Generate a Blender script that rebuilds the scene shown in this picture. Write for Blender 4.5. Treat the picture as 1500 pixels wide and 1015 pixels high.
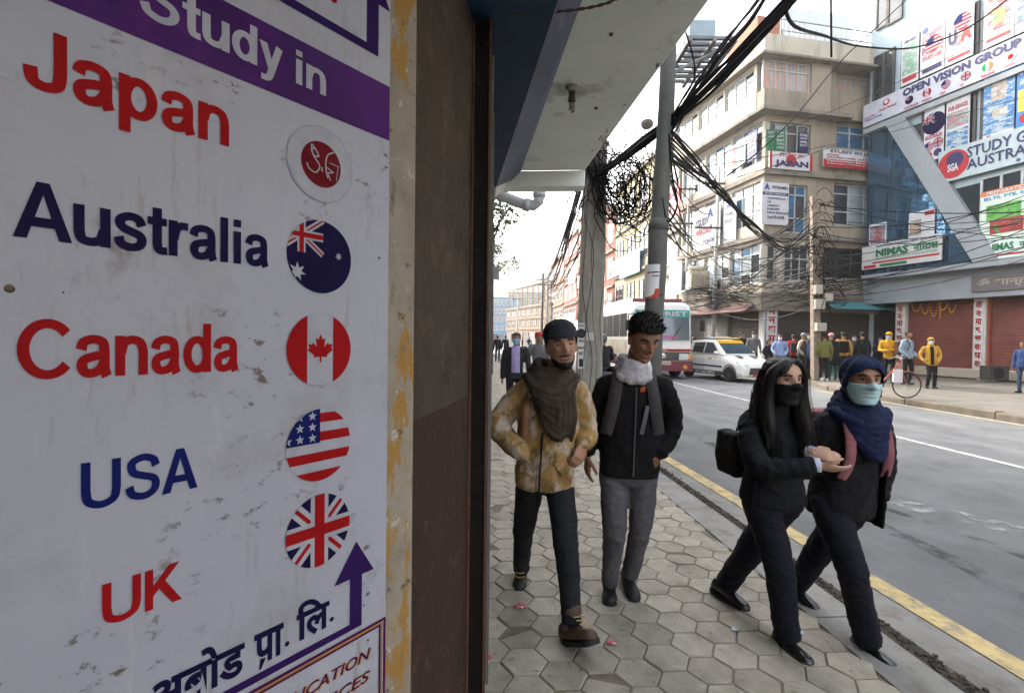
import bpy, bmesh, math, random
from mathutils import Vector, Matrix, noise
R = math.radians
random.seed(7)
rng = random.Random(11)
for o in list(bpy.data.objects): bpy.data.objects.remove(o)
S = bpy.context.scene
COL = S.collection
# ------------------------------------------------------------------ camera
CAMZ = 1.565
FPX, PCX, PCY = 750.0, 750.0, 507.5          # measured on the 1500 x 1015 photograph
PITCH, ROLL = 0.95, 0.7
cam = bpy.data.cameras.new('camera'); camo = bpy.data.objects.new('camera', cam); COL.objects.link(camo)
cam.sensor_width = 36; cam.lens = 18.0; cam.clip_start = 0.05; cam.clip_end = 3000
CROT = Matrix.Rotation(R(90 - PITCH), 3, 'X') @ Matrix.Rotation(R(ROLL), 3, 'Z')
camo.matrix_world = Matrix.Translation((0, 0, CAMZ)) @ CROT.to_4x4()
S.camera = camo
# ------------------------------------------------------------------ sky, sun, exposure
SUN_AZ, SUN_EL = -40.0, 36.0                 # azimuth from +Y towards +X, elevation
w = bpy.data.worlds.new('World'); S.world = w; w.use_nodes = True
nt = w.node_tree; bg = nt.nodes['Background']
sky = nt.nodes.new('ShaderNodeTexSky'); sky.sky_type = 'NISHITA'; sky.sun_disc = False
sky.sun_elevation = R(SUN_EL); sky.sun_rotation = R(SUN_AZ); sky.dust_density = 4; sky.air_density = 1.0; sky.ozone_density = 1.0
hs = nt.nodes.new('ShaderNodeHueSaturation'); hs.inputs['Saturation'].default_value = 0.38
nt.links.new(sky.outputs[0], hs.inputs['Color']); nt.links.new(hs.outputs[0], bg.inputs[0])
bg.inputs[1].default_value = 0.15
sl = bpy.data.lights.new('sun', 'SUN'); sl.energy = 1.3; sl.angle = R(7); sl.color = (1.0, 0.93, 0.82)
so = bpy.data.objects.new('sun', sl); COL.objects.link(so)
sd = Vector((math.sin(R(SUN_AZ)) * math.cos(R(SUN_EL)), math.cos(R(SUN_AZ)) * math.cos(R(SUN_EL)), math.sin(R(SUN_EL))))
so.rotation_euler = sd.to_track_quat('Z', 'Y').to_euler(); so.location = (0, 0, 40)
S.view_settings.view_transform = 'Standard'; S.view_settings.look = 'None'
S.view_settings.exposure = 2.8; S.view_settings.gamma = 1; S.view_settings.use_curve_mapping = False
S.render.engine = 'CYCLES'
S.cycles.max_bounces = 6; S.cycles.transparent_max_bounces = 8; S.cycles.volume_bounces = 0
# ------------------------------------------------------------------ pixel -> direction helpers
CAM = Vector((0, 0, CAMZ))
def ray(px, py):
    return CROT @ Vector(((px - PCX) / FPX, -(py - PCY) / FPX, -1.0))
def at(px, py, Y):
    r = ray(px, py); return CAM + r * (Y / r.y)
def ground(px, py, z=0.0):
    r = ray(px, py); return CAM + r * ((z - CAMZ) / r.z)
class Plane:
    """vertical plane: P0 (x, y), u direction (to the right in the picture)"""
    def __init__(s, P0, d):
        s.P0 = Vector((P0[0], P0[1], 0)); s.d = Vector((d[0], d[1], 0)).normalized()
        s.n = Vector((s.d.y, -s.d.x, 0))
        if s.n.dot(CAM - s.P0) < 0: s.n = -s.n
    def hit(s, px, py):
        r = ray(px, py); t = (s.P0 - CAM).dot(s.n) / r.dot(s.n); p = CAM + r * t
        return (p - s.P0).dot(s.d), p.z
    def pt(s, u, z, off=0.0):
        return s.P0 + s.d * u + s.n * off + Vector((0, 0, z))
# ------------------------------------------------------------------ object helpers
def tag(o, label=None, cat=None, group=None, kind=None):
    if label: o['label'] = label
    if cat: o['category'] = cat
    if group: o['group'] = group
    if kind: o['kind'] = kind
    return o
ORG = {}
def thing(name, loc, label, cat, group=None, kind=None):
    o = bpy.data.objects.new(name, None); COL.objects.link(o); o.location = loc; o.empty_display_size = 0.1
    ORG[o.name] = Vector(loc)
    return tag(o, label, cat, group, kind)
def link_mesh(name, me, mats, parent=None, org=None):
    o = bpy.data.objects.new(name, me); COL.objects.link(o)
    if not isinstance(mats, (list, tuple)): mats = [mats]
    for m in mats: me.materials.append(m)
    if parent is not None:
        o.parent = parent; ORG[o.name] = ORG[parent.name]
        base = ORG[parent.name]
        me.transform(Matrix.Translation(-base))
    else:
        if org is None:
            xs = [v.co.x for v in me.vertices]; ys = [v.co.y for v in me.vertices]; zs = [v.co.z for v in me.vertices]
            org = Vector(((min(xs) + max(xs)) / 2, (min(ys) + max(ys)) / 2, min(zs)))
        org = Vector(org); me.transform(Matrix.Translation(-org)); o.location = org; ORG[o.name] = org
    return o
class MB:
    def __init__(s): s.v = []; s.f = []; s.m = []
    def add(s, vs, fs, mi=0):
        b = len(s.v); s.v += [Vector(p) for p in vs]; s.f += [[b + i for i in f] for f in fs]; s.m += [mi] * len(fs); return s
    def obox(s, o, a, b, c, mi=0):
        o, a, b, c = Vector(o), Vector(a), Vector(b), Vector(c)
        if a.cross(b).dot(c) < 0: a, b = b, a
        vs = [o, o + a, o + a + b, o + b, o + c, o + a + c, o + a + b + c, o + b + c]
        return s.add(vs, [[3, 2, 1, 0], [4, 5, 6, 7], [0, 1, 5, 4], [1, 2, 6, 5], [2, 3, 7, 6], [3, 0, 4, 7]], mi)
    def box(s, x0, x1, y0, y1, z0, z1, mi=0):
        return s.obox((x0, y0, z0), (x1 - x0, 0, 0), (0, y1 - y0, 0), (0, 0, z1 - z0), mi)
    def pbox(s, P, u0, u1, z0, z1, o0, o1, mi=0):
        """box on a Plane between offsets o0..o1"""
        return s.obox(P.pt(u0, z0, o0), P.d * (u1 - u0), P.n * (o1 - o0), Vector((0, 0, z1 - z0)), mi)
    def quad(s, *p, mi=0): return s.add(p, [list(range(len(p)))], mi)
    def prism(s, poly, vec, mi=0):
        n = len(poly); vec = Vector(vec); a = [Vector(p) for p in poly]
        nn = Vector((0, 0, 0))
        for i in range(n): nn += a[i].cross(a[(i + 1) % n])
        if nn.dot(vec) < 0: a.reverse()
        return s.add(a + [p + vec for p in a], [list(range(n))[::-1], list(range(n, 2 * n))] + [[i, (i + 1) % n, n + (i + 1) % n, n + i] for i in range(n)], mi)
    def loft(s, rings, cap=True, mi=0, closed=True):
        n = len(rings[0]); vs = [p for r in rings for p in r]; fs = []
        for k in range(len(rings) - 1):
            for i in range(n if closed else n - 1):
                j = (i + 1) % n; fs.append([k * n + i, k * n + j, (k + 1) * n + j, (k + 1) * n + i])
        if cap and closed: fs.append(list(range(n))[::-1]); fs.append([(len(rings) - 1) * n + i for i in range(n)])
        return s.add(vs, fs, mi)
    def tube(s, pts, r, n=6, cap=True, mi=0, round_end=False):
        pts = [Vector(p) for p in pts]
        if not isinstance(r, (list, tuple)): r = [r] * len(pts)
        r = list(r)
        if round_end:
            d0 = (pts[0] - pts[1]).normalized(); d1 = (pts[-1] - pts[-2]).normalized()
            a, ra = pts[0], r[0]; b, rb = pts[-1], r[-1]
            pre = [(a + d0 * ra * math.sin(t), ra * math.cos(t)) for t in (1.4, 1.0, .5)]
            post = [(b + d1 * rb * math.sin(t), rb * math.cos(t)) for t in (.5, 1.0, 1.4)]
            pts = [p for p, _ in pre] + pts + [p for p, _ in post]; r = [q for _, q in pre] + r + [q for _, q in post]
        rings = []; up = None
        for i, p in enumerate(pts):
            t = (pts[min(i + 1, len(pts) - 1)] - pts[max(i - 1, 0)]).normalized()
            if up is None:
                up = Vector((0, 0, 1)) if abs(t.z) < .9 else Vector((0, 1, 0))
            x = up.cross(t)
            if x.length < 1e-5: x = Vector((1, 0, 0)).cross(t)
            x.normalize(); y = t.cross(x); up = y
            rings.append([p + x * (math.cos(2 * math.pi * k / n) * r[i]) + y * (math.sin(2 * math.pi * k / n) * r[i]) for k in range(n)])
        return s.loft(rings, cap, mi)
    def lathe(s, o, axis, prof, n=16, mi=0):
        """prof: list of (radius, height along axis)"""
        o = Vector(o); a = Vector(axis).normalized(); x = a.orthogonal().normalized(); y = a.cross(x)
        return s.loft([[o + a * h + (x * math.cos(2 * math.pi * k / n) + y * math.sin(2 * math.pi * k / n)) * max(r, 1e-4) for k in range(n)] for r, h in prof], True, mi)
    def ball(s, c, rx, ry=None, rz=None, n=10, m=7, X=None, Y=None, Z=None, mi=0):
        ry = ry or rx; rz = rz or rx; c = Vector(c)
        X = X or Vector((1, 0, 0)); Y = Y or Vector((0, 1, 0)); Z = Z or Vector((0, 0, 1))
        rings = []
        for j in range(m + 1):
            ph = -math.pi / 2 + math.pi * (j + .02) / (m + .04)
            rings.append([c + X * (rx * math.cos(ph) * math.cos(2 * math.pi * k / n)) + Y * (ry * math.cos(ph) * math.sin(2 * math.pi * k / n)) + Z * (rz * math.sin(ph)) for k in range(n)])
        return s.loft(rings, True, mi)
    def build(s, name, mats, parent=None, smooth=False, org=None, bevel=0, seg=2):
        me = bpy.data.meshes.new(name); me.from_pydata(s.v, [], s.f)
        if any(s.m):
            for p, i in zip(me.polygons, s.m): p.material_index = i
        if smooth:
            for p in me.polygons: p.use_smooth = True
        me.update()
        o = link_mesh(name, me, mats, parent, org)
        if bevel:
            b = o.modifiers.new('bevel', 'BEVEL'); b.width = bevel; b.segments = seg; b.limit_method = 'ANGLE'; b.angle_limit = R(40)
        return o
# ------------------------------------------------------------------ materials
def srgb(r, g, b):
    f = lambda c: ((c / 255) / 12.92 if c / 255 <= .04045 else ((c / 255 + .055) / 1.055) ** 2.4)
    return (f(r), f(g), f(b))
MATS = {}
def mat(name, col, rough=.75, metal=0, var=.12, scale=5, bump=0.0, bscale=60, spec=.35, rnd=0.0, stain=None, stretch=None, alpha_wear=None, bdist=.01):
    """procedural material: noise-varied colour, optional stains (colour, scale, threshold, softness), per-object random tone"""
    if name in MATS: return MATS[name]
    m = bpy.data.materials.new(name); MATS[name] = m; m.use_nodes = True
    N, L = m.node_tree.nodes, m.node_tree.links; b = N['Principled BSDF']
    tc = N.new('ShaderNodeTexCoord'); co = tc.outputs['Object']
    if stretch:
        mp = N.new('ShaderNodeMapping'); mp.inputs['Scale'].default_value = stretch; L.new(co, mp.inputs[0]); co = mp.outputs[0]
    n1 = N.new('ShaderNodeTexNoise'); n1.inputs['Scale'].default_value = scale; n1.inputs['Detail'].default_value = 8; n1.inputs['Roughness'].default_value = .62
    L.new(co, n1.inputs['Vector'])
    rp = N.new('ShaderNodeValToRGB'); L.new(n1.outputs[0], rp.inputs[0])
    rp.color_ramp.elements[0].position = .3; rp.color_ramp.elements[1].position = .7
    rp.color_ramp.elements[0].color = [c * (1 - var) for c in col] + [1]
    rp.color_ramp.elements[1].color = [min(1, c * (1 + var)) for c in col] + [1]
    out = rp.outputs[0]
    for st in (stain or []):
        sc, sscale, th, soft = st[:4]
        n2 = N.new('ShaderNodeTexNoise'); n2.inputs['Scale'].default_value = sscale; n2.inputs['Detail'].default_value = 10; n2.inputs['Roughness'].default_value = .68
        if len(st) > 4:
            mp2 = N.new('ShaderNodeMapping'); mp2.inputs['Scale'].default_value = st[4]; mp2.inputs['Location'].default_value = (3.1, 1.7, .4); L.new(tc.outputs['Object'], mp2.inputs[0]); L.new(mp2.outputs[0], n2.inputs['Vector'])
        else: L.new(co, n2.inputs['Vector'])
        mr = N.new('ShaderNodeMapRange'); mr.inputs[1].default_value = th; mr.inputs[2].default_value = th + soft; L.new(n2.outputs[0], mr.inputs[0])
        mr.inputs[4].default_value = st[5] if len(st) > 5 else 1.0
        fac = mr.outputs[0]
        if len(st) > 6:          # second, larger noise keeps the stain to irregular patches
            n5 = N.new('ShaderNodeTexNoise'); n5.inputs['Scale'].default_value = st[6][0]; n5.inputs['Detail'].default_value = 4; mp5 = N.new('ShaderNodeMapping'); mp5.inputs['Location'].default_value = (7.7, 2.9, st[6][2] if len(st[6]) > 2 else 5.3); L.new(tc.outputs['Object'], mp5.inputs[0]); L.new(mp5.outputs[0], n5.inputs['Vector'])
            m5 = N.new('ShaderNodeMapRange'); m5.inputs[1].default_value = st[6][1]; m5.inputs[2].default_value = st[6][1] + .1; L.new(n5.outputs[0], m5.inputs[0]); mu = N.new('ShaderNodeMath'); mu.operation = 'MULTIPLY'; L.new(fac, mu.inputs[0]); L.new(m5.outputs[0], mu.inputs[1]); fac = mu.outputs[0]
        mx = N.new('ShaderNodeMix'); mx.data_type = 'RGBA'; L.new(fac, mx.inputs[0]); L.new(out, mx.inputs[6]); mx.inputs[7].default_value = list(sc) + [1]
        out = mx.outputs[2]
    if rnd:
        oi = N.new('ShaderNodeObjectInfo'); mr = N.new('ShaderNodeMapRange'); mr.inputs[3].default_value = 1 - rnd; mr.inputs[4].default_value = 1 + rnd
        L.new(oi.outputs['Random'], mr.inputs[0]); mx = N.new('ShaderNodeVectorMath'); mx.operation = 'SCALE'; L.new(out, mx.inputs[0]); L.new(mr.outputs[0], mx.inputs['Scale']); out = mx.outputs[0]
    L.new(out, b.inputs['Base Color'])
    b.inputs['Roughness'].default_value = rough; b.inputs['Metallic'].default_value = metal; b.inputs['Specular IOR Level'].default_value = spec
    if bump:
        n3 = N.new('ShaderNodeTexNoise'); n3.inputs['Scale'].default_value = bscale; n3.inputs['Detail'].default_value = 6; L.new(co, n3.inputs['Vector'])
        bp = N.new('ShaderNodeBump'); bp.inputs['Strength'].default_value = bump; bp.inputs['Distance'].default_value = bdist; L.new(n3.outputs[0], bp.inputs['Height']); L.new(bp.outputs[0], b.inputs['Normal'])
    if alpha_wear:
        th, sc = alpha_wear[:2]
        n4 = N.new('ShaderNodeTexNoise'); n4.inputs['Scale'].default_value = sc; n4.inputs['Detail'].default_value = 12; n4.inputs['Roughness'].default_value = .75; L.new(tc.outputs['Object'], n4.inputs['Vector'])
        mr = N.new('ShaderNodeMapRange'); mr.inputs[1].default_value = th; mr.inputs[2].default_value = th + .12; L.new(n4.outputs[0], mr.inputs[0])
        mr.inputs[4].default_value = alpha_wear[2] if len(alpha_wear) > 2 else 1
        L.new(mr.outputs[0], b.inputs['Alpha'])
    return m
def glass(name, col=(.02, .03, .04), rough=.06, alpha=1.0):
    if name in MATS: return MATS[name]
    m = mat(name, col, rough, var=.3, scale=.7, spec=.8, bump=.03, bscale=1.5); return m
# ------------------------------------------------------------------ lettering
TXT = {}
def text2d(s, off=0.0, res=3):
    k = (s, off, res)
    if k not in TXT:
        c = bpy.data.curves.new('t', 'FONT'); c.body = s; c.offset = off; c.resolution_u = res; c.fill_mode = 'FRONT'
        o = bpy.data.objects.new('t', c); me = bpy.data.meshes.new_from_object(o)
        vs = [(v.co.x, v.co.y) for v in me.vertices]; fs = [list(p.vertices) for p in me.polygons]
        bpy.data.objects.remove(o); bpy.data.curves.remove(c); bpy.data.meshes.remove(me)
        x0 = min(v[0] for v in vs); x1 = max(v[0] for v in vs); y0 = min(v[1] for v in vs); y1 = max(v[1] for v in vs)
        TXT[k] = ([((x - x0) / (x1 - x0), (y - y0) / (y1 - y0)) for x, y in vs], fs)
    return TXT[k]
def text_on(mb, s, P, u0, z0, u1, z1, off, bold=.02, shear=0.0, mi=0, res=3):
    """fit the string's bounding box to the rectangle (u0,z0)-(u1,z1) of Plane P at distance off"""
    vs, fs = text2d(s, bold, res)
    mb.add([P.pt(u0 + (u1 - u0) * x + shear * (z1 - z0) * (y - .5), z0 + (z1 - z0) * y, off) for x, y in vs], fs, mi)
    return mb

# bold grotesque letters drawn with a broad pen (stem .145, thin .112; cap height .72)
def _arc(cx, cy, rx, ry, a0, a1, n=22): return [(cx + rx * math.cos(R(a0 + (a1 - a0) * k / n)), cy + ry * math.sin(R(a0 + (a1 - a0) * k / n))) for k in range(n + 1)]
def _cm(P, n=6):
    out = []
    for i in range(len(P) - 1):
        a, b, c, d = [Vector(P[j]) for j in (max(i - 1, 0), i, i + 1, min(i + 2, len(P) - 1))]
        for k in range(n):
            t = k / n; q = .5 * ((2 * b) + (c - a) * t + (2 * a - 5 * b + 4 * c - d) * t * t + (3 * b - a - 3 * c + d) * t ** 3); out.append((q.x, q.y))
    out.append(tuple(P[-1])); return out
_st = lambda x, a, b: ('p', [(x - .0725, a), (x + .0725, a), (x + .0725, b), (x - .0725, b)])
_el = lambda cx: ('l', _arc(cx, .265, .172, .217, 0, 360, 36))
GLY = {
 'a': (.53, [('l', _cm([(.075, .35), (.11, .445), (.24, .482), (.36, .445), (.388, .34), (.388, .14), (.405, .055), (.425, .0)])), ('l', _cm([(.388, .285), (.24, .262), (.115, .22), (.085, .14), (.12, .07), (.2, .047), (.31, .085), (.388, .19)]))]),
 'd': (.55, [_el(.25), _st(.43, 0, .72)]), 'p': (.55, [_el(.262), _st(.082, -.2, .53)]),
 'n': (.54, [_st(.082, 0, .53), ('l', _cm([(.095, .30), (.14, .43), (.26, .477), (.38, .44), (.425, .32)]) + [(.425, 0)])]),
 'u': (.54, [_st(.43, 0, .53), ('l', [(.085, .53)] + _cm([(.085, .2), (.12, .085), (.24, .052), (.36, .095), (.41, .22)]))]),
 't': (.33, [('l', [(.16, .67)] + _cm([(.16, .16), (.18, .075), (.235, .052), (.315, .055)])), ('p', [(.01, .42), (.31, .42), (.31, .53), (.01, .53)])]),
 'i': (.25, [_st(.095, 0, .53), _st(.095, .6, .72)]), 'l': (.25, [_st(.095, 0, .72)]),
 'r': (.35, [_st(.082, 0, .53), ('l', _cm([(.10, .26), (.14, .41), (.22, .462), (.33, .462)]))]),
 's': (.48, [('l', _cm([(.40, .36), (.36, .45), (.24, .482), (.115, .44), (.095, .37), (.14, .31), (.25, .272), (.375, .225), (.405, .15), (.365, .08), (.24, .047), (.11, .085), (.07, .18)]))]),
 'y': (.50, [('p', [(0, .53), (.155, .53), (.31, .07), (.2, .0)]), ('l', [(.42, .53), (.265, .06)] + _cm([(.245, .0), (.2, -.11), (.13, -.148), (.035, -.145)]))]),
 'J': (.50, [('l', [(.38, .72)] + _cm([(.38, .24), (.35, .1), (.225, .052), (.10, .1), (.075, .25)]))]),
 'A': (.69, [('p', [(0, 0), (.155, 0), (.345, .565), (.42, .72), (.265, .72)]), ('p', [(.69, 0), (.42, .72), (.265, .72), (.345, .565), (.53, 0)]), ('p', [(.18, .155), (.50, .155), (.47, .275), (.22, .275)])]),
 'C': (.71, [('l', _arc(.365, .36, .29, .31, 38, 322, 34))]),
 'S': (.65, [('l', _cm([(.54, .51), (.49, .62), (.32, .672), (.145, .62), (.115, .52), (.17, .43), (.32, .375), (.49, .315), (.54, .21), (.48, .1), (.32, .047), (.13, .1), (.075, .23)]))]),
 'U': (.70, [('l', [(.085, .72)] + _cm([(.085, .28), (.13, .12), (.325, .052), (.52, .12), (.565, .28)]) + [(.565, .72)])]),
 'K': (.68, [_st(.075, 0, .72), ('p', [(.14, .24), (.45, .72 - .12), (.56, .72), (.395, .72), (.14, .425)]), ('p', [(.235, .40), (.36, .48), (.66, 0), (.48, 0)])]),
 ' ': (.28, [])}
GLY['K'] = (.68, [_st(.075, 0, .72), ('p', [(.14, .22), (.62, .72), (.435, .72), (.14, .41)]), ('p', [(.245, .34), (.36, .45), (.67, 0), (.49, 0)])])
def bold_text(s):
    """returns polygons (x, y) of the string, normalised to its bounding box"""
    polys = []; x = 0
    for ch in s:
        adv, strokes = GLY[ch]
        for kind, P in strokes:
            if kind == 'p': polys.append([[(x + a, b) for a, b in P]]); continue
            segs = []; n = len(P); L, Q = [], []
            closed = (Vector(P[0]) - Vector(P[-1])).length < 1e-4
            for i, p in enumerate(P):
                a = P[i - 1] if i else (P[-2] if closed else P[0]); b = P[i + 1] if i < n - 1 else (P[1] if closed else P[-1])
                t = (Vector(b) - Vector(a)).normalized(); nx, ny = -t.y, t.x; hw = math.hypot(nx * .0725, ny * .056)
                L.append((x + p[0] + nx * hw, p[1] + ny * hw)); Q.append((x + p[0] - nx * hw, p[1] - ny * hw))
            polys.append([[L[i], Q[i], Q[i + 1], L[i + 1]] for i in range(n - 1)])
        x += adv
    xs = [p[0] for g in polys for q in g for p in q]; ys = [p[1] for g in polys for q in g for p in q]
    x0, x1, y0, y1 = min(xs), max(xs), min(ys), max(ys)
    return [[[((a - x0) / (x1 - x0), (b - y0) / (y1 - y0)) for a, b in q] for q in g] for g in polys]
# ================================================================== SETTING: ground, road, pavements
m_earth = mat('earth', (.10, .09, .075), .95, var=.3, scale=3, bump=.5, bscale=30)
m_asph = mat('asphalt', (.135, .138, .142), .88, var=.28, scale=1.3, bump=.8, bscale=190, spec=.3,
             stain=[((.20, .20, .195), 1.1, .52, .2, (1.2, .12, 1)), ((.085, .085, .088), .9, .56, .15, (.9, .07, 1), .7), ((.22, .21, .195), 60, .60, .1), ((.06, .06, .062), 75, .60, .08), ((.2, .19, .175), 7, .66, .05)])
m_apron = mat('gutter_concrete', (.20, .195, .18), .9, var=.2, scale=3, bump=.4, bscale=90, stain=[((.11, .10, .085), 2.5, .52, .15), ((.27, .26, .24), 6, .62, .08)])
m_bed = mat('paver_joint_dirt', (.15, .128, .095), .95, var=.35, scale=20, bump=.5, bscale=60)
m_paver = mat('paver_concrete', (.315, .288, .235), .85, var=.20, scale=9, bump=.5, bscale=55, rnd=.15, spec=.3,
              stain=[((.17, .15, .115), 1.1, .50, .2, (1, 1, 1), .7), ((.17, .155, .125), 4, .52, .16), ((.36, .345, .30), 16, .60, .08), ((.10, .09, .07), 11, .66, .05), ((.19, .12, .09), 2.3, .66, .1, (1, 1, 1), .6)])
m_kerb = mat('kerb_concrete', (.24, .235, .215), .88, var=.2, scale=6, bump=.4, bscale=60, rnd=.08, stain=[((.12, .11, .09), 3, .55, .15), ((.16, .13, .09), 14, .63, .06)])
m_yellow = mat('road_paint_yellow', (.46, .355, .16), .8, var=.22, scale=14, bump=.3, bscale=150, alpha_wear=(.30, 7), stain=[((.27, .24, .18), 9, .50, .12)])
m_white = mat('road_paint_white', (.48, .48, .46), .8, var=.15, scale=12, alpha_wear=(.36, 8), stain=[((.25, .25, .24), 9, .56, .12)])
m_faded = mat('road_paint_faded', (.36, .37, .37), .85, var=.2, scale=12, alpha_wear=(.47, 5, .6))
ROADZ = -0.035
FARZ = 0.12
mb = MB(); mb.quad((-1500, -300, -.14), (1500, -300, -.14), (1500, 2500, -.14), (-1500, 2500, -.14)); tag(mb.build('ground', m_earth, org=(0, 0, 0)), kind='structure')
def g2(px, py, z=0.0): p = ground(px, py, z); return Vector((p.x, p.y, 0))
ka, kb, kc = g2(1420, 1015), g2(1000, 712), g2(737, 530)
# near kerb as a polyline from behind the camera to the far end
d0 = (ka - kb).normalized(); d1 = (kc - kb).normalized()
KERB = [kb + d0 * 9, kb + d0 * 3.2, kb, kb + d1 * 12, kb + d1 * 40, kb + d1 * 95]
SDIR = (kb - ka).normalized()                 # walking direction of the near pavement
SNOR = Vector((SDIR.y, -SDIR.x, 0))           # towards the road
def kerb_x(y):
    for a, b in zip(KERB, KERB[1:]):
        if a.y <= y <= b.y: return a.x + (b.x - a.x) * (y - a.y) / (b.y - a.y)
    return KERB[0].x if y < KERB[0].y else KERB[-1].x
def V3(p, z): return Vector((p.x, p.y, z))
# far kerb line
fa, fb = g2(1500, 621, ROADZ), g2(1345, 596, ROADZ)
fd = (fb - fa).normalized()
FK = [fa - fd * 9, fa, fb, g2(1232, 577, ROADZ), g2(1172, 561, ROADZ)]
FK += [FK[-1] + Vector((-.6, 1.5, 0)), FK[-1] + Vector((-1.9, 10, 0)), FK[-1] + Vector((-6.5, 75, 0))]
# road sheet: spans well under both pavements
mb = MB()
ys = [-9, -4, 0, 4, 8, 12, 18, 25, 35, 50, 70, 100, 160]
lft = [Vector((-1.5 - max(0, y) * .06, y, ROADZ)) for y in ys]; rgt = [Vector((24, y, ROADZ)) for y in ys]
mb.loft([[a, b] for a, b in zip(lft, rgt)], cap=False, closed=False); road = tag(mb.build('road', m_asph, org=(0, 0, 0)), kind='structure')
# concrete gutter apron beside the near kerb
def strip(name, m, pts, w0, w1, z, parent=None, kind='structure', step=None):
    mb = MB(); rings = []
    for i, p in enumerate(pts):
        t = (pts[min(i + 1, len(pts) - 1)] - pts[max(i - 1, 0)]).normalized(); n = Vector((t.y, -t.x, 0))
        rings.append([V3(p + n * w0, z), V3(p + n * w1, z)])
    mb.loft(rings, cap=False, closed=False)
    o = mb.build(name, m, parent)
    if kind and parent is None: o['kind'] = kind
    return o
strip('gutter_apron', m_apron, KERB, -.3, .42, ROADZ + .006)
# dirt collected in the gutter
m_gdirt = mat('gutter_dirt', (.045, .038, .03), .95, var=.4, scale=18, bump=.6, bscale=50, alpha_wear=(.36, 9))
strip('gutter_dirt_strip', m_gdirt, KERB, -.02, .115, ROADZ + .011)
mb = MB(); gr = random.Random(3)
def along(poly, s):
    for a, b in zip(poly, poly[1:]):
        l = (b - a).length
        if s <= l: return a + (b - a) * (s / l), (b - a).normalized()
        s -= l
    return poly[-1], (poly[-1] - poly[-2]).normalized()
for i in range(2200):
    p, t = along(KERB, 4.5 + gr.random() ** 1.6 * 16); n = Vector((t.y, -t.x, 0))
    c = p + n * (gr.gauss(.065, .026)); s = gr.uniform(.004, .016)
    if (c - p).dot(n) < .004: c = p + n * .006
    mb.ball(V3(c, ROADZ + .008 + s * .3), s, s * gr.uniform(.6, 1.2), s * .6, n=5, m=3)
tag(mb.build('gutter_dirt', m_gdirt, org=(0, 0, 0)), 'dark dirt and crumbs lying in the kerb gutter', 'dirt', kind='stuff')
# ---- near pavement: bed, pavers, kerb stones
mb = MB(); rings = []
for p in KERB: rings.append([Vector((-9, p.y, -.009)), V3(p - Vector((.12, 0, 0)), -.009)])
mb.loft(rings, cap=False, closed=False); walk = tag(mb.build('pavement', m_bed, org=(0, 0, 0)), kind='structure')
HS = .1175; HW = .2035                       # hexagon: side, width across flats
def hex_mesh():
    mb = MB(); r0, r1, r2 = HS - .0035, HS - .009, HS - .002
    top = [Vector((math.cos(R(60 * k)) * r1, math.sin(R(60 * k)) * r1, 0)) for k in range(6)]
    mid = [Vector((math.cos(R(60 * k)) * r0, math.sin(R(60 * k)) * r0, -.006)) for k in range(6)]
    bot = [Vector((math.cos(R(60 * k)) * r2, math.sin(R(60 * k)) * r2, -.05)) for k in range(6)]
    mb.loft([bot, mid, top]); me = bpy.data.meshes.new('paver'); me.from_pydata(mb.v, [], mb.f); me.materials.append(m_paver); return me
hexm = hex_mesh()
org = ka - SDIR * 1.2 - SNOR * .27
ang = math.atan2(SNOR.y, SNOR.x)
cells = []
for c in range(0, 34):
    for r in range(-8, 260):
        p = org - SNOR * (HS * .99 + c * HS * 1.5) + SDIR * (r * HW + (c % 2) * HW / 2)
        if p.y < .6 or p.y > 45 or p.x > kerb_x(p.y) - .30 or p.x < -.16 - p.y * .055: continue
        cells.append(p)
def in_view(p):
    v = CROT.transposed() @ (V3(p, 0) - CAM)
    if v.z > -.5: return False
    x = v.x / -v.z * FPX + PCX; y = -v.y / -v.z * FPX + PCY
    return 690 < x < 1560 and y < 1050
vis = sorted([p for p in cells if in_view(p)], key=lambda p: p.length)
near = vis[:300]; nearset = set((p.x, p.y) for p in near)
pr = random.Random(5)
for p in near:
    o = bpy.data.objects.new('paver', hexm); COL.objects.link(o); o.parent = walk
    bad = pr.random() < .16; o.location = (p.x, p.y, pr.gauss(-.002, .0016) - (.004 if bad else 0)); o.rotation_euler = (pr.gauss(0, .024 if bad else .006), pr.gauss(0, .024 if bad else .006), ang + pr.gauss(0, .008) + pr.randrange(6) * math.pi / 3)
mb = MB(); hv = [v.co.copy() for v in hexm.vertices]; hf = [list(f.vertices) for f in hexm.polygons]
for p in cells:
    if (p.x, p.y) in nearset or p.y < -2: continue
    rm = Matrix.Rotation(ang, 3, 'Z'); dz = pr.gauss(-.002, .0015)
    mb.add([rm @ v + Vector((p.x, p.y, dz)) for v in hv], hf)
tag(mb.build('paver', m_paver, walk), kind='stuff')
# kerb stones
s = 0.0
total = sum((b - a).length for a, b in zip(KERB, KERB[1:]))
kr = random.Random(9)
while s < 42:
    L_ = .92
    p0, t0 = along(KERB, s); p1, t1 = along(KERB, s + L_ - .012); n0 = Vector((t0.y, -t0.x, 0)); n1 = Vector((t1.y, -t1.x, 0))
    j = kr.gauss(0, .004); z = kr.gauss(.002, .002)
    W = .30
    prof = lambda p, n: [V3(p - n * W, -.12), V3(p + n * j, -.12), V3(p + n * j, z - .018), V3(p + n * (j - .016), z), V3(p - n * W, z)]
    mb = MB(); mb.loft([prof(p0, n0), prof(p1, n1)]); mb.build('kerb_stone', m_kerb, walk)
    s += L_
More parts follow.
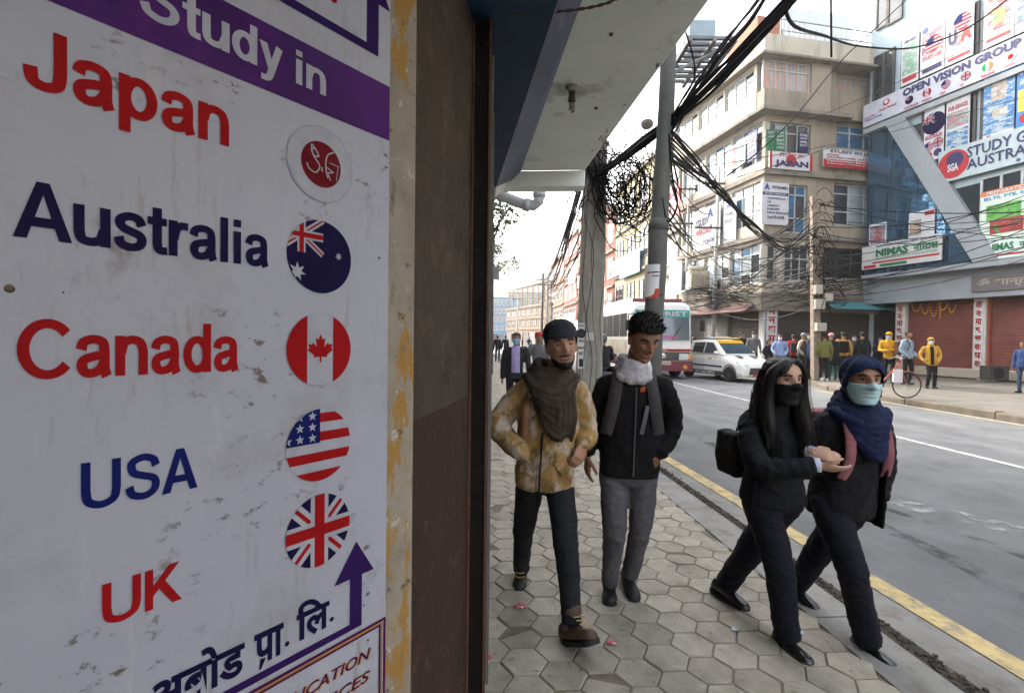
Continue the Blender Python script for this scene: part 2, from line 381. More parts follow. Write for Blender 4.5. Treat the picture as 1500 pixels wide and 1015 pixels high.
# ---- markings
def marking(name, m, pts, width, z=.004):
    o = strip(name, m, pts, -width / 2, width / 2, ROADZ + .004 + z, road)
    return o
ya, yb, yc = g2(1500, 985, ROADZ), g2(975, 672, ROADZ), g2(735, 524, ROADZ)
marking('yellow_edge_line', m_yellow, [ya + (ya - yb).normalized() * 4, ya, yb, yb + (yc - yb) * .4, yc], .15, .008)
ca, cb = g2(1500, 686, ROADZ), g2(1018, 568, ROADZ); cd = (cb - ca).normalized()
marking('white_centre_line', m_white, [ca - cd * 8, ca, cb, cb + cd * 30], .10)
ea, eb = g2(1478, 620, ROADZ), g2(1303, 590.5, ROADZ); ed = (eb - ea).normalized()
marking('yellow_far_edge_line', m_yellow, [ea - ed * 6, ea, eb, eb + ed * 3.2], .10)
marking('faded_lane_line', m_faded, [g2(1560, 795, ROADZ), g2(1400, 755, ROADZ), g2(1290, 733, ROADZ), g2(1180, 712, ROADZ)], .34)
m_streak = mat('tyre_streak', (.055, .055, .058), .85, var=.2, scale=10, alpha_wear=(.46, 4, .55)); m_patch = mat('asphalt_patch', (.085, .086, .09), .9, var=.25, scale=5, bump=.8, bscale=150)
marking('tyre_streak', m_streak, [g2(1560, 838, ROADZ), g2(1400, 778, ROADZ), g2(1260, 733, ROADZ), g2(1060, 660, ROADZ)], .10, .001); marking('tyre_streak', m_streak, [g2(1560, 905, ROADZ), g2(1400, 822, ROADZ), g2(1250, 752, ROADZ), g2(1020, 640, ROADZ)], .16, .002)
mb = MB(); pt_ = [(1120, 590), (1175, 592), (1210, 606), (1195, 622), (1130, 618), (1098, 604)]; mb.add([V3(g2(x, y, ROADZ), ROADZ + .0035) for x, y in pt_], [list(range(6))]); mb.build('asphalt_patch', m_patch, road)
# ---- far pavement: slab with kerb
m_fwalk = mat('far_pavement_concrete', (.135, .122, .103), .9, var=.18, scale=1.6, bump=.3, bscale=40, stain=[((.095, .086, .072), 1.2, .52, .15), ((.07, .063, .054), 5, .64, .05)])
m_fkerb = mat('far_kerb_concrete', (.125, .105, .08), .92, var=.25, scale=4, bump=.5, bscale=30, rnd=.1, stain=[((.10, .085, .065), 3, .5, .15)])
mb = MB(); rings = [[V3(p + Vector((.10, 0.02, 0)), FARZ), Vector((60, p.y + 2, FARZ + .12))] for p in FK]
mb.loft(rings, cap=False, closed=False); fwalk = tag(mb.build('far_pavement', m_fwalk, org=(0, 0, 0)), kind='structure')
s = 0.0
while s < 62:
    p0, t0 = along(FK, s); p1, t1 = along(FK, s + 1.18); n0 = Vector((t0.y, -t0.x, 0)); n1 = Vector((t1.y, -t1.x, 0)); j = kr.gauss(0, .012); z = FARZ + .004 + kr.gauss(0, .006)
    prof = lambda p, n: [V3(p - n * j, -.1), V3(p + n * .2, -.1), V3(p + n * .2, z), V3(p - n * (j - .03), z), V3(p - n * j, z - .03)]
    mb = MB(); mb.loft([prof(p0, n0), prof(p1, n1)]); mb.build('kerb_stone', m_fkerb, fwalk); s += 1.2
# ================================================================== NEAR SHOP
m_plaster = mat('plaster_cream', (.255, .225, .18), .92, var=.2, scale=8, bump=.6, bscale=45, bdist=.006,
                stain=[((.30, .16, .028), 8, .535, .04, (1.5, 1.5, .6), .9), ((.32, .18, .035), 30, .57, .04, (1, 1, .6), .8, (4, .5)), ((.06, .05, .04), 22, .60, .06, (1, 1, 1), .8), ((.09, .08, .065), 9, .60, .12, (1.5, 1.5, .7)), ((.42, .39, .33), 20, .62, .05)])
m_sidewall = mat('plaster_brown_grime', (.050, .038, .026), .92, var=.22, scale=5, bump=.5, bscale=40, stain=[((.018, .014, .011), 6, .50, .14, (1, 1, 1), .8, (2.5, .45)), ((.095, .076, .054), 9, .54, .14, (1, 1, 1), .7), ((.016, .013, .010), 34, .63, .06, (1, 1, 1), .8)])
m_dado = mat('dado_red_brown', (.030, .0145, .0085), .8, var=.2, scale=4, bump=.3, bscale=40, stain=[((.11, .09, .068), 14, .60, .05, (2.5, 2.5, .5), .8, (3, .52)), ((.018, .011, .008), 5, .52, .15), ((.07, .035, .02), 14, .58, .08)])
m_post = mat('shutter_post_steel', (.012, .0095, .008), .6, var=.35, scale=12, bump=.1, bscale=60, spec=.15, stain=[((.07, .03, .015), 14, .64, .08)])
m_soffit = mat('soffit_paint', (.80, .84, .80), .85, var=.07, scale=1.6, bump=.15, bscale=25, stain=[((.42, .42, .37), 2.2, .58, .12), ((.25, .24, .2), 9, .69, .03)])
m_concrete = mat('concrete_wall', (.33, .31, .28), .9, var=.2, scale=1.2, bump=.3, bscale=25, stain=[((.17, .16, .14), .8, .53, .2, (2, 2, .4))])
SG = Plane((-.2912, 1.2), (math.sin(R(35.6)), math.cos(R(35.6))))
shop = thing('shop_building', (-.5, 2.2, 0), 'cream and brown shop corner with white canopy slab beside the paved footway', 'building')
mb = MB(); u1, _ = SG.hit(614, 498)
mb.pbox(SG, -1.7, u1, -.02, 2.99, -.25, -.012); mb.build('wall', m_plaster, shop, bevel=.012)
P1 = SG.pt(u1 + .001, 0, -.03); P2 = at(689, 498, 1.95); P2.z = 0
SW = Plane((P1.x, P1.y), (P2.x - P1.x, P2.y - P1.y)); swl = (P2 - P1).length
zd = SW.hit(650, 597)[1]
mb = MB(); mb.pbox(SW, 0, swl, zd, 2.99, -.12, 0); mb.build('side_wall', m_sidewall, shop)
mb = MB(); mb.pbox(SW, .0, swl, -.02, zd, -.12, .003); mb.build('dado', m_dado, shop)
PP = Plane((P2.x, P2.y), (1, 0)); pw = .066
post = MB().pbox(PP, .002, pw, -.02, 2.98, -.10, .012).build('shutter_post', m_post, shop, bevel=.003)
m_rust = mat('rusty_edge', (.13, .055, .03), .8, var=.4, scale=30)
for a, b in ((.0005, .006), (pw - .005, pw + .0015)):
    MB().pbox(PP, a, b, -.02, 2.98, .0125, .019).build('flange', m_rust, post)
# facade behind, running up the street, and the upper storeys (they shade the footway)
FP = Plane((P2.x + .03, 2.06), (-.052, 1))
MB().obox(Vector((P2.x + .02, 2.06, 0)), Vector((-.15, 2.9, 0)), Vector((-5, 0, 0)), Vector((0, 0, 2.99))).build('shop_wall', m_concrete, shop)
c1 = ground(1046, -8, 3.0); c2 = ground(857, 250, 3.0); c3 = ground(738, 262, 3.0)
e = (c2 - c1).normalized(); c0 = c1 - e * 9
mb = MB(); mb.prism([(c0.x, c0.y, 3.0), (c2.x, c2.y, 3.0), (c2.x - 1.6, c2.y + .12, 3.0), (-1.6, c0.y, 3.0)], (0, 0, .14)); mb.build('canopy_slab', m_soffit, shop, bevel=.01)
mb = MB(); lip = Vector((-1.6, .12, 0)); mb.obox(Vector((c2.x - .002, c2.y - .02, 2.86)), lip, Vector((-.002, .16, 0)), Vector((0, 0, .138))); mb.build('canopy_lip', m_soffit, shop, bevel=.008)
mb = MB(); mb.obox(Vector((c0.x - .30, c0.y, 3.14)), Vector(((c2 - c0).x, (c2 - c0).y, 0)), Vector((-6, 0, 0)), Vector((0, 0, 6.5))); mb.build('upper_storeys', m_concrete, shop)
# plaster crack and patches along the outer canopy edge
mb = MB(); q = random.Random(4)
for k in range(26):
    t = q.uniform(.35, 1); p = c0 + (c2 - c0) * t - Vector((abs(q.gauss(0.03, .02)), 0, 0)); L1 = q.uniform(.02, .09)
    mb.obox(Vector((p.x, p.y, 2.9975)), Vector((q.gauss(0, .01), L1, 0)), Vector((-.006, 0, 0)), Vector((0, 0, .003)))
mb.build('crack', m_bed, shop)['kind'] = 'stuff'
# neighbours along the same side of the street (they shade the road)
m_nb = mat('neighbour_plaster', (.34, .31, .27), .9, var=.2, scale=.7)
y0 = 5.2
for i, (ln, h, lab) in enumerate(((9, 9.5, 'plastered shop house next to the canopied shop'), (11, 8.0, 'lower plastered shop house past the drain pipe'), (13, 9.0, 'plastered shop house behind the roadside tree'), (16, 7.0, 'long low plastered shop house at the far footway'))):
    b = thing('shop_house', (-4 - y0 * .06, y0 + ln / 2, 0), lab, 'building')
    xa, xb = -.35 - y0 * .056, -.35 - (y0 + ln) * .056
    MB().prism([(xa, y0, 0), (xb, y0 + ln - .1, 0), (xb - 7, y0 + ln - .1, 0), (xa - 7, y0, 0)], (0, 0, h)).build('wall', m_nb, b)
    MB().prism([(xa + .15, y0, h), (xb + .15, y0 + ln - .1, h), (xb - 7, y0 + ln - .1, h), (xa - 7, y0, h)], (0, 0, .25)).build('roof', m_concrete, b)
    y0 += ln
# blue fascia sign under the canopy
m_blue = mat('fascia_blue', (.010, .036, .075), .6, var=.25, scale=6, spec=.4, stain=[((.03, .05, .07), 5, .55, .2)])
m_skyprint = mat('fascia_sky_print', (.06, .075, .13), .5, var=.45, scale=3, spec=.5, stretch=(1, .35, 1), stain=[((.30, .26, .32), 2.5, .55, .2, (3, .6, 2), .8)])
m_silver = mat('fascia_silver', (.5, .5, .5), .35, metal=.6, var=.2, scale=5)
ztop, zbot = 2.992, 2.75
A0, A1 = ground(853, 0, ztop), ground(760, 259, ztop); B0, B1 = ground(818, 0, zbot), ground(727, 274, zbot)
da = (A0 - A1).normalized(); db = (B0 - B1).normalized(); A0 += da * 1.5; B0 += db * 1.5
fas = thing('fascia_sign', (B1.x, B1.y, zbot), 'blue box sign with cloudy sky print fixed under the white canopy', 'sign')
mb = MB(); t = Vector((-.02, 0, .004))
mb.prism([A0, A1, B1, B0], Vector((-.02, -.002, .012))); mb.build('printed_face', m_skyprint, fas)
C0 = Vector((B0.x - .55, B0.y, zbot + .002)); C1 = Vector((B1.x - .34, B1.y, zbot + .002))
mb = MB(); mb.prism([B0 + Vector((-.003, 0, .002)), B1 + Vector((-.003, 0, .002)), C1, C0], (0, 0, .012)); mb.build('underside', m_blue, fas)
E1 = B1 + Vector((-.02, .36, .02)); E2 = Vector((A1.x - .02, A1.y + .12, ztop - .02))
mb = MB(); mb.prism([B1 + Vector((0, .004, 0)), A1 + Vector((0, .004, -.002)), E2, E1], (-.015, 0, .006)); mb.build('end_return', m_silver, fas)
# lamp holder with spiral bulb
m_plastic = mat('old_white_plastic', (.33, .31, .26), .6, var=.25, scale=30)
m_brown = mat('brown_bulb_base', (.10, .075, .05), .6, var=.3, scale=40)
L0 = ground(838, 127, 3.0); lamp = thing('ceiling_lamp', L0, 'dusty unlit spiral bulb in a holder under the canopy', 'lamp')
k = L0.y / 2.92
MB().lathe(L0 - Vector((0, 0, .001)), (0, 0, -1), [(.034, 0), (.036, .012), (.024, .016), (.022, .03)], 14).build('holder', m_plastic, lamp, smooth=True)
MB().lathe(L0 - Vector((0, 0, .03)), (0, 0, -1), [(.02, 0), (.017, .03), (.021, .034), (.022, .055), (.016, .06)], 14).build('bulb_base', m_brown, lamp, smooth=True)
pts = [L0 + Vector((math.cos(t * .9) * .014, math.sin(t * .9) * .014, -.09 - t * .0022)) for t in range(24)]
MB().tube(pts, .006, 6).build('bulb_spiral', m_plastic, lamp, smooth=True)
for k, (x, y, s_) in enumerate(((873, 158, .012), (895, 50, .01))):
    p = ground(x, y, 3.0); tag(MB().lathe(p + Vector((0, 0, .001)), (0, 0, -1), [(s_, 0), (s_ * .9, .01), (.004, .012)], 10).build('ceiling_hook', m_brown), ('small round dark hook plug in the canopy soffit beside the lamp', 'small dark peg in the soffit high above the lamp')[k], 'hook')
# drain pipe
m_pipe = mat('pvc_pipe_grey', (.40, .42, .42), .55, var=.15, scale=6, stain=[((.2, .2, .19), 4, .58, .1)])
dp = [at(700, 276, 5.6), at(735, 287, 5.5), at(766, 299, 5.4), at(782, 301, 5.38), at(789, 295, 5.36), at(790, 286, 5.35), at(791, 255, 5.35)]
pipe = thing('drain_pipe', dp[0], 'grey plastic drain pipe with an elbow below the canopy end', 'pipe')
MB().tube(dp, .058, 14).build('pipe', m_pipe, pipe, smooth=True)
MB().tube([at(768, 299.5, 5.39), at(776, 301, 5.385)], .068, 14).build('collar', m_pipe, pipe, smooth=True)
MB().tube([at(789.8, 289, 5.355), at(790.3, 281, 5.35)], .068, 14).build('collar', m_pipe, pipe, smooth=True)
# twisted brown wire across the top
m_wire_br = mat('wire_brown', (.06, .025, .018), .6, var=.3, scale=30)
m_wire = mat('wire_black', (.008, .008, .009), .8, var=.3, scale=20, spec=.1)
m_wire_g = mat('wire_grey', (.03, .03, .032), .8, var=.3, scale=20)
wp = [at(x, y, 1.9) for x, y in ((716, 18), (760, 20), (800, 19), (850, 14), (890, 5), (925, -12))]
def smooth_path(P, n=8):
    out = []
    for i in range(len(P) - 1):
        a, b, c, d = P[max(i - 1, 0)], P[i], P[i + 1], P[min(i + 2, len(P) - 1)]
        for k in range(n):
            t = k / n; out.append(.5 * ((2 * b) + (c - a) * t + (2 * a - 5 * b + 4 * c - d) * t * t + (3 * b - a - 3 * c + d) * t ** 3))
    out.append(P[-1]); return out
wpp = smooth_path(wp, 10)
mb = MB()
for ph in (0, math.pi): mb.tube([p + Vector((0, math.cos(i * .9 + ph) * .003, math.sin(i * .9 + ph) * .003)) for i, p in enumerate(wpp)], .0032, 5)
tag(mb.build('twisted_wire', m_wire_br), 'twisted pair of brown wires strung below the blue fascia', 'wire')
tag(MB().tube(smooth_path([at(716, 20, 1.9), at(730, 8, 1.9), at(745, -6, 1.9)], 5), .003, 5).build('loose_wire', m_wire_g), 'short pale wire rising beside the steel post', 'wire')
# ================================================================== NEAR SIGNBOARD
def sgm(name, col, rough=.45): return mat(name, col, rough, var=.10, scale=18, spec=.04, bump=.02, bscale=30, stain=[((.20, .16, .12), 6, .68, .1, (1, 1, 1), .35)])
m_panel = mat('sign_laminate_white', (.335, .35, .41), .42, var=.05, scale=3, spec=.25, bump=.02, bscale=14,
              stain=[((.20, .18, .15), 3.4, .55, .2, (1, 1, 1), .45), ((.085, .062, .038), 11, .56, .12, (1, 1, .8), .7, (2.6, .54, 9.1)), ((.075, .055, .035), 24, .585, .06, (1, 1, 1.6), .85, (3.5, .50)), ((.22, .19, .15), 16, .56, .1, (3, 3, .5), .5, (2.2, .5, 1.3)), ((.16, .12, .08), 26, .70, .03, (1, 1, .6), .8), ((.42, .42, .45), 5, .60, .04, (2.5, 2.5, .5), .35)])
m_red = sgm('sign_red', (.27, .008, .010)); m_navy = sgm('sign_navy', (.010, .007, .040)); m_ublue = sgm('sign_blue', (.007, .012, .095))
m_purple = mat('sign_purple_band', (.050, .007, .105), .3, var=.35, scale=5, spec=.10, stain=[((.014, .012, .085), 4, .5, .2, (1, 1, .4), .8), ((.16, .03, .22), 3, .56, .2, (1, 1, 1), .7)])
m_violet = sgm('sign_violet', (.026, .010, .075)); m_plum = sgm('sign_plum', (.07, .008, .055)); m_gold = sgm('sign_gold', (.36, .20, .03))
m_swhite = sgm('sign_print_white', (.335, .345, .395)); m_maroon = sgm('sign_maroon', (.12, .008, .013)); m_ring = sgm('sign_ring_blue', (.24, .27, .33))
sgb = thing('shop_signboard', SG.pt(-.4, .6), 'white glossy signboard listing countries with round flags on the shop wall', 'signboard')
zt = SG.hit(570, -10)[1] + .25
MB().pbox(SG, -1.2, 0, .62, zt, -.0115, 0).build('panel', m_panel, sgb)
def poly_on(mb, pts, off, mi=0): mb.add([SG.pt(u, z, off) for u, z in pts], [list(range(len(pts)))], mi)
H = SG.hit
def word(s, left, right, bot, top, m, bold=.028, shear=0, off=.0016, name='lettering', res=5):
    u0 = H(*left)[0]; u1 = H(*right)[0]; z0 = H(*bot)[1]; z1 = H(*top)[1]
    return text_on(MB(), s, SG, u0, z0, u1, z1, off, bold, shear, res=res).build(name, m, sgb)
# purple band
zb0 = H(568, 206)[1]; zb1 = H(572, 129)[1]
mb = MB(); poly_on(mb, [(-1.2, zb0), (-.001, zb0), (-.001, zb1), (-1.2, zb1)], .0010); mb.build('purple_band', m_purple, sgb)
word('अबोड', (214, 1010), (358, 940), (327, 999), (299, 949), m_navy, .03)
word('पा', (372, 930), (415, 920), (411, 957), (415, 910), m_navy, .03)
word('िल', (434, 900), (482, 890), (443, 937), (452, 877), m_navy, .03)
mb = MB(); a = H(381, 964); b = H(389, 962); c = H(382, 979); poly_on(mb, [a, b, c, (c[0] - .004, c[1])], .0017); mb.build('lettering', m_navy, sgb)
def bword(s, left, right, bot, top, m, off=.0016):
    u0 = H(*left)[0]; u1 = H(*right)[0]; z0 = H(*bot)[1]; z1 = H(*top)[1]; mb = MB()
    for k, g in enumerate(bold_text(s)):
        for q in g: poly_on(mb, [(u0 + (u1 - u0) * x, z0 + (z1 - z0) * y) for x, y in q], off + (k % 3) * .00012)
    return mb.build('lettering', m, sgb)
def disc_pts(c, r, n=40): return [(c[0] + r * math.cos(2 * math.pi * k / n), c[1] + r * math.sin(2 * math.pi * k / n)) for k in range(n)]
bword('Study', (204, 10), (413, 90), (388, 118), (368, 37), m_swhite); bword('in', (433, 100), (477, 110), (438, 124.5), (439, 76), m_swhite)
bword('Japan', (33, 110), (335, 190), (187, 194), (88, 52), m_red)
bword('Australia', (18, 350), (393, 360), (200, 371), (62, 268), m_navy)
bword('Canada', (24, 510), (349, 510), (67, 558), (67, 467), m_red)
bword('USA', (118, 700), (289, 700), (138, 746), (256, 657), m_ublue)
bword('UK', (149, 870), (266, 850), (166, 913), (262, 821), m_red)
for px in ((420, 942), (485.5, 906)): mb = MB(); poly_on(mb, disc_pts(H(*px), .0048, 14), .0017); mb.build('full_stop', m_navy, sgb)
# lower arrow: stem, head and bar
zh = H(517, 848)[1]; us0 = H(512, 880)[0]; us1 = H(529.5, 880)[0]; zb = H(530, 914)[1]; zt_ = H(513, 913.5)[1]
um = (us0 + us1) / 2; uh0 = H(489, 859)[0]; uh1 = H(547, 832)[0]; zh = (H(489, 859)[1] + H(547, 832)[1]) / 2
mb = MB(); poly_on(mb, [(uh0, zh), (us0, zh), (us0, zt_), (-1.0, zt_), (-1.0, zb), (us1, zb), (us1, zh), (uh1, zh), (um, H(520, 793)[1])], .0013); mb.build('arrow', m_violet, sgb)
# lower right box with border and lettering
uc, zc = H(557, 906); zc = min(zc, zb - .004); bw = .0075
def frame(u0, u1, z0, z1, w, m, off, name='border'):
    mb = MB(); poly_on(mb, [(u0, z1 - w), (u1, z1 - w), (u1, z1), (u0, z1)], off); poly_on(mb, [(u1 - w, z0), (u1, z0), (u1, z1 - w), (u1 - w, z1 - w)], off); return mb.build(name, m, sgb)
frame(-.8, -.001, .62, zc, .0062, m_plum, .0014); frame(-.8, -.0105, .62, zc - .0072, .0036, m_gold, .0014)
frame(-.8, -.0155, .62, zc - .0112, .005, m_plum, .0014)
ur = H(540, 955)[0]; uI = H(441, 1005)[0]; wE = (ur - uI) / .70
z1 = H(540, 948)[1]; z0 = H(540, 963)[1]; hh = z1 - z0
for dm, m, off in ((.0035, m_gold, .0012), (0, m_plum, .0017)):
    text_on(MB(), 'EDUCATION', SG, ur - wE + dm, z0 - dm * .6, ur + dm, z1 - dm * .6, off, .012, .32).build('lettering', m, sgb)
    z1b = H(540, 980)[1]; text_on(MB(), 'SERVICES', SG, ur - wE * .86 + dm, z1b - hh - dm * .6, ur + dm, z1b - dm * .6, off, .012, .32).build('lettering', m, sgb)
# upper arrow (bar, stem, head)
ub1 = H(554, 60)[0]; ub0 = H(537, 60)[0]; zk0 = H(554, 84)[1]; zk1 = H(536, 62)[1]; zz = H(573, 20)[1]
dw = H(574, 21)[0] - ub1
mb = MB(); poly_on(mb, [(-.55, zk0), (ub1, zk0), (ub1, zz), (ub1 + dw * .85, zz), ((ub0 + ub1) / 2, zz + .085), (ub0 - dw * .85, zz), (ub0, zz), (ub0, zk1), (-.55, zk1)], .0013); mb.build('arrow', m_violet, sgb)
mb = MB(); c = H(488, -2); poly_on(mb, disc_pts(c, .009, 14), .0013); mb.build('red_dot', m_red, sgb)
# ---- round flags
uf = H(468.5, 511)[0]; RF = (H(468.5, 459)[1] - H(468.5, 564.5)[1]) / 2
def clip_circle(poly, c, r, n=44):
    cl = disc_pts(c, r, n); out = list(poly)
    for i in range(n):
        a, b = cl[i], cl[(i + 1) % n]; inp = out; out = []
        def side(p): return (b[0] - a[0]) * (p[1] - a[1]) - (b[1] - a[1]) * (p[0] - a[0])
        for k in range(len(inp)):
            p, q = inp[k], inp[(k + 1) % len(inp)]; sp, sq = side(p), side(q)
            if sp >= 0: out.append(p)
            if (sp >= 0) != (sq >= 0):
                t = sp / (sp - sq); out.append((p[0] + (q[0] - p[0]) * t, p[1] + (q[1] - p[1]) * t))
        if len(out) < 3: return []
    return out
def flag(center, r, layers, name='flag', put=poly_on, parent=sgb, base=.0012, step=.00025):
    """layers: (polygon in flag units with the circle = unit disc, material index)"""
    mats_ = []; mb = MB(); lev = 0
    for poly, m in layers:
        lev += 1
        if m not in mats_: mats_.append(m)
        q = [(center[0] + x * r, center[1] + y * r) for x, y in poly]; q = clip_circle(q, center, r)
        if len(q) > 2: put(mb, q, base + lev * step, mats_.index(m))
    return mb.build(name, mats_, parent)
def rect(x0, y0, x1, y1): return [(x0, y0), (x1, y0), (x1, y1), (x0, y1)]
def star(cx, cy, r, n=5, k=.42, rot=90): return [(cx + (r if i % 2 == 0 else r * k) * math.cos(R(rot + 180 * i / n)), cy + (r if i % 2 == 0 else r * k) * math.sin(R(rot + 180 * i / n))) for i in range(2 * n)]
def bar(x0, y0, x1, y1, w):
    d = Vector((x1 - x0, y1 - y0)).normalized(); n = Vector((-d.y, d.x)) * w / 2
    return [(x0 + n.x, y0 + n.y), (x0 - n.x, y0 - n.y), (x1 - n.x, y1 - n.y), (x1 + n.x, y1 + n.y)]
ALL = rect(-1.1, -1.1, 1.1, 1.1)
def jack(x0, y0, x1, y1, k=1):
    cx, cy = (x0 + x1) / 2, (y0 + y1) / 2; h = (y1 - y0)
    L_ = []
    L_ += [(bar(x0, y0, x1, y1, h * .17), m_swhite), (bar(x0, y1, x1, y0, h * .17), m_swhite), (bar(x0, y0, x1, y1, h * .05), m_red), (bar(x0, y1, x1, y0, h * .05), m_red)]
    L_ += [(rect(x0, cy - h * .125, x1, cy + h * .125), m_swhite), (rect(cx - h * .125, y0, cx + h * .125, y1), m_swhite), (rect(x0, cy - h * .07, x1, cy + h * .07), m_red), (rect(cx - h * .07, y0, cx + h * .07, y1), m_red)]
    return L_
def zc_(x, y0, y1): return (H(x, y0)[1] + H(x, y1)[1]) / 2
cJ = (uf, zc_(480.5, 190, 300)); cA = (uf, zc_(479, 325, 431)); cC = (uf, zc_(468.5, 459, 564.5)); cU = (uf, zc_(464, 598, 705)); cK = (uf, zc_(462, 726, 829))
flag(cJ, RF * 1.03, [(ALL, m_ring)]); flag(cJ, RF, [(ALL, m_swhite)], base=.0016); flag(cJ, RF * .62, [(ALL, m_maroon)], base=.0020)
def ribbon(mb, pts, w, off):
    for a, b in zip(pts, pts[1:]): poly_on(mb, bar(a[0], a[1], b[0], b[1], w), off)
def curve2(P, n=6):
    q = smooth_path([Vector((x, y, 0)) for x, y in P], n); return [(p.x, p.y) for p in q]
mb = MB(); r_ = RF * .62
def js(P): return [(cJ[0] + x * r_, cJ[1] + y * r_) for x, y in P]
ribbon(mb, js(curve2([(-.32, .62), (-.52, .52), (-.38, .3), (-.15, .35), (-.5, .75), (-.42, .3), (-.1, -.08), (-.3, -.42), (-.62, -.32), (-.72, -.1)])), r_ * .06, .0030)
ribbon(mb, js([(-.0, -.12), (.02, -.3)]), r_ * .07, .0030); ribbon(mb, js(curve2([(.62, .72), (.3, .5), (.2, .1), (.24, -.3), (.32, -.52)])), r_ * .06, .0030)
ribbon(mb, js([(.24, -.05), (.6, -.2), (.3, -.28), (.45, -.6)]), r_ * .05, .0030); ribbon(mb, js([(.4, .18), (.85, .14), (.75, -.55)]), r_ * .03, .0030)
mb.build('scribble', m_swhite, sgb)
flag(cA, RF, [(ALL, m_navy)] + jack(-1.25, .05, .06, 1.0) + [(star(-.72, -.48, .26, 7, .45), m_swhite), (star(.55, .08, .12, 7, .45), m_swhite)])
leaf = [(0, .42), (.07, .28), (.15, .32), (.12, .08), (.24, .2), (.26, .14), (.38, .15), (.34, .03), (.40, -.01), (.2, -.16), (.22, -.22), (.03, -.2), (.02, -.36)]
leaf = leaf + [(-x, y) for x, y in leaf[::-1][:-1]]
flag(cC, RF * 1.012, [(ALL, m_ring)]); flag(cC, RF, [(ALL, m_swhite), (rect(-1.1, -1.1, -.40, 1.1), m_red), (rect(.40, -1.1, 1.1, 1.1), m_red), (leaf, m_red)], base=.0016)
US = [(ALL, m_swhite)]

for y0_, y1_ in ((.62, .88), (.10, .36), (-.46, -.2), (-1.0, -.72)): US.append((rect(-1.1, y0_, 1.1, y1_), m_red))
US.append((rect(-1.1, .06, .0, 1.1), m_ublue))
for sx in (-.24, -.62, -.98):
    for sy in (.82, .52, .22): US.append((star(sx, sy, .135), m_swhite))
flag(cU, RF, US)
flag(cK, RF, [(ALL, m_navy)] + jack(-1.1, -1.1, 1.1, 1.1))
# nails
for x, y, s_ in ((14, 423, .006), (555.5, 378, .0035), (539, 869, .0045), (539, 937, .003), (533, 886, .0025), (93, 428, .0015)):
    u, z = H(x, y); MB().lathe(SG.pt(u, z, -.001), SG.n, [(s_, 0), (s_ * .9, .002), (s_ * .4, .0032)], 10).build('nail', m_brown, sgb, smooth=True)
# ================================================================== BUILDINGS ACROSS THE STREET
m_pane = glass('window_glass_dark', (.025, .032, .038)); m_panew = glass('window_glass_pale', (.24, .28, .30), .12); m_paneb = glass('window_glass_blue', (.03, .10, .19), .12)
m_paned = glass('dark_interior_paint', (.012, .012, .013), .3)  # near-black colour stands in for unlit interiors
m_frw = mat('window_frame_white', (.48, .48, .45), .6, var=.1, scale=4); m_frg = mat('window_frame_grey', (.36, .38, .38), .6, var=.15, scale=4); m_frd = mat('window_frame_dark', (.06, .055, .05), .6)
m_tan = mat('render_tan', (.27, .225, .172), .92, var=.15, scale=.7, bump=.3, bscale=14, stain=[((.14, .12, .098), .5, .50, .16, (2.5, 2.5, .45), .8), ((.07, .064, .058), 1.6, .60, .10, (3, 3, .3), .8), ((.35, .31, .25), 3, .64, .08)])
m_cream = mat('render_cream', (.44, .39, .315), .92, var=.12, scale=.7, bump=.2, bscale=14, stain=[((.22, .195, .16), .6, .52, .15, (2.5, 2.5, .4), .7), ((.2, .18, .15), 1.8, .67, .06, (3, 3, .3), .6)])
m_ledge = mat('ledge_concrete', (.19, .165, .135), .93, var=.2, scale=1.2, bump=.3, bscale=20, stain=[((.10, .09, .08), 1.0, .52, .14, (2, 2, .6))])
m_curtain = mat('curtain_peach', (.42, .25, .19), .9, var=.25, scale=3, stretch=(4, 4, .4))
m_shut = mat('shutter_brown_red', (.19, .065, .05), .6, var=.18, scale=1.2, spec=.35, stain=[((.08, .04, .035), .8, .55, .15, (1, 1, 3), .7), ((.18, .12, .10), 4, .66, .06, (1, 1, 4), .6)])
m_shutd = mat('shutter_dark', (.055, .045, .04), .6, var=.2, scale=1.5); m_shutg = mat('shutter_grey', (.12, .115, .11), .55, var=.2, scale=1.5)
m_steel = mat('steel_grey', (.20, .20, .20), .5, metal=.4, var=.2, scale=4)
def rect_px(P, x0, y0, x1, y1):
    u0, z1 = P.hit(x0, y0); u1, z0 = P.hit(x1, y1); return u0, u1, z0, z1
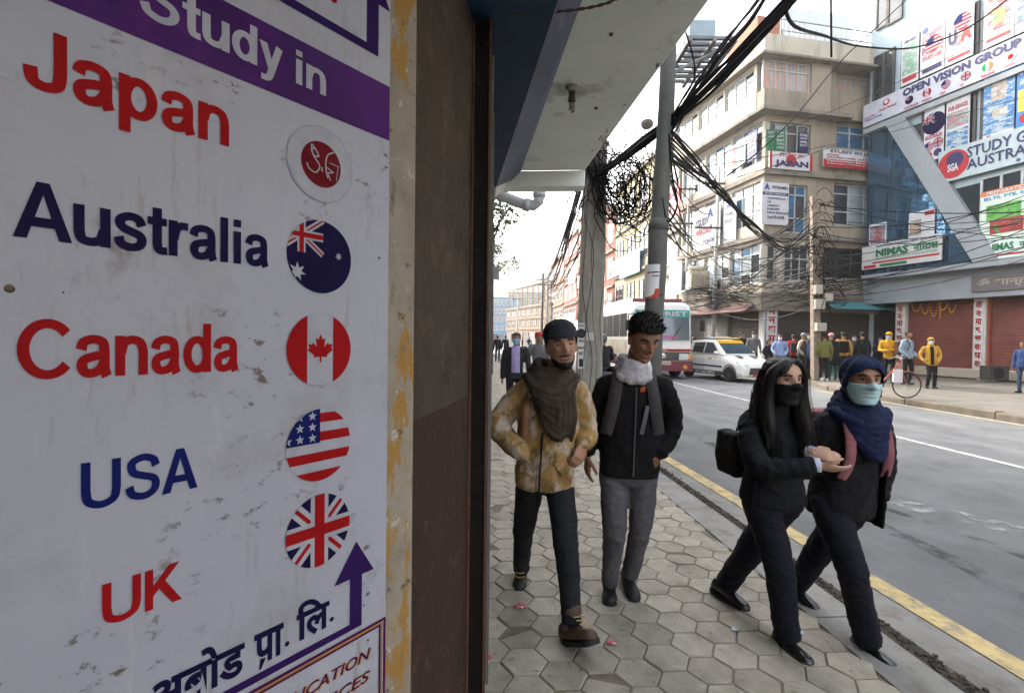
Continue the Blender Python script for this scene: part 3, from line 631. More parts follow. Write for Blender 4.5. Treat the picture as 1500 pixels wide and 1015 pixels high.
def window(bld, P, u0, u1, z0, z1, cols, rows, fm=m_frw, pm=m_pane, off=0.0, fw=.055, name='window', curtain=None):
    """frame with mullions; every pane a sub-part. rows = relative heights from the bottom"""
    mb = MB(); zs = [z0]; tot = sum(rows)
    for r in rows: zs.append(zs[-1] + (z1 - z0) * r / tot)
    us = [u0 + (u1 - u0) * k / cols for k in range(cols + 1)]
    for u in us: mb.pbox(P, u - fw / 2, u + fw / 2, z0 - fw / 2, z1 + fw / 2, off, off + .07)
    for z in zs:
        for a, b in zip(us, us[1:]): mb.pbox(P, a + fw / 2, b - fw / 2, z - fw / 2, z + fw / 2, off, off + .065)
    w_ = mb.build(name, fm, bld)
    for j, (a, b) in enumerate(zip(zs, zs[1:])):
        for i, (c, d) in enumerate(zip(us, us[1:])):
            m = pm[(i + j * 3) % len(pm)] if isinstance(pm, (list, tuple)) else pm
            MB().pbox(P, c + fw / 2, d - fw / 2, a + fw / 2, b - fw / 2, off + .015, off + .025).build('pane', m, w_)
    if curtain:
        mb = MB(); n = int((u1 - u0) / .06); rr = []
        for k in range(n + 1): u = u0 + fw + (u1 - u0 - 2 * fw) * k / n; o = off + .027 + .008 * math.sin(k * 1.9) + .004 * math.sin(k * .7); rr.append([P.pt(u, z0 + fw, o), P.pt(u, z1 - fw, o)])
        mb.loft(rr, cap=False, closed=False); mb.build('curtain', curtain, w_)
    return w_
def window_px(bld, P, x0, y0, x1, y1, cols, rows, **k):
    u0, u1, z0, z1 = rect_px(P, x0, y0, x1, y1); return window(bld, P, u0, u1, z0, z1, cols, rows, **k)
def shutter(bld, P, u0, u1, z0, z1, m, off=0.0, pitch=.085):
    """roller shutter: rounded slats joined, with guide rails and a bottom bar"""
    mb = MB(); n = max(3, int((z1 - z0) / pitch)); rr = []
    for k in range(n):
        a = z0 + (z1 - z0) * k / n; h = (z1 - z0) / n
        for t, o in ((.02, 0), (.15, .014), (.5, .020), (.85, .014), (.98, 0)): rr.append([P.pt(u0, a + h * t, off + o), P.pt(u1, a + h * t, off + o)])
    mb.loft(rr, cap=False, closed=False); s = mb.build('roller_shutter', m, bld); s['kind'] = 'stuff'
    for u in (u0, u1): MB().pbox(P, u - .04, u + .04, z0, z1, off - .01, off + .05).build('guide_rail', m, s)
    MB().pbox(P, u0 + .05, u1 - .05, z0, z0 + .07, off + .021, off + .045).build('bottom_bar', m, s)
    return s
SIGNM = {}
def smat(c, rough=.5):
    k = (tuple(c), rough)
    if k not in SIGNM: SIGNM[k] = mat('print_%02d' % len(SIGNM), c, rough, var=.12, scale=3, spec=.3)
    return SIGNM[k]
PICS = {}
def picmat(a, b, c, seed=0, scale=2.2):
    """printed picture: blotches of three inks, as a photo on a poster reads from far away"""
    k = (a, b, c, seed)
    if k not in PICS:
        d_ = lambda c: tuple(q * .62 for q in c); a, b, c = d_(a), d_(b), d_(c)
        PICS[k] = mat('picture_%02d' % len(PICS), a, .45, var=.35, scale=5, spec=.35, stain=[(b, scale, .50, .04, (1, 1, 1.3 + .2 * seed)), (c, scale * 1.7, .56, .03, (1.4, 1, 1)), (tuple(min(1, q * 1.8 + .1) for q in a), scale * 4, .62, .03)])
    return PICS[k]
RED, NAVY, GREEN, WHITE, BLUE, BLACK = (.32, .012, .018), (.014, .014, .08), (.012, .13, .05), (.46, .46, .47), (.02, .06, .24), (.02, .02, .022)
def board(P, r, label, bg, items, off=.02, th=.05, cat='sign', frame=None, name='sign_board', group=None, px=True):
    """flat printed board on a facade. items: ('t', text, x0,y0,x1,y1, colour[, bold]) | ('r', x0,y0,x1,y1, colour) | ('d', cx,cy,radius(of height), colour) in 0..1 of the board, y up"""
    u0, u1, z0, z1 = rect_px(P, *r) if px else r
    t = thing(name, P.pt((u0 + u1) / 2, z0, off), label, cat, group); w_, h_ = u1 - u0, z1 - z0
    MB().pbox(P, u0, u1, z0, z1, off, off + th).build('panel', smat(bg), t)
    if frame:
        mb = MB(); f = .035
        for a in ((u0 - f, u1 + f, z0 - f, z0), (u0 - f, u1 + f, z1, z1 + f), (u0 - f, u0, z0, z1), (u1, u1 + f, z0, z1)): mb.pbox(P, *a, off - .005, off + th + .01)
        mb.build('frame', smat(frame), t)
    lev = 0
    for it in items:
        lev += 1; o = off + th + .004 + lev * .0008
        if it[0] == 't':
            _, s, x0, y0, x1, y1, c = it[:7]
            text_on(MB(), s, P, u0 + w_ * x0, z0 + h_ * y0, u0 + w_ * x1, z0 + h_ * y1, o + .012, it[7] if len(it) > 7 else .03, res=2).build('lettering', smat(c), t)
        elif it[0] == 'r':
            _, x0, y0, x1, y1, c = it; MB().quad(P.pt(u0 + w_ * x0, z0 + h_ * y0, o), P.pt(u0 + w_ * x1, z0 + h_ * y0, o), P.pt(u0 + w_ * x1, z0 + h_ * y1, o), P.pt(u0 + w_ * x0, z0 + h_ * y1, o)).build('colour_block', smat(c), t)
        elif it[0] == 'p':
            _, x0, y0, x1, y1, cs = it; MB().quad(P.pt(u0 + w_ * x0, z0 + h_ * y0, o), P.pt(u0 + w_ * x1, z0 + h_ * y0, o), P.pt(u0 + w_ * x1, z0 + h_ * y1, o), P.pt(u0 + w_ * x0, z0 + h_ * y1, o)).build('picture', picmat(*cs), t)
        elif it[0] == 'd':
            _, cx, cy, rr, c = it; mb = MB(); mb.add([P.pt(u0 + w_ * cx + h_ * rr * math.cos(2 * math.pi * k / 24), z0 + h_ * cy + h_ * rr * math.sin(2 * math.pi * k / 24), o) for k in range(24)], [list(range(24))]); mb.build('disc', smat(c), t)
        elif it[0] == 'f':
            _, cx, cy, rr, lay = it
            flag((u0 + w_ * cx, z0 + h_ * cy), h_ * rr, lay, 'flag', lambda mb, q, of, mi: mb.add([P.pt(u, z, of) for u, z in q], [list(range(len(q)))], mi), t, o, .0008)
    return t
FJ = [(ALL, m_swhite), (disc_pts((0, 0), .5, 20), m_red)]; FA = [(ALL, m_navy)] + jack(-1.2, .05, .05, 1.0); FC = [(ALL, m_swhite), (rect(-1.1, -1.1, -.4, 1.1), m_red), (rect(.4, -1.1, 1.1, 1.1), m_red), (star(0, 0, .35, 6, .4), m_red)]
FU = [(ALL, m_swhite)] + [(rect(-1.1, y, 1.1, y + .22), m_red) for y in (-1, -.56, -.12, .32, .76)] + [(rect(-1.1, 0, 0, 1.1), m_ublue)]; FK_ = [(ALL, m_navy)] + jack(-1.1, -1.1, 1.1, 1.1)
m_irl = sgm('flag_green', (.02, .25, .08)); m_iro = sgm('flag_orange', (.6, .2, .03)); FI = [(ALL, m_swhite), (rect(-1.1, -1.1, -.35, 1.1), m_irl), (rect(.35, -1.1, 1.1, 1.1), m_iro)]
# ------------------------------------------------------------------ corner building with ribbon windows
CX_, CY_ = 11.7, 24.0
PR = Plane((CX_, CY_), (.982, .19)); PL = Plane((CX_, CY_), (.215, -.977))
cor = thing('corner_building', (CX_ + 2, CY_ + 3, FARZ), 'tan five storey corner building with ribbon windows and small signboards', 'building')
UL = PL.hit(1000, 400)[0] - .3; UR = 6.6
def zpx(y, P=PR, x=1117): return P.hit(x, y)[1]
ztop = zpx(62); z4 = zpx(168); z3 = zpx(252); z2 = zpx(345); z1 = zpx(432)
core = [PL.pt(UL, 0, -.25), PL.pt(0, 0, -.25) + PR.n * -.25, PR.pt(UR, 0, -.25), PR.pt(UR, 0, -9), PL.pt(UL, 0, -9)]
MB().prism([Vector((p.x, p.y, FARZ + .02)) for p in core], (0, 0, ztop - .1)).build('wall', m_tan, cor)
def corner_slab(z0, z1, offL, offR, m, name='ledge', uR=UR, uL=UL):
    c = Vector((CX_, CY_, 0)); k = PL.n.dot(PR.n)
    # outer corner: intersection of the two offset lines
    a = PL.P0 + PL.n * offL; b = PR.P0 + PR.n * offR; den = PL.d.x * PR.d.y - PL.d.y * PR.d.x
    t = ((b - a).x * PR.d.y - (b - a).y * PR.d.x) / den; q = a + PL.d * t
    poly = [PL.pt(uL, 0, offL), q, PR.pt(uR, 0, offR), PR.pt(uR, 0, -.4), PL.pt(-.4, 0, -.4) , PL.pt(uL, 0, -.4)]
    return MB().prism([Vector((p.x, p.y, z0)) for p in poly], (0, 0, z1 - z0)).build(name, m, cor)
# floors: top storey oversails
OV4 = .55
corner_slab(z4, z4 + .16, OV4 + .06, OV4 + .06, m_ledge, uR=4.2); corner_slab(ztop - .9, ztop, OV4 + .12, OV4 + .12, m_cream, 'parapet'); corner_slab(ztop - 1.0, ztop - .9, OV4 + .35, OV4 + .35, m_ledge)
for z in (z3, z2, z1): corner_slab(z - .12, z + .10, .22, .22, m_ledge)
corner_slab(z1 - .75, z1 - .12, .30, .30, m_ledge, 'beam')
def wall_band(P, u0, u1, z0, z1_, o0, o1, m=m_tan, name='wall_panel'): return MB().pbox(P, u0, u1, z0, z1_, o0, o1).build(name, m, cor)
# --- right face, storey by storey (pixel rectangles of the openings)
def face_storey(P, zlo, zhi, wins, o, m, uA, uB, pm=None, rows=(2.2, 1), fm=m_frg):
    """wall panels around openings so that the windows sit in reveals"""
    rs = []
    for (x0, y0, x1, y1, cols, pmat, cur) in wins:
        u0, u1, a, b = rect_px(PlaneOff(P, o), x0, y0, x1, y1); rs.append((u0, u1, max(a, zlo + .02), min(b, zhi - .02), cols, pmat, cur))
    rs.sort(); u = uA
    for (u0, u1, a, b, cols, pmat, cur) in rs:
        if u0 - u > .02: wall_band(P, u, u0, zlo, zhi, -.22, o, m)
        wall_band(P, u0, u1, zlo, a, -.22, o - .002, m); wall_band(P, u0, u1, b, zhi, -.22, o - .002, m)
        window(cor, P, u0 + .03, u1 - .03, a + .03, b - .03, cols, rows, fm, pmat, off=o - .2, curtain=cur)
        MB().pbox(P, u0 + .02, u1 - .02, a + .01, b - .01, o - .26, o - .215).build('dark_backing', m_paned, cor)  # solid dark panel painted as the shaded room behind the window
        u = u1
    if uB - u > .02: wall_band(P, u, uB, zlo, zhi, -.22, o, m)
def PlaneOff(P, o):
    q = Plane((P.P0.x + P.n.x * o, P.P0.y + P.n.y * o), (P.d.x, P.d.y)); return q
face_storey(PR, z4 + .16, ztop - 1.0, [(1121, 84, 1189, 137, 4, m_panew, m_curtain)], OV4, m_tan, -OV4 * .2, 2.95)
face_storey(PR, z4 + .16, ztop - 1.0, [(1229, 88, 1290, 140, 3, m_panew, m_curtain)], .05, m_tan, 2.95, UR)
face_storey(PR, z3 + .10, z4, [(1122, 177, 1187, 226, 4, [m_pane, m_panew, m_paned], None)], .04, m_tan, 0, 2.8)
face_storey(PR, z3 + .10, z4, [(1226, 178, 1290, 222, 3, m_paneb, None)], -.06, m_tan, 2.8, UR)
face_storey(PR, z2 + .10, z3 - .12, [(1152, 270, 1182, 342, 2, [m_pane, m_paneb], None)], .04, m_tan, 0, 2.8, rows=(1, 1.6, .6))
face_storey(PR, z2 + .10, z3 - .12, [(1222, 268, 1292, 333, 3, [m_paned, m_panew, m_panew], None)], -.06, m_tan, 2.8, UR, rows=(1, 1.4, .7))
face_storey(PR, z1 + .10, z2 - .12, [(1117, 358, 1137, 412, 1, m_paned, None), (1150, 358, 1186, 412, 3, m_paned, None)], .04, m_cream, 0, 2.8, rows=(1, .6))
face_storey(PR, z1 + .10, z2 - .12, [(1206, 362, 1292, 410, 4, m_paned, None)], -.06, m_tan, 2.8, UR, fm=m_frd)
# --- left face: ribbons of white windows
nb = 9
for zlo, zhi, o, a, b in ((z4 + .16, ztop - 1.0, OV4, .85, .12), (z3 + .10, z4, .05, .5, .2), (z2 + .10, z3 - .12, .05, .55, .2), (z1 + .10, z2 - .12, .05, .5, .2)):
    hh = zhi - zlo; w0, w1 = zlo + a, zhi - b
    wall_band(PL, UL, -.01, zlo, w0, -.22, o, m_cream); wall_band(PL, UL, -.01, w1, zhi, -.22, o, m_cream)
    us = [UL + .2 + (-.35 - UL) * k / 3 for k in range(4)]
    for k in range(3):
        pm = [m_panew, m_panew, m_pane] if o > .3 else [m_panew, m_pane, m_panew, m_paneb]
        window(cor, PL, us[k] + .06, us[k + 1] - .06, w0 + .03, w1 - .03, 3, (1.7, 1) if o > .3 else (.8, 1.5, .7), m_frw, pm, off=o - .16)
        wall_band(PL, us[k] - .06, us[k] + .06, w0, w1, -.22, o - .01, m_cream, 'pier')
    wall_band(PL, us[3] - .06, -.01, w0, w1, -.22, o - .01, m_cream, 'pier')
    MB().pbox(PL, UL + .05, -.2, w0 + .01, w1 - .01, o - .24, o - .17).build('dark_backing', m_paned, cor)
# corner pillars at street level, shutters, beams
zs0 = FARZ + .15
wall_band(PR, .0, .62, FARZ, z1 - .75, -.24, .12, smat((.58, .57, .55)), 'pillar')
shutter(cor, PR, .66, 3.0, zs0, z1 - .78, m_shutd, -.1); shutter(cor, PR, 3.15, UR - .7, zs0, z1 - .78, m_shutd, -.1)
wall_band(PR, 3.02, 3.13, FARZ, z1 - .75, -.24, .0, smat((.45, .44, .42)), 'pillar'); wall_band(PR, UR - .66, UR - .45, FARZ, z1 - .75, -.24, .02, smat((.45, .46, .47)), 'pillar')
shutter(cor, PL, -2.5, -.1, zs0, z1 - .78, m_shutd, -.06)
shutter(cor, PL, -4.6, -2.62, zs0, z1 - .78, m_shutg, -.06); MB().pbox(PL, UL, -4.7, FARZ, z1 - .75, -.2, -.05).build('dark_shop_backing', m_paned, cor)  # dark slab at the far end paints in the shaded shop interior
m_awn = mat('awning_maroon', (.12, .06, .055), .8, var=.3, scale=3); mb = MB()
mb.prism([PL.pt(-4.8, z1 - .42, .31), PL.pt(-4.8, z1 - .75, .85), PL.pt(-.2, z1 - .75, .85), PL.pt(-.2, z1 - .42, .31)], (0, 0, -.03)); mb.build('awning', m_awn, cor)
tealm = smat((.06, .22, .24)); mb = MB(); mb.prism([PR.pt(3.0, z1 - .25, .31), PR.pt(3.0, z1 - .6, 1.0), PR.pt(UR - .2, z1 - .6, 1.0), PR.pt(UR - .2, z1 - .25, .31)], (0, 0, -.03)); mb.build('awning', tealm, cor)
# roof terrace: railing, brick room, tank, white wall
RP = PlaneOff(PR, OV4 - .1)
mb = MB()
for z in (ztop + .35, ztop + .85): mb.pbox(RP, .3, UR, z - .02, z + .02, -.02, .02)
mb.build('railing', m_steel, cor)
for k in range(22): MB().pbox(RP, .3 + k * .29, .325 + k * .29, ztop, ztop + .85, -.012, .012).build('baluster', m_steel, cor)
m_brick = mat('brick_red', (.30, .12, .075), .9, var=.25, scale=4, bump=.3, bscale=30)
MB().pbox(PR, .9, 2.3, ztop, ztop + 2.6, -4.5, -2.0).build('roof_room', m_brick, cor); MB().pbox(PR, 2.5, UR, ztop, ztop + 3.4, -5.5, -2.2).build('roof_wall', smat((.5, .52, .54)), cor)
tk = PR.pt(4.5, ztop, -.9); tag(MB().lathe(tk, (0, 0, 1), [(.42, 0), (.44, .1), (.42, .2), (.44, .3), (.42, .4), (.44, .5), (.35, .62), (.12, .7)], 16).build('water_tank', m_frd, smooth=True), 'small black water tank on the roof terrace behind railing', 'tank')
# signs on the corner building
board(PlaneOff(PR, .24), (1126, 222, 1188, 252), 'white study board with red disc and blue capitals on the corner building', WHITE, [('r', 0, 0, .06, 1, RED), ('r', .94, 0, 1, 1, RED), ('d', .5, .52, .36, RED), ('t', 'STUDY IN', .22, .74, .78, .95, RED), ('t', 'JAPAN', .12, .06, .9, .52, NAVY, .05)])
board(PlaneOff(PR, .16), (1205, 218, 1292, 252), 'white and red notice board with small lettering under blue windows', WHITE, [('r', 0, 0, 1, .42, RED), ('t', 'STUDY IN JAPAN', .1, .74, 1.0, .96, NAVY), ('t', 'INTAKE', .05, .62, .25, .72, RED), ('t', 'JANUARY / APRIL / JULY / OCT', .05, .46, .9, .58, RED), ('t', 'Yamenwase Japanese La', .04, .26, .97, .39, WHITE), ('t', '& Education Consultancy Pvt. Ltd.', .05, .15, .9, .23, WHITE), ('t', '3rd F', .72, .02, .96, .13, WHITE)])
board(PlaneOff(PR, .12), (1115, 267, 1153, 331), 'tall white notice board with blue triangle emblem and country list', WHITE, [('r', .02, .70, .98, .77, NAVY), ('t', 'A', .08, .82, .28, .97, BLUE, .05), ('t', 'PYRAMID', .38, .85, .96, .92, NAVY), ('t', 'STUDY ABROAD', .1, .715, .9, .755, WHITE)] + [('t', s_, .2, .60 - k * .085, .2 + .075 * len(s_), .645 - k * .085, NAVY) for k, s_ in enumerate(('AUSTRALIA', 'UK', 'CANADA', 'EUROPE', 'NEW ZEALAND'))] + [('t', '2nd FLOOR', .2, .14, .85, .21, NAVY)])
for r_, lb, c, tx in (((1123, 190, 1134, 224), 'narrow green exam poster in the corner window', GREEN, ('STUDY', 'JAPAN')), ((1136, 190, 1149, 224), 'wide green exam poster headed with white capitals', GREEN, ('TEST', 'JLPT', 'NAT', 'TOP-J', 'J-TEST')), ((1170, 194, 1183, 225), 'navy intake poster in the corner window', NAVY, ('INTAKE', 'JANUARY', 'APRIL', 'JULY'))):
    board(PlaneOff(PR, .0), r_, lb, c, [('t', s_, .1, .8 - k * .17, .9, .92 - k * .17, WHITE) for k, s_ in enumerate(tx)], off=0.0, th=.02, cat='poster')
SL = PlaneOff(PL, .12)
board(SL, (1018, 312, 1056, 365), 'large white study banner with blue emblem on ribbon windows', WHITE, [('t', 'STUDY', .1, .62, .6, .78, NAVY), ('t', 'ABROAD', .1, .42, .7, .56, RED), ('t', 'A', .55, .75, .75, .95, BLUE, .05), ('t', 'PYRAMID', .4, .2, .95, .3, NAVY)], cat='banner')
board(SL, (1062, 296, 1079, 352), 'narrow pale banner with blue emblem beside the study banner', WHITE, [('t', 'A', .2, .78, .6, .93, BLUE, .05), ('t', 'PYRAMID', .15, .62, .85, .7, NAVY), ('t', 'STUDY', .15, .45, .8, .54, NAVY)], cat='banner')
board(SL, (1097, 196, 1110, 232), 'small blue Japan study poster near the building corner', NAVY, [('t', s_, .1, .72 - k * .22, .9, .88 - k * .22, WHITE) for k, s_ in enumerate(('STUDY', 'IN', 'JAPAN'))], cat='poster')
board(SL, (1074, 215, 1081, 245), 'narrow red and white poster between ribbon windows', WHITE, [('r', .1, .1, .9, .45, RED), ('r', .1, .6, .9, .9, RED)], cat='poster')
board(SL, (1083, 208, 1093, 240), 'narrow green and white poster between ribbon windows', WHITE, [('r', .1, .1, .9, .5, GREEN), ('r', .1, .65, .9, .9, GREEN)], cat='poster')
BP = PlaneOff(PR, .13)
u0, u1, a, b = rect_px(BP, 1121, 447, 1138, 512); a = FARZ + .9
board(BP, (u0, u1, a, b), 'white pillar sign with tall column of red Devanagari letters edged in blue', (.6, .6, .6), [('r', 0, 0, .07, 1, (.05, .12, .3)), ('r', .93, 0, 1, 1, (.05, .12, .3))] + [('t', s_, .2, 1 - (k + 1) * .195, .8, 1 - k * .195 - .045, RED, .03) for k, s_ in enumerate(('म', 'न', 'का', 'म', 'ना'))], px=False, th=.02)
# ------------------------------------------------------------------ glazed consultancy building on the right
OG = Plane((18.8, 20.6), (.29, -.956)); OUo = .85; OU = PlaneOff(OG, OUo)
m_ovwall = mat('cladding_pale_blue', (.30, .375, .41), .5, var=.08, scale=.8, spec=.4, stain=[((.20, .24, .26), .9, .54, .15, (2, 2, .4), .6)])
m_curt = mat('curtain_glass_blue', (.085, .18, .28), .04, metal=.8, var=.15, scale=.6, spec=.6)
m_grey = mat('beam_grey', (.25, .27, .28), .7, var=.12, scale=1, stain=[((.2, .2, .2), .8, .56, .15, (2, 2, .5), .6)])
glz = thing('glazed_building', (21, 19.5, FARZ), 'pale blue glass fronted building hung with study abroad banners above brown shutters', 'building')
ul = OU.hit(1267, 300)[0]; ur = 5.5; zl = OU.hit(1430, 388)[1]; ztp = 22.0
MB().pbox(OU, ul, ur, zl, ztp, -9, -.15).build('wall', m_ovwall, glz)
MB().pbox(OG, ul - .3, ur, zl - 1.25, zl - .001, -.35, .5).build('beam', m_grey, glz)
MB().pbox(OG, ul - .3, ur, FARZ, zl - 1.25, -9, -.3).build('back_wall', m_paned, glz)
MB().pbox(OU, ul - .05, ur, zl - .12, zl + .1, -1.2, .08).build('ledge', m_grey, glz)
b1 = rect_px(OU, 1263, 158, 1262, 190); bz0, bz1 = b1[2], b1[3]
MB().pbox(OU, ul - .1, ur, bz0 - .32, bz0 - .1, -.2, .12).build('ledge', m_grey, glz)
# curtain wall panes, left of the sloping beam
zc0, zc1 = zl + .1, bz0 - .32
T0, T1 = OU.hit(1303, 196)[0], OU.hit(1432, 386)[0]
def ubeam(z): return T1 + (T0 - T1) * (z - zc0) / (zc1 - zc0)
NZ = 4
for j in range(NZ):
    a, b = zc0 + (zc1 - zc0) * j / NZ, zc0 + (zc1 - zc0) * (j + 1) / NZ
    for i in range(4):
        c, d = ul + .05 + i * 1.15, ul + .05 + (i + 1) * 1.15 - .03
        ra, rb = ubeam(a) - .1, ubeam(b) - .1
        if c > max(ra, rb): continue
        poly = [(c, a), (min(d, ra), a), (min(d, rb), b), (c, b)] if c < min(ra, rb) else [(c, a), (min(d, ra), a), (c, a + (b - a) * (ra - c) / (ra - rb))]
        if len(poly) == 4 and poly[2][0] < d and poly[1][0] >= d: poly.insert(2, (d, a + (b - a) * (ra - d) / (ra - rb)))
        MB().prism([OU.pt(u, z + .015, -.10 + rng.uniform(-.01, .01)) for u, z in poly], OU.n * .02).build('glass_pane', m_curt, glz)
mb = MB(); mb.prism([OU.pt(ubeam(zc0) - .1, zc0, -.1), OU.pt(ubeam(zc0) + .75, zc0, -.1), OU.pt(ubeam(zc1) + .75, zc1, -.1), OU.pt(ubeam(zc1) - .1, zc1, -.1)], OU.n * .22); mb.build('sloping_beam', m_grey, glz)
for x0, y0, x1, y1, c in ((1279, 85, 1292, 150, 1), (1293, 78, 1306, 146, 1), (1283, 0, 1297, 35, 1), (1300, -30, 1318, 25, 1)):
    window_px(glz, OU, x0, y0, x1, y1, c, (1,), fm=m_frd, pm=m_pane, off=-.13, fw=.08)
# dark glazing behind the posters
for x0, y0, x1, y1, c in ((1320, 62, 1428, 108, 3), (1439, 18, 1520, 42, 2), (1350, 165, 1424, 218, 2), (1437, 118, 1530, 172, 2)):
    u0, u1, a, b = rect_px(OU, x0, y0, x1, y1)
    if b - a < 1.2: b = a + 2.2
    window(glz, OU, u0, u1, a, b, c, (1,), fm=m_frd, pm=m_pane, off=-.14, fw=.1)
mb = MB(); tri = [OU.hit(1322, 188), OU.hit(1352, 178), OU.hit(1352, 238)]; mb.prism([OU.pt(u, z, -.13) for u, z in tri], OU.n * .03); mb.build('window', m_pane, glz)
u0, u1, a, b = rect_px(OU, 1383, 280, 1434, 375); mb = MB(); mb.prism([OU.pt(u0, b, -.13), OU.pt(u1, b, -.13), OU.pt(u1, a, -.13)], OU.n * .03); mb.build('window', m_pane, glz)
window_px(glz, OU, 1436, 262, 1560, 352, 4, (1,), fm=m_frg, pm=m_pane, off=-.14, fw=.08)
OB = OU
bz = dict(off=.03, th=.06)
def bpx(l, r, tl, br): return (OU.hit(l, tl)[0], OU.hit(r, br)[0], OU.hit(r, br)[1], OU.hit(l, tl)[1])
ub = OU.hit(1600, 0)[0]
board(OU, (ul - .12, ub, bz0, bz1), 'long white banner with navy group name and six round flags', (.42, .43, .48), [('t', 'OPEN VISION GROUP', .235, .60, .77, .93, NAVY, .05), ('t', 'Study Abroad', .10, .40, .2, .52, RED), ('t', 'Admissions Worldwide', .01, .22, .12, .3, BLUE), ('t', 'Head Office', .01, .34, .08, .42, RED), ('d', .14, .72, .14, RED), ('d', .14, .74, .08, (.6, .6, .62)), ('t', 'Admission', .86, .55, 1.0, .75, RED), ('t', '3B Nova', .87, .3, .98, .45, NAVY)] + [('f', .27 + k * .092, .38, .17, f_) for k, f_ in enumerate((FA, FC, FU, FK_, FI, FJ))] + [('t', s_, .245 + k * .092 - .002 * len(s_) * 0, .04, .245 + k * .092 + .0085 * len(s_), .14, RED) for k, s_ in enumerate(('AUSTRALIA', 'CANADA', 'USA', 'UK', 'IRELAND', 'JAPAN'))], px=False, cat='banner', **bz)
b2 = rect_px(OU, 1374, 212, 1500, 240)
uS = OU.hit(1377, 240)[0]; zS0 = OU.hit(1500, 238)[1]; zS1 = OU.hit(1500, 186)[1]
board(OU, (uS, ub + 1, zS0, zS1), 'pale banner with red round emblem and spaced dark capitals', (.33, .40, .41), [('d', .10, .5, .44, RED), ('d', .112, .62, .24, NAVY), ('t', 'SGA', .065, .28, .135, .52, WHITE, .04), ('t', 'STUDY GUIDE', .19, .56, .72, .88, NAVY, .015), ('t', 'AUSTRALIA', .19, .20, .66, .5, NAVY, .015), ('t', '9861804', .52, .03, .72, .14, NAVY), ('d', .49, .09, .05, (.05, .05, .2))], px=False, cat='banner', **bz)
PST = [((1321, 73, 1345, 118), 'white poster with pale green map above the group banner', [('p', .06, .2, .94, .8, ((.45, .5, .48), (.2, .42, .28), (.6, .62, .62), 1)), ('t', 'OPEN VISION', .15, .85, .85, .92, NAVY), ('r', .1, .06, .9, .16, RED)], WHITE),
       ((1349, 62, 1383, 108), 'white poster with striped flag collage above the group banner', [('p', .06, .4, .94, .86, ((.5, .5, .52), (.4, .08, .1), (.08, .1, .3), 2)), ('f', .55, .58, .15, FU), ('d', .2, .9, .06, BLUE), ('t', 'STUDY USA', .1, .3, .9, .38, RED), ('r', .1, .06, .9, .14, NAVY)], WHITE),
       ((1386, 48, 1425, 95), 'white poster with large red and blue A above the group banner', [('p', .3, .3, .95, .95, ((.52, .5, .5), (.35, .2, .18), (.1, .12, .3), 3)), ('t', 'U', .1, .35, .4, .62, NAVY, .06), ('t', 'A', .55, .35, .92, .62, RED, .06), ('f', .6, .72, .15, FU), ('r', .1, .06, .9, .12, RED)], WHITE),
       ((1442, 20, 1485, 60), 'white poster with red and blue painted map at the banner end', [('p', .12, .25, .88, .85, ((.5, .5, .5), (.55, .08, .06), (.06, .2, .5), 4)), ('p', .3, .35, .7, .6, ((.1, .4, .15), (.6, .45, .1), (.5, .1, .1), 5)), ('r', .1, .08, .9, .14, RED)], WHITE),
       ((1488, 0, 1530, 45), 'bluish poster at the right end above the group banner', [('p', .05, .15, .95, .9, ((.1, .2, .45), (.5, .55, .6), (.4, .1, .1), 6))], WHITE)]
for (x0, y0, x1, y1), lb, it, c in PST:
    u0, z1_ = OU.hit(x0, y0); u1 = OU.hit(x1, y1)[0]
    board(OU, (u0, u1, bz1 + .12, bz1 + 2.25), lb, c, it, px=False, cat='poster', off=-.02, th=.03)
zq0 = OU.hit(1383, 228)[1]; zq1 = OU.hit(1353, 165)[1]
for x0, x1, lb, it, c in ((1354, 1383, 'white poster with round southern flag below the group banner', [('f', .5, .68, .2, FA), ('t', 'AUSTRALIA', .06, .4, .94, .48, RED), ('f', .25, .26, .09, FU), ('f', .72, .3, .09, FK_), ('d', .25, .1, .07, RED), ('d', .72, .12, .07, NAVY)], WHITE),
                          (1386, 1420, 'pale poster headed services with blue lower half', [('p', .04, .04, .96, .42, ((.06, .2, .45), (.5, .6, .65), (.1, .35, .5), 7)), ('p', .04, .46, .96, .74, ((.35, .45, .4), (.5, .2, .25), (.15, .3, .2), 8)), ('t', 'OUR SERVICES', .08, .78, .92, .86, RED)], WHITE),
                          (1440, 1485, 'bright blue poster with cloud and opera house picture', [('p', .0, .12, 1, 1, ((.03, .2, .48), (.5, .6, .68), (.05, .3, .6), 9)), ('p', .25, .58, .75, .9, ((.5, .42, .34), (.6, .6, .62), (.3, .2, .15), 10)), ('p', .3, .34, .8, .46, ((.6, .62, .6), (.5, .45, .3), (.7, .7, .7), 11)), ('d', .2, .06, .045, RED)], WHITE),
                          (1488, 1535, 'blue and yellow poster beside the opera house poster', [('r', .05, .3, .95, .6, (.6, .5, .05)), ('t', 'STUDY', .1, .8, .9, .9, WHITE), ('t', 'AUSTRALIA', .1, .66, .9, .75, WHITE), ('d', .3, .2, .07, RED)], (.04, .16, .42))):
    u0 = OU.hit(x0, 190)[0]; u1 = OU.hit(x1, 190)[0]; board(OU, (u0, u1, zq0 - .05, zq1 + (.1 if x0 < 1430 else .45)), lb, c, it, px=False, cat='poster', off=-.02, th=.03)
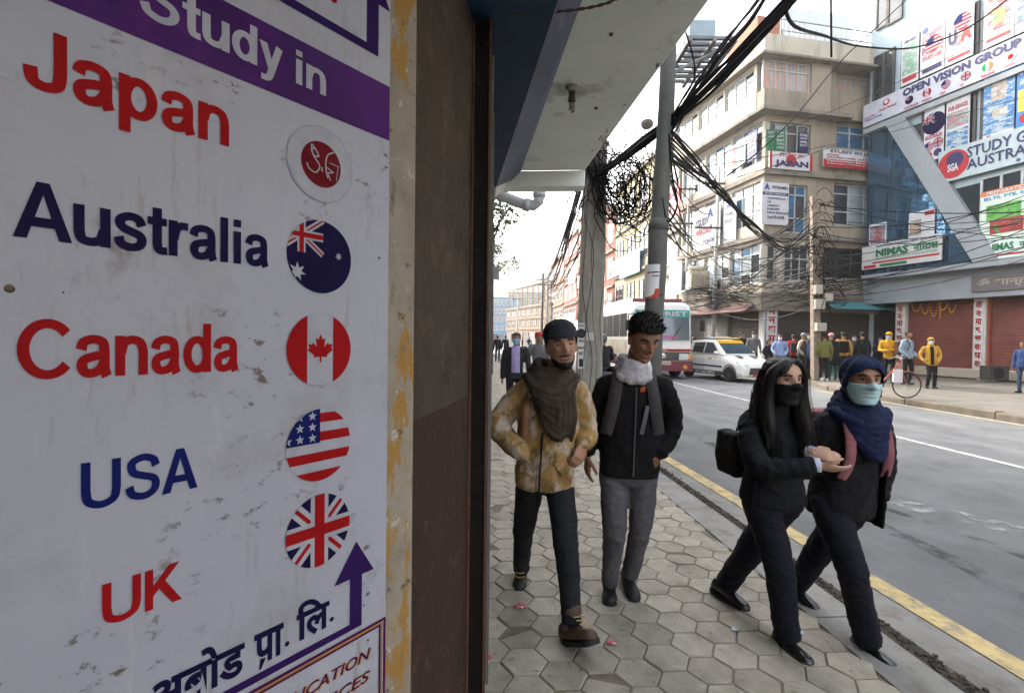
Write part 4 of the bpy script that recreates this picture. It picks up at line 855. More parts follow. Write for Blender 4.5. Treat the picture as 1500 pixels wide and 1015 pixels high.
u0 = OU.hit(1437, 300)[0]; board(OU, (u0, ub + 1, OU.hit(1437, 355)[1], OU.hit(1437, 283)[1]), 'pale green class poster with large green and red map picture', (.50, .58, .50), [('r', 0, .9, 1, 1, (.5, .15, .05)), ('t', 'PREPARATION CLASSES', .05, .91, .6, .98, WHITE), ('t', 'IELTS, PTE, SAT, TOEFL', .03, .80, .6, .87, (.05, .2, .4)), ('p', .05, .40, .32, .70, ((.10, .42, .07), (.2, .5, .1), (.06, .3, .05), 12)), ('p', .08, .12, .34, .40, ((.45, .05, .05), (.3, .03, .03), (.08, .35, .06), 13)), ('p', .36, .08, .52, .56, ((.4, .28, .2), (.06, .1, .25), (.5, .5, .5), 14)), ('p', .55, .1, .98, .75, ((.3, .4, .45), (.5, .45, .4), (.1, .2, .4), 15))], px=False, cat='poster', off=-.02, th=.04)
board(OU, (u0 - .1, ub + 1, zl + .12, OU.hit(1437, 356)[1] - .02), 'pale green banner with green capitals below the class poster', (.50, .60, .55), [('t', 'NIMAS', .1, .45, .3, .85, GREEN, .04), ('t', 'निमास', .34, .45, .5, .9, GREEN, .03), ('r', .05, .15, .6, .25, RED)], px=False, cat='banner', off=.04)
board(OU, rect_px(OU, 1267, 362, 1383, 381), 'white banner with green capitals and red line on blue glazing', (.45, .45, .43), [('t', 'NIMAS', .2, .46, .62, .78, GREEN, .05), ('t', 'निमास', .68, .46, .97, .82, GREEN, .03), ('t', 'EDUCATION FOUNDATION', .2, .34, .95, .43, (.15, .3, .2)), ('t', 'AUSTRALIA CANADA NEW ZEALAND', .2, .86, .95, .95, NAVY), ('r', .15, .2, .98, .27, RED), ('r', .25, .04, .6, .15, GREEN), ('r', .03, .04, .2, .15, RED)], px=False, cat='banner', off=.10, th=.07)
board(OU, (1273, 330, 1297, 357), 'small poster with round red and blue picture on blue glazing', (.5, .55, .6), [('p', .05, .1, .95, .9, ((.35, .4, .5), (.45, .08, .06), (.05, .06, .2), 16))], cat='poster', off=-.05, th=.03)
board(OU, (1331, 313, 1368, 346), 'white poster with red strip and pale emblem on blue glazing', WHITE, [('r', .62, .8, .98, .95, RED), ('p', .05, .15, .5, .7, ((.5, .45, .4), (.3, .2, .15), (.6, .6, .6), 17)), ('t', '30', .1, .3, .4, .6, (.4, .3, .2))], cat='poster', off=-.05, th=.03)
# street level: pillars with red letters, brown shutters, step
zsh = OG.hit(1380, 440)[1]
def upx(x, y=500): return OG.hit(x, y)[0]
zp1 = zl - 1.25
MB().pbox(OG, upx(1255), 6, FARZ + .06, FARZ + .42, -.3, .42).build('step', smat((.42, .37, .28)), glz, bevel=.02)
zst = FARZ + .42
for x0, x1 in ((1314, 1328), (1428, 1446)): MB().pbox(OG, upx(x0), upx(x1), zst, zp1, -.3, .12).build('pillar', smat((.55, .53, .49)), glz)
shutter(glz, OG, upx(1330), upx(1426), zst, zp1 - .05, m_shut, -.1); shutter(glz, OG, upx(1449), upx(1449) + 3.4, zst, zp1 - .05, m_shut, -.1)
MB().pbox(OG, upx(1446.5), upx(1449), zst, zp1, -.2, .04).build('door_jamb', smat((.35, .10, .06)), glz)
MB().pbox(OG, upx(1288), upx(1313), FARZ + .42, zp1, -.3, -.2).build('doorway', m_paned, glz)  # shade inside the doorway painted as a dark slab
NEP = ('ता', 'रे', 'मा', 'म्', 'ज्या', 'सः', 'प', 'सः')
for x0, x1, lb in ((1315, 1327, 'narrow pillar sign of red Devanagari letters beside the dark doorway'), (1430, 1443, 'narrow pillar sign of red Devanagari letters between two brown shutters')):
    board(OG, (upx(x0), upx(x1), zst + .05, zp1 - .05), lb, (.58, .56, .53), [('t', s_, .15, 1 - (k + 1) * .123, .85, 1 - k * .123 - .035, RED, .03) for k, s_ in enumerate(NEP)], px=False, off=.125, th=.02)
board(OG, (upx(1437, 405), 5, zp1 + .22, zp1 + .85), 'dark grey stone fascia with carved pale Devanagari lettering', (.13, .12, .115), [('t', 'ॐ शान्ति भवन', .04, .2, .6, .8, (.34, .30, .26), .02)], px=False, off=.51, th=.05)
board(OG, (1443, 550, 1471, 562), 'small white floor banner with pink capitals by the step', WHITE, [('t', 'FLEX/STI', .05, .5, .95, .9, (.45, .05, .3), .03), ('r', .05, .1, .9, .3, (.1, .3, .25))], off=.46, th=.02, cat='banner')
# marigold garland on the shutter head
m_mari = mat('marigold', (.55, .24, .03), .9, var=.3, scale=60); mb = MB(); gp = []
for k in range(5):
    a, b = upx(1336 + k * 13), upx(1336 + (k + 1) * 13)
    for t in range(12): f = t / 12; gp.append(OG.pt(a + (b - a) * f, zp1 - .12 - .42 * 4 * f * (1 - f) * (.7 + .3 * ((k * 7) % 3)), .06))
for p in gp: mb.ball(p, .035, n=5, m=3)
for x in (1322, 1380): 
    for t in range(10): mb.ball(OG.pt(upx(x), zp1 - .1 - t * .075, .16), .033, n=5, m=3)
tag(mb.build('marigold_garland', m_mari), 'orange marigold garland looped along the top of the brown shutter', 'garland', kind='stuff')

# further buildings of the same street, beside and behind the camera (they close off the sky there)
for k, (y0, y1, x, h_, lb) in enumerate(((2, 14.3, 22.5, 18, 'plastered block next to the glazed building'), (-14, 1.6, 23, 18, 'plastered block across the street facing the signboard wall'))):
    b = thing('shop_house', (x + 4, (y0 + y1) / 2, FARZ), lb, 'building'); MB().box(x, x + 8, y0, y1, FARZ - .1, h_).build('wall', m_tan, b); MB().box(x - .2, x + 8.2, y0 - .05, y1 + .05, h_, h_ + .3).build('roof', m_ledge, b)
    for f in range(3):
        for c in range(3): W_ = Plane((x, 0), (0, -1)); cy = y0 + (y1 - y0) * (c + .5) / 3; window(b, W_, -cy - 1.1, -cy + 1.1, 4 + f * 2.9, 5.6 + f * 2.9, 2, (1, .6), m_frg, m_pane, off=.0)
b = thing('shop_house', (-3.4, -7, 0), 'plastered shop house behind the signboard wall', 'building'); MB().box(-7, -1.35, -14, -2.2, 0, 9).build('wall', m_nb, b); MB().box(-7.1, -1.2, -14.1, -2.1, 9, 9.3).build('roof', m_concrete, b)
bb = thing('shop_house', (8, -44, 0), 'wide plastered block closing the other end of the street', 'building'); MB().box(-12, 24, -50, -40, 0, 14).build('wall', m_nb, bb); MB().box(-12.2, 24.2, -50.2, -39.8, 14, 14.3).build('roof', m_concrete, bb)  # added unseen block; cuts the low sky light on the signboard
MB().box(-1.35, .75, -14, -2.4, 3.0, 3.14).build('canopy', m_soffit, b)

# roller shutters along the canopied shop front and its neighbours (seen only when stepping aside)
FS = Plane((P2.x + .026, 2.06), (-.15, 2.9)); shutter(shop, FS, .12, 2.78, .1, 2.5, m_shutg, .004); MB().pbox(FS, .05, 2.85, 2.56, 2.72, .002, .05).build('shutter_hood', m_steel, shop)
# ================================================================== PEOPLE
UP = Vector((0, 0, 1))
def cloud_tex(size):
    k = 'folds_%.3f' % size
    t = bpy.data.textures.get(k)
    if not t: t = bpy.data.textures.new(k, 'CLOUDS'); t.noise_scale = size; t.noise_depth = 2
    return t
def skin(mb, name, m, parent, voxel=.009, smooth=6, folds=None):
    o = mb.build(name, m, parent, smooth=True)
    r = o.modifiers.new('remesh', 'REMESH'); r.mode = 'VOXEL'; r.voxel_size = voxel; r.use_smooth_shade = True
    s = o.modifiers.new('smooth', 'SMOOTH'); s.factor = .5; s.iterations = smooth
    for (size, strength) in (folds or []):
        d = o.modifiers.new('folds', 'DISPLACE'); d.texture = cloud_tex(size); d.strength = strength; d.mid_level = .5; d.texture_coords = 'GLOBAL'
    return o
def limb(mb, pts, radii, n=14, sub=5, rip=None):
    P = smooth_path([Vector(p) for p in pts], sub); rr = []
    for i in range(len(pts) - 1):
        for k in range(sub): rr.append(radii[i] + (radii[i + 1] - radii[i]) * k / sub)
    rr.append(radii[-1])
    if not rip: mb.tube(P, rr, n, round_end=True); return
    # creased tube: slanting ripples, strongest where rip = (amplitude, wavelength, [(position 0..1, width), ...]) says
    amp, wl, spots = rip; q = random.Random(int(abs(P[0].x * 7919 + P[-1].z * 104729)) % 9999); Pd, rd = [], []
    for a, b, ra, rb in zip(P, P[1:], rr, rr[1:]):
        m = max(1, int((b - a).length / .010))
        for k in range(m): Pd.append(a + (b - a) * (k / m)); rd.append(ra + (rb - ra) * k / m)
    Pd.append(P[-1]); rd.append(rr[-1]); N_ = len(Pd); tot = sum((b - a).length for a, b in zip(Pd, Pd[1:])); dist = 0; rings = []; up = None; ph = [q.uniform(0, 6.28) for _ in range(4)]; n = 26
    for i, p in enumerate(Pd):
        t = (Pd[min(i + 1, N_ - 1)] - Pd[max(i - 1, 0)]).normalized()
        if up is None: up = Vector((0, 0, 1)) if abs(t.z) < .9 else Vector((0, 1, 0))
        x = up.cross(t).normalized(); y = t.cross(x); up = y
        if i: dist += (p - Pd[i - 1]).length
        f = dist / tot; env = .10 + sum(G(f - c, w) for c, w in spots); ring = []
        for k in range(n):
            th = 2 * math.pi * k / n; wv = math.sin(dist / wl * 6.283 + 1.6 * math.sin(th + ph[0]) + ph[1]) + .6 * math.sin(dist / (wl * .62) * 6.283 - 2 * th + ph[2]) * math.sin(th + ph[3]); rad = rd[i] + amp * env * (wv - .3)
            ring.append(p + x * (math.cos(th) * rad) + y * (math.sin(th) * rad))
        rings.append(ring)
    mb.loft(rings); mb.ball(Pd[0], rd[0] * .98, n=12, m=8); mb.ball(Pd[-1], rd[-1] * .7, n=12, m=8)
def rings_mb(mb, spec, n=22, p=.85):
    """spec: (centre, lateral axis, forward axis, half width, half depth)"""
    rr = []
    for c, s, f, hw, hd in spec:
        ring = []
        for k in range(n):
            a = 2 * math.pi * k / n; ca, sa = math.cos(a), math.sin(a)
            ring.append(c + s * (hw * math.copysign(abs(ca) ** p, ca)) + f * (hd * math.copysign(abs(sa) ** p, sa)))
        rr.append(ring)
    mb.loft(rr)
HT = [(-.114, .018, .066, .034), (-.108, .030, .078, .012), (-.096, .041, .083, -.012), (-.080, .051, .085, -.040), (-.055, .061, .086, -.062), (-.030, .067, .086, -.076), (0, .072, .087, -.088), (.028, .075, .089, -.095), (.056, .075, .085, -.096), (.080, .068, .070, -.086), (.098, .052, .047, -.065), (.108, .032, .024, -.04), (.113, .010, .0, -.014)]
def lerp_tab(z):
    for a, b in zip(HT, HT[1:]):
        if a[0] <= z <= b[0]:
            t = (z - a[0]) / (b[0] - a[0]); return [a[i] + (b[i] - a[i]) * t for i in (1, 2, 3)]
    return HT[0][1:] if z < HT[0][0] else HT[-1][1:]
def G(x, s): return math.exp(-(x / s) ** 2)
def head_pt(a, z, features=True, smile=0.0, chin=1.0):
    w_, f_, b_ = lerp_tab(z); ca, sa = math.cos(a), math.sin(a)
    x = w_ * math.copysign(abs(ca) ** .9, ca); mid = (f_ + b_) / 2; y = mid + (f_ - b_) / 2 * math.copysign(abs(sa) ** .9, sa)
    if features and sa > 0:
        fr = max(0, sa) ** .6
        nose_h = .030 * G(z + .020, .016) + .021 * G(z + .004, .018) + .012 * G(z - .018, .018)
        y += fr * nose_h * G(x, .0135 + .006 * G(z + .022, .012))
        y -= fr * .013 * (G(x - .031, .017) + G(x + .031, .017)) * G(z - .018, .013)
        y += fr * .006 * G(z - .040, .011) * G(abs(x) - .028, .026)
        y += fr * .007 * (G(abs(x) - .042, .018)) * G(z + .014 - smile * .004, .020) * (1 + smile)
        y += fr * (.009 * G(z + .048, .007) + .009 * G(z + .062, .008)) * G(x, .026 + .008 * smile)
        y -= fr * .006 * G(z + .055, .0035) * G(x, .028)
        y -= fr * .005 * G(z + .074, .008) * G(x, .03)
        y += fr * .008 * chin * G(z + .094, .014) * G(x, .024)
    return Vector((x, y, z))
class Head:
    def __init__(s, c, fwd, up=UP, size=1.0, smile=0.0, roll=0.0):
        s.c = Vector(c); f = Vector(fwd).normalized(); u = Vector(up); u = (u - f * u.dot(f)).normalized()
        r = f.cross(u).normalized(); s.smile = smile; s.k = size
        if roll: q = Matrix.Rotation(roll, 3, f); u = q @ u; r = q @ r
        s.X, s.Y, s.Z = -r, f, u           # X = person's left
    def w(s, v): return s.c + (s.X * v.x + s.Y * v.y + s.Z * v.z) * s.k
    def mesh(s, mb, n=56, m=64, features=True):
        mb.loft([[s.w(head_pt(2 * math.pi * k / n, -.114 + .227 * (j / m), features, s.smile)) for k in range(n)] for j in range(m + 1)])
        for sx in (-1, 1):        # ears
            mb.ball(s.w(Vector((sx * .076, -.006, -.004))), .010 * s.k, .019 * s.k, .032 * s.k, 10, 8, s.X, (s.Y * .95 - s.Z * .2).normalized(), s.Z)
        # neck stub
        return s
    def shell(s, mb, mask, off, n=72, m=60, zr=(-.114, .113)):
        g = {}; fs = []
        for j in range(m + 1):
            z = zr[0] + (zr[1] - zr[0]) * j / m
            for k in range(n):
                a = 2 * math.pi * k / n; p = head_pt(a, z, True, s.smile); q = head_pt(a, z, False)
                if mask(p, a):
                    w_, f_, b_ = lerp_tab(z); c = Vector((0, (f_ + b_) / 2, min(max(z, -.06), .02))); nn = (q - c).normalized()
                    g[(j, k)] = len(mb.v); mb.v.append(s.w(p + nn * off(p, a)))
        for j in range(m):
            for k in range(n):
                q = [(j, k), (j, (k + 1) % n), (j + 1, (k + 1) % n), (j + 1, k)]
                if all(t in g for t in q): mb.f.append([g[t] for t in q]); mb.m.append(0)
        if all((m, k) in g for k in range(n)): mb.f.append([g[(m, k)] for k in range(n)]); mb.m.append(0)
        return mb
def solid(o, th, sub=0, off=1):
    s = o.modifiers.new('thickness', 'SOLIDIFY'); s.thickness = th; s.offset = off
    if sub: d = o.modifiers.new('sub', 'SUBSURF'); d.levels = sub; d.render_levels = sub
    return o
def hand(mb, wrist, d, pn, side=1, curl=.5, k=1.0, spread=.1):
    """wrist point, finger direction d, palm normal pn; thumb on the 'side' (+1/-1) of d x pn"""
    d = Vector(d).normalized(); pn = Vector(pn); pn = (pn - d * pn.dot(d)).normalized(); s = d.cross(pn).normalized() * side
    w = Vector(wrist)
    rings_mb(mb, [(w, s, pn, .024 * k, .018 * k), (w + d * .03 * k, s, pn, .034 * k, .016 * k), (w + d * .065 * k, s, pn, .040 * k, .015 * k), (w + d * .088 * k, s, pn, .038 * k, .012 * k)], 14)
    for i, (o, L, r) in enumerate(((.029, .066, .0088), (.010, .075, .009), (-.010, .070, .0086), (-.028, .055, .0078))):
        p = w + d * (.080 * k) + s * (o * k); dd = (d + s * (o * spread * 10)).normalized(); pts = [p - dd * .012 * k, p]; cu = curl * (1 + .12 * i)
        ang = 0
        for j, f in enumerate((.45, .32, .26)):
            ang += cu * (.45, .75, .55)[j]
            p = p + (dd * math.cos(ang) + pn * math.sin(ang)) * (L * f * k); pts.append(p)
        mb.tube(pts, [r * k * q for q in (1.05, 1.05, 1, .95, .85)], 9, round_end=True)
    p = w + d * .022 * k + s * .026 * k; t1 = (d * .6 + s * .75 + pn * .35).normalized(); t2 = (d * .9 + s * .25 + pn * .45).normalized()
    mb.tube([p - t1 * .01 * k, p + t1 * .035 * k, p + t1 * .035 * k + t2 * .028 * k, p + t1 * .035 * k + t2 * .05 * k], [.013 * k, .0115 * k, .010 * k, .0085 * k], 9, round_end=True)
def shoe(person, ankle, toe, m_up, m_sole, k=1.0, boot=False, name='shoe'):
    a, t = Vector(ankle), Vector(toe); v = (t - a)
    ft = Vector((v.x, v.y, 0)).normalized()
    L = .275 * k; h = .082 * k
    # foot axis from heel to toe; ankle sits above t=.27
    ax = (t + UP * .02 - (a - UP * h)); ax = ax.normalized(); side = ax.cross(UP).normalized(); up = side.cross(ax).normalized()
    heel = t - ax * L + up * .0
    prof = [(0, .022, .060), (.04, .031, .078), (.14, .036, .088), (.28, .038, .094 if not boot else .10), (.42, .040, .078), (.58, .044, .060), (.74, .046, .050), (.88, .042, .043), (.96, .030, .034), (1.0, .012, .020)]
    rr = []; n = 16
    for tt, hw, hh in prof:
        c = heel + ax * (L * tt); ring = []
        for i in range(n):
            an = 2 * math.pi * i / n; ca, sa = math.cos(an), math.sin(an); zz = (sa + 1) / 2
            ring.append(c + side * (hw * k * math.copysign(abs(ca) ** .7, ca) * (1 - .25 * max(0, sa))) + up * (hh * k * max(0.0, min(1, zz * 1.15 - .1))))
        rr.append(ring)
    mb = MB(); mb.loft(rr); o = mb.build(name, m_up, person, smooth=True)
    mb = MB(); limb(mb, [mix(a, heel + ax * (L * .25) + up * .05, .6), a + UP * (.05 if boot else .03)], [.044 * k, .050 * k if boot else .040 * k], sub=2); mb.build('boot_shaft' if boot else 'sock', m_up, o, smooth=True)
    mb = MB(); n2 = 20; out = []
    for i, (tt, hw, hh) in enumerate(prof): out.append((tt, hw * 1.06))
    L1 = [heel + ax * (L * (tt * 1.02 - .01)) + side * (hw * k) for tt, hw in out]; L2 = [heel + ax * (L * (tt * 1.02 - .01)) - side * (hw * k) for tt, hw in out][::-1]
    poly = L1 + L2; mb.prism([p - up * .022 * k for p in poly], up * (.024 * k)); mb.build('sole', m_sole, o)
    return o
def mix(a, b, t): return Vector(a) + (Vector(b) - Vector(a)) * t
def torso_spec(J, fwd, table, lat=None):
    hip = (J['hipR'] + J['hipL']) / 2; nk = J['neck']; s0 = (J['hipL'] - J['hipR']); s0.z = 0; s1 = (J['shL'] - J['shR']); out = []
    s0.normalize(); s1.normalize(); ax = (nk - hip)
    for t, hw, hd in table:
        tt = min(1, max(0, t)); s = (s0 * (1 - tt) + s1 * tt).normalized(); f = s.cross(ax).normalized()
        if f.dot(fwd) < 0: f = -f
        out.append((hip + ax * t, s, f, hw, hd))
    return out
SK = {}
def skinmat(c): 
    k = 'skin_%.3f' % c[0]
    m = mat(k, c, .5, var=.12, scale=25, spec=.35, bump=.05, bscale=200)
    b = m.node_tree.nodes['Principled BSDF']; b.inputs['Subsurface Weight'].default_value = .12; b.inputs['Subsurface Radius'].default_value = (.6, .25, .15); b.inputs['Subsurface Scale'].default_value = .012
    return m
def wrinkle(m, strength=.5):
    """larger cloth creases: stretched, distorted noise added below the weave bump"""
    if m.get('wrinkled'): return m
    m['wrinkled'] = 1; N, L = m.node_tree.nodes, m.node_tree.links; b = N['Principled BSDF']; tc = N.new('ShaderNodeTexCoord'); mp = N.new('ShaderNodeMapping'); mp.inputs['Scale'].default_value = (1, 1, 1.9); mp.inputs['Rotation'].default_value = (.3, .5, 0)
    L.new(tc.outputs['Object'], mp.inputs[0]); n = N.new('ShaderNodeTexNoise'); n.inputs['Scale'].default_value = 7; n.inputs['Detail'].default_value = 3; n.inputs['Distortion'].default_value = 1.2
    n.noise_type = 'RIDGED_MULTIFRACTAL'; L.new(mp.outputs[0], n.inputs['Vector'])
    bp = N.new('ShaderNodeBump'); bp.inputs['Strength'].default_value = strength; bp.inputs['Distance'].default_value = .02; L.new(n.outputs[0], bp.inputs['Height'])
    old = b.inputs['Normal'].links[0].from_node if b.inputs['Normal'].links else None
    if old: L.new(bp.outputs[0], old.inputs['Normal'])
    else: L.new(bp.outputs[0], b.inputs['Normal'])
    return m
def cloth(name, c, var=.18, rough=.85, fine=220, **k): return wrinkle(mat('cloth_' + name, c, rough, var=var, scale=12, bump=.35, bscale=fine, spec=.2, bdist=.003, **k))
m_black_sole = mat('sole_black', (.02, .02, .02), .8); m_white_sole = mat('sole_pale', (.45, .40, .33), .8); m_hair = mat('hair_black', (.008, .0065, .006), .42, var=.5, scale=70, spec=.25, stretch=(1, 1, .08), bump=.5, bscale=120, bdist=.004); m_brow = mat('brow_black', (.015, .012, .01), .8)
m_eyew = mat('eye_white', (.20, .17, .15), .4); m_iris = mat('iris_dark', (.02, .012, .008), .15); m_lip = mat('lip_brown', (.22, .075, .06), .5); m_teeth = mat('teeth', (.62, .58, .5), .35)
def face_parts(person, H_, lips=True, teeth=False, lids=0.0):
    for sx in (-1, 1):
        e = H_.w(Vector((sx * .031, .0640, .0165))); k = H_.k
        eb = MB().ball(e, .0125 * k, None, None, 12, 8).build('eye', m_eyew, person, smooth=True)
        MB().ball(e + (H_.Y * .0085 - H_.Z * (.003 + lids * .006)) * k, .0062 * k, None, None, 10, 6).build('iris', m_iris, eb, smooth=True)
        P = [H_.w(head_pt(math.pi / 2 - sx * a, z, True) + Vector((0, .004, 0))) for a, z in ((.20, .036), (.36, .0405), (.55, .0395), (.72, .033))]
        MB().tube(smooth_path(P, 3), [.0028 * k] + [.0046 * k] * 8 + [.002 * k], 6).build('eyebrow', m_brow, person, smooth=True)
        # upper lid line
        P = [e + (H_.X * (x * .0135) + H_.Y * (.0122 * math.sqrt(max(0, 1 - x * x * .8))) + H_.Z * (.0045 - .004 * x * x - lids * .008)) * k for x in (-.95, -.5, 0, .5, .95)]
        MB().tube(smooth_path(P, 3), .0022 * k, 5).build('eyelid', m_brow, person, smooth=True)
    if lips:
        k = H_.k; sm = H_.smile
        for z0, r, nm in ((-.0505, .0035, 'upper_lip'), (-.0605 - sm * .004, .0045, 'lower_lip')):
            P = [H_.w(head_pt(math.pi / 2 - a, z0 + sm * .010 * (abs(a) / .42) ** 2 * (1.0 if nm[0] == 'u' else 1.6), True, sm) + Vector((0, .0015, 0))) for a in (-.40, -.26, -.1, .1, .26, .40)]
            MB().tube(smooth_path(P, 3), [.0012 * k] + [r * k] * 14 + [.0012 * k], 7).build(nm, m_lip, person, smooth=True)
        if teeth:
            P = [H_.w(head_pt(math.pi / 2 - a, -.0548 + sm * .011 * (abs(a) / .42) ** 2, True, sm) + Vector((0, .0032, 0))) for a in (-.33, -.2, 0, .2, .33)]
            MB().tube(smooth_path(P, 3), [.001 * k] + [.0032 * k] * 11 + [.001 * k], 6).build('teeth', m_teeth, person, smooth=True)
def tufts(mb, pts, r0, rand, droop=.3):
    for p, d, L in pts:
        d = Vector(d).normalized(); q = p + d * L * .5 + Vector((rand.gauss(0, .15), rand.gauss(0, .15), 0)) * L * .3; e = p + d * L + UP * (-droop * L) + Vector((rand.gauss(0, .2), rand.gauss(0, .2), rand.gauss(0, .1))) * L
        mb.tube([p, q, e], [r0, r0 * .8, r0 * .15], 3, cap=False)
def base_body(person, J, Hd, fwd, m_skin, slim=1.0, voxel=.0048, hands=(), rng_=(), features=True):
    mb = MB(); Hd.mesh(mb, features=features)
    k = slim
    limb(mb, [J['neck'] - UP * .05, mix(J['neck'], Hd.w(Vector((0, -.03, -.08))), .5), Hd.w(Vector((0, -.022, -.06)))], [.062, .055, .054], sub=3)
    rings_mb(mb, torso_spec(J, fwd, [(-.1, .09, .08), (0, .14 * k, .095 * k), (.3, .13 * k, .09 * k), (.7, .14 * k, .095 * k), (.9, .12 * k, .075 * k), (1.0, .06, .055)]))
    for sd_ in 'RL':
        limb(mb, [J['neck'] * .4 + J['sh' + sd_] * .6 - UP * .03, J['sh' + sd_] - UP * .02, J['el' + sd_], J['wr' + sd_]], [.028, .034, .032, .024])
        limb(mb, [J['hip' + sd_], J['kn' + sd_], J['an' + sd_] + UP * .03], [.06 * k, .036, .024])
    for h in hands: hand(mb, **h)
    return skin(mb, 'body', m_skin, person, voxel, 3)
def jacket(person, J, fwd, m, table, arm, name='jacket', voxel=.009, folds=((.10, .020), (.035, .006)), cuff=0.0, collar=None):
    mb = MB(); rings_mb(mb, torso_spec(J, fwd, table))
    for sd_ in 'RL':
        if arm is None: break
        w = J['wr' + sd_]; e = J['el' + sd_]; w2 = w - (w - e).normalized() * cuff
        limb(mb, [J['neck'] * .35 + J['sh' + sd_] * .65 - UP * .02, J['sh' + sd_] - UP * .01, e, w2], [arm[0] * .95, arm[0], arm[1], arm[2]], rip=(.0034, .050, [(.58, .16), (.97, .12), (.2, .1)]) if voxel < .012 else None)
    return skin(mb, name, m, person, voxel, 3, folds)
def trousers(person, J, fwd, m, r, name='trousers', voxel=.009, folds=((.10, .016), (.04, .006)), waist=(.15, .11), hem=.02):
    mb = MB(); rings_mb(mb, torso_spec(J, fwd, [(-.14, waist[0] * .62, waist[1] * .75), (-.05, waist[0], waist[1]), (.1, waist[0] * .97, waist[1] * .95), (.2, waist[0] * .9, waist[1] * .9)]))
    for sd_ in 'RL':
        h, k, a = J['hip' + sd_], J['kn' + sd_], J['an' + sd_]
        limb(mb, [h - UP * .01, mix(h, k, .5), k, mix(k, a, .5), a + (a - k).normalized() * (hem + .012)], [r[0], (r[0] + r[1]) / 2 * 1.02, r[1], (r[1] + r[2]) / 2 * .98, r[2]], rip=(.0024, .046, [(.5, .07), (.97, .12), (.04, .08)]) if voxel < .012 else None)
    return skin(mb, name, m, person, voxel, 2, folds)
def mask_part(person, Hd, m, off=.011):
    mb = MB()
    def ok(p, a): return p.y > .004 and -.103 < p.z < -.004 + .014 * G(p.x, .02)
    Hd.shell(mb, ok, lambda p, a: off + .008 * G(p.x, .03) * G(p.z + .03, .03) + .0016 * math.sin(p.z * 520))
    o = solid(mb.build('face_mask', m, person, smooth=True), .002)
    for sx in (-1, 1):
        P = [Hd.w(Vector((sx * .074, .010, -.02))), Hd.w(Vector((sx * .083, -.015, .01))), Hd.w(Vector((sx * .082, -.024, -.012))), Hd.w(Vector((sx * .07, .01, -.06)))]
        MB().tube(smooth_path(P, 4), .0018, 4).build('ear_loop', m, o, smooth=True)
    return o
def px_joints(d): return {k: at(*v) for k, v in d.items()}
def scalp(p, a): # hair region: above the hairline in front, down to the nape behind
    lim = .066 if p.y > .045 else (.066 - (.045 - p.y) * 1.05 if p.y > -.02 else max(-.075, -.002 - (-.02 - p.y) * 2.2))
    return p.z > lim
# ------------------------------------------------------------------ man in knitted cap
mA = thing('person', ground(800, 905), 'man in dark knitted cap, brown scarf and mustard patterned jacket, walking', 'person', 'people walking on the near footway')
JA = px_joints(dict(neck=(806, 556, 2.88), shR=(768, 572, 2.92), shL=(846, 572, 2.86), elR=(731, 622, 2.88), wrR=(767, 664, 2.72), elL=(859, 628, 2.88), wrL=(854, 650, 2.78), hipR=(778, 700, 2.90), hipL=(819, 700, 2.86), knR=(768, 768, 3.05), anR=(763, 832, 3.32), toeR=(760, 864, 3.16), knL=(829, 795, 2.70), anL=(838, 908, 2.60), toeL=(872, 936, 2.45)))
fA = Vector((.12, -1, 0)).normalized()
HA = Head(at(822, 508, 2.80), (.13, -1, -.02), size=1.04, smile=.9, roll=.10)
base_body(mA, JA, HA, fA, skinmat((.34, .185, .12)), hands=(dict(wrist=JA['wrL'], d=at(845, 674, 2.74) - JA['wrL'], pn=(-.5, .8, 0), side=1, curl=.8, k=1.0),))
face_parts(mA, HA, True, True, lids=.7)
m_camo = mat('cloth_mustard_camo', (.32, .205, .075), .9, var=.15, scale=14, bump=.3, bscale=200, spec=.2, bdist=.003, stain=[((.18, .105, .035), 7.0, .50, .08), ((.47, .40, .33), 8.5, .485, .11, (1.3, 1.3, .7)), ((.24, .16, .10), 9.5, .60, .06)])
wrinkle(m_camo); jacket(mA, JA, fA, m_camo, [(-.10, .155, .115), (-.05, .172, .128), (.05, .172, .13), (.3, .165, .125), (.55, .172, .128), (.8, .17, .118), (.93, .11, .09), (1.02, .065, .065)], (.072, .070, .052), folds=((.12, .026), (.045, .009)))
m_dk = cloth('charcoal_trousers', (.015, .016, .020)); trousers(mA, JA, fA, m_dk, (.083, .066, .052), waist=(.14, .105), hem=.0)
# zip and belly strap lines
sp = torso_spec(JA, fA, [(-.09, .165, .125), (.1, .172, .131), (.3, .165, .128), (.5, .17, .13)])
MB().tube([c + f * (hd + .012) + s * (-.005) for c, s, f, hw, hd in sp], .006, 5).build('zip', m_dk, mA)
m_boot = mat('boot_dark', (.03, .026, .022), .6, var=.3, scale=30); m_boot2 = mat('boot_brown', (.07, .045, .028), .6, var=.3, scale=30); m_lace = mat('lace_tan', (.33, .24, .12), .8)
for sd_ in 'RL':
    b_ = shoe(mA, JA['an' + sd_], JA['toe' + sd_], m_boot if sd_ == 'R' else m_boot2, m_black_sole, 1.0, True, 'boot')
    a, t = JA['an' + sd_], JA['toe' + sd_]; ax = (t - a); sx = Vector((ax.x, ax.y, 0)).cross(UP).normalized()
    for k in range(4): c = mix(a + UP * .045, mix(a, t, .55) + UP * .03, k / 3) + Vector((ax.x, ax.y, 0)).normalized() * .045 * (1 - k / 5); MB().tube([c - sx * .028, c + Vector((ax.x, ax.y, 0)).normalized() * .012, c + sx * .028], .0035, 5).build('lace', m_lace, b_)
m_cap = mat('cloth_knit_cap', (.022, .026, .033), .9, var=.2, scale=30, bump=.6, bscale=140, spec=.2, bdist=.003, stretch=(1, 1, 3))
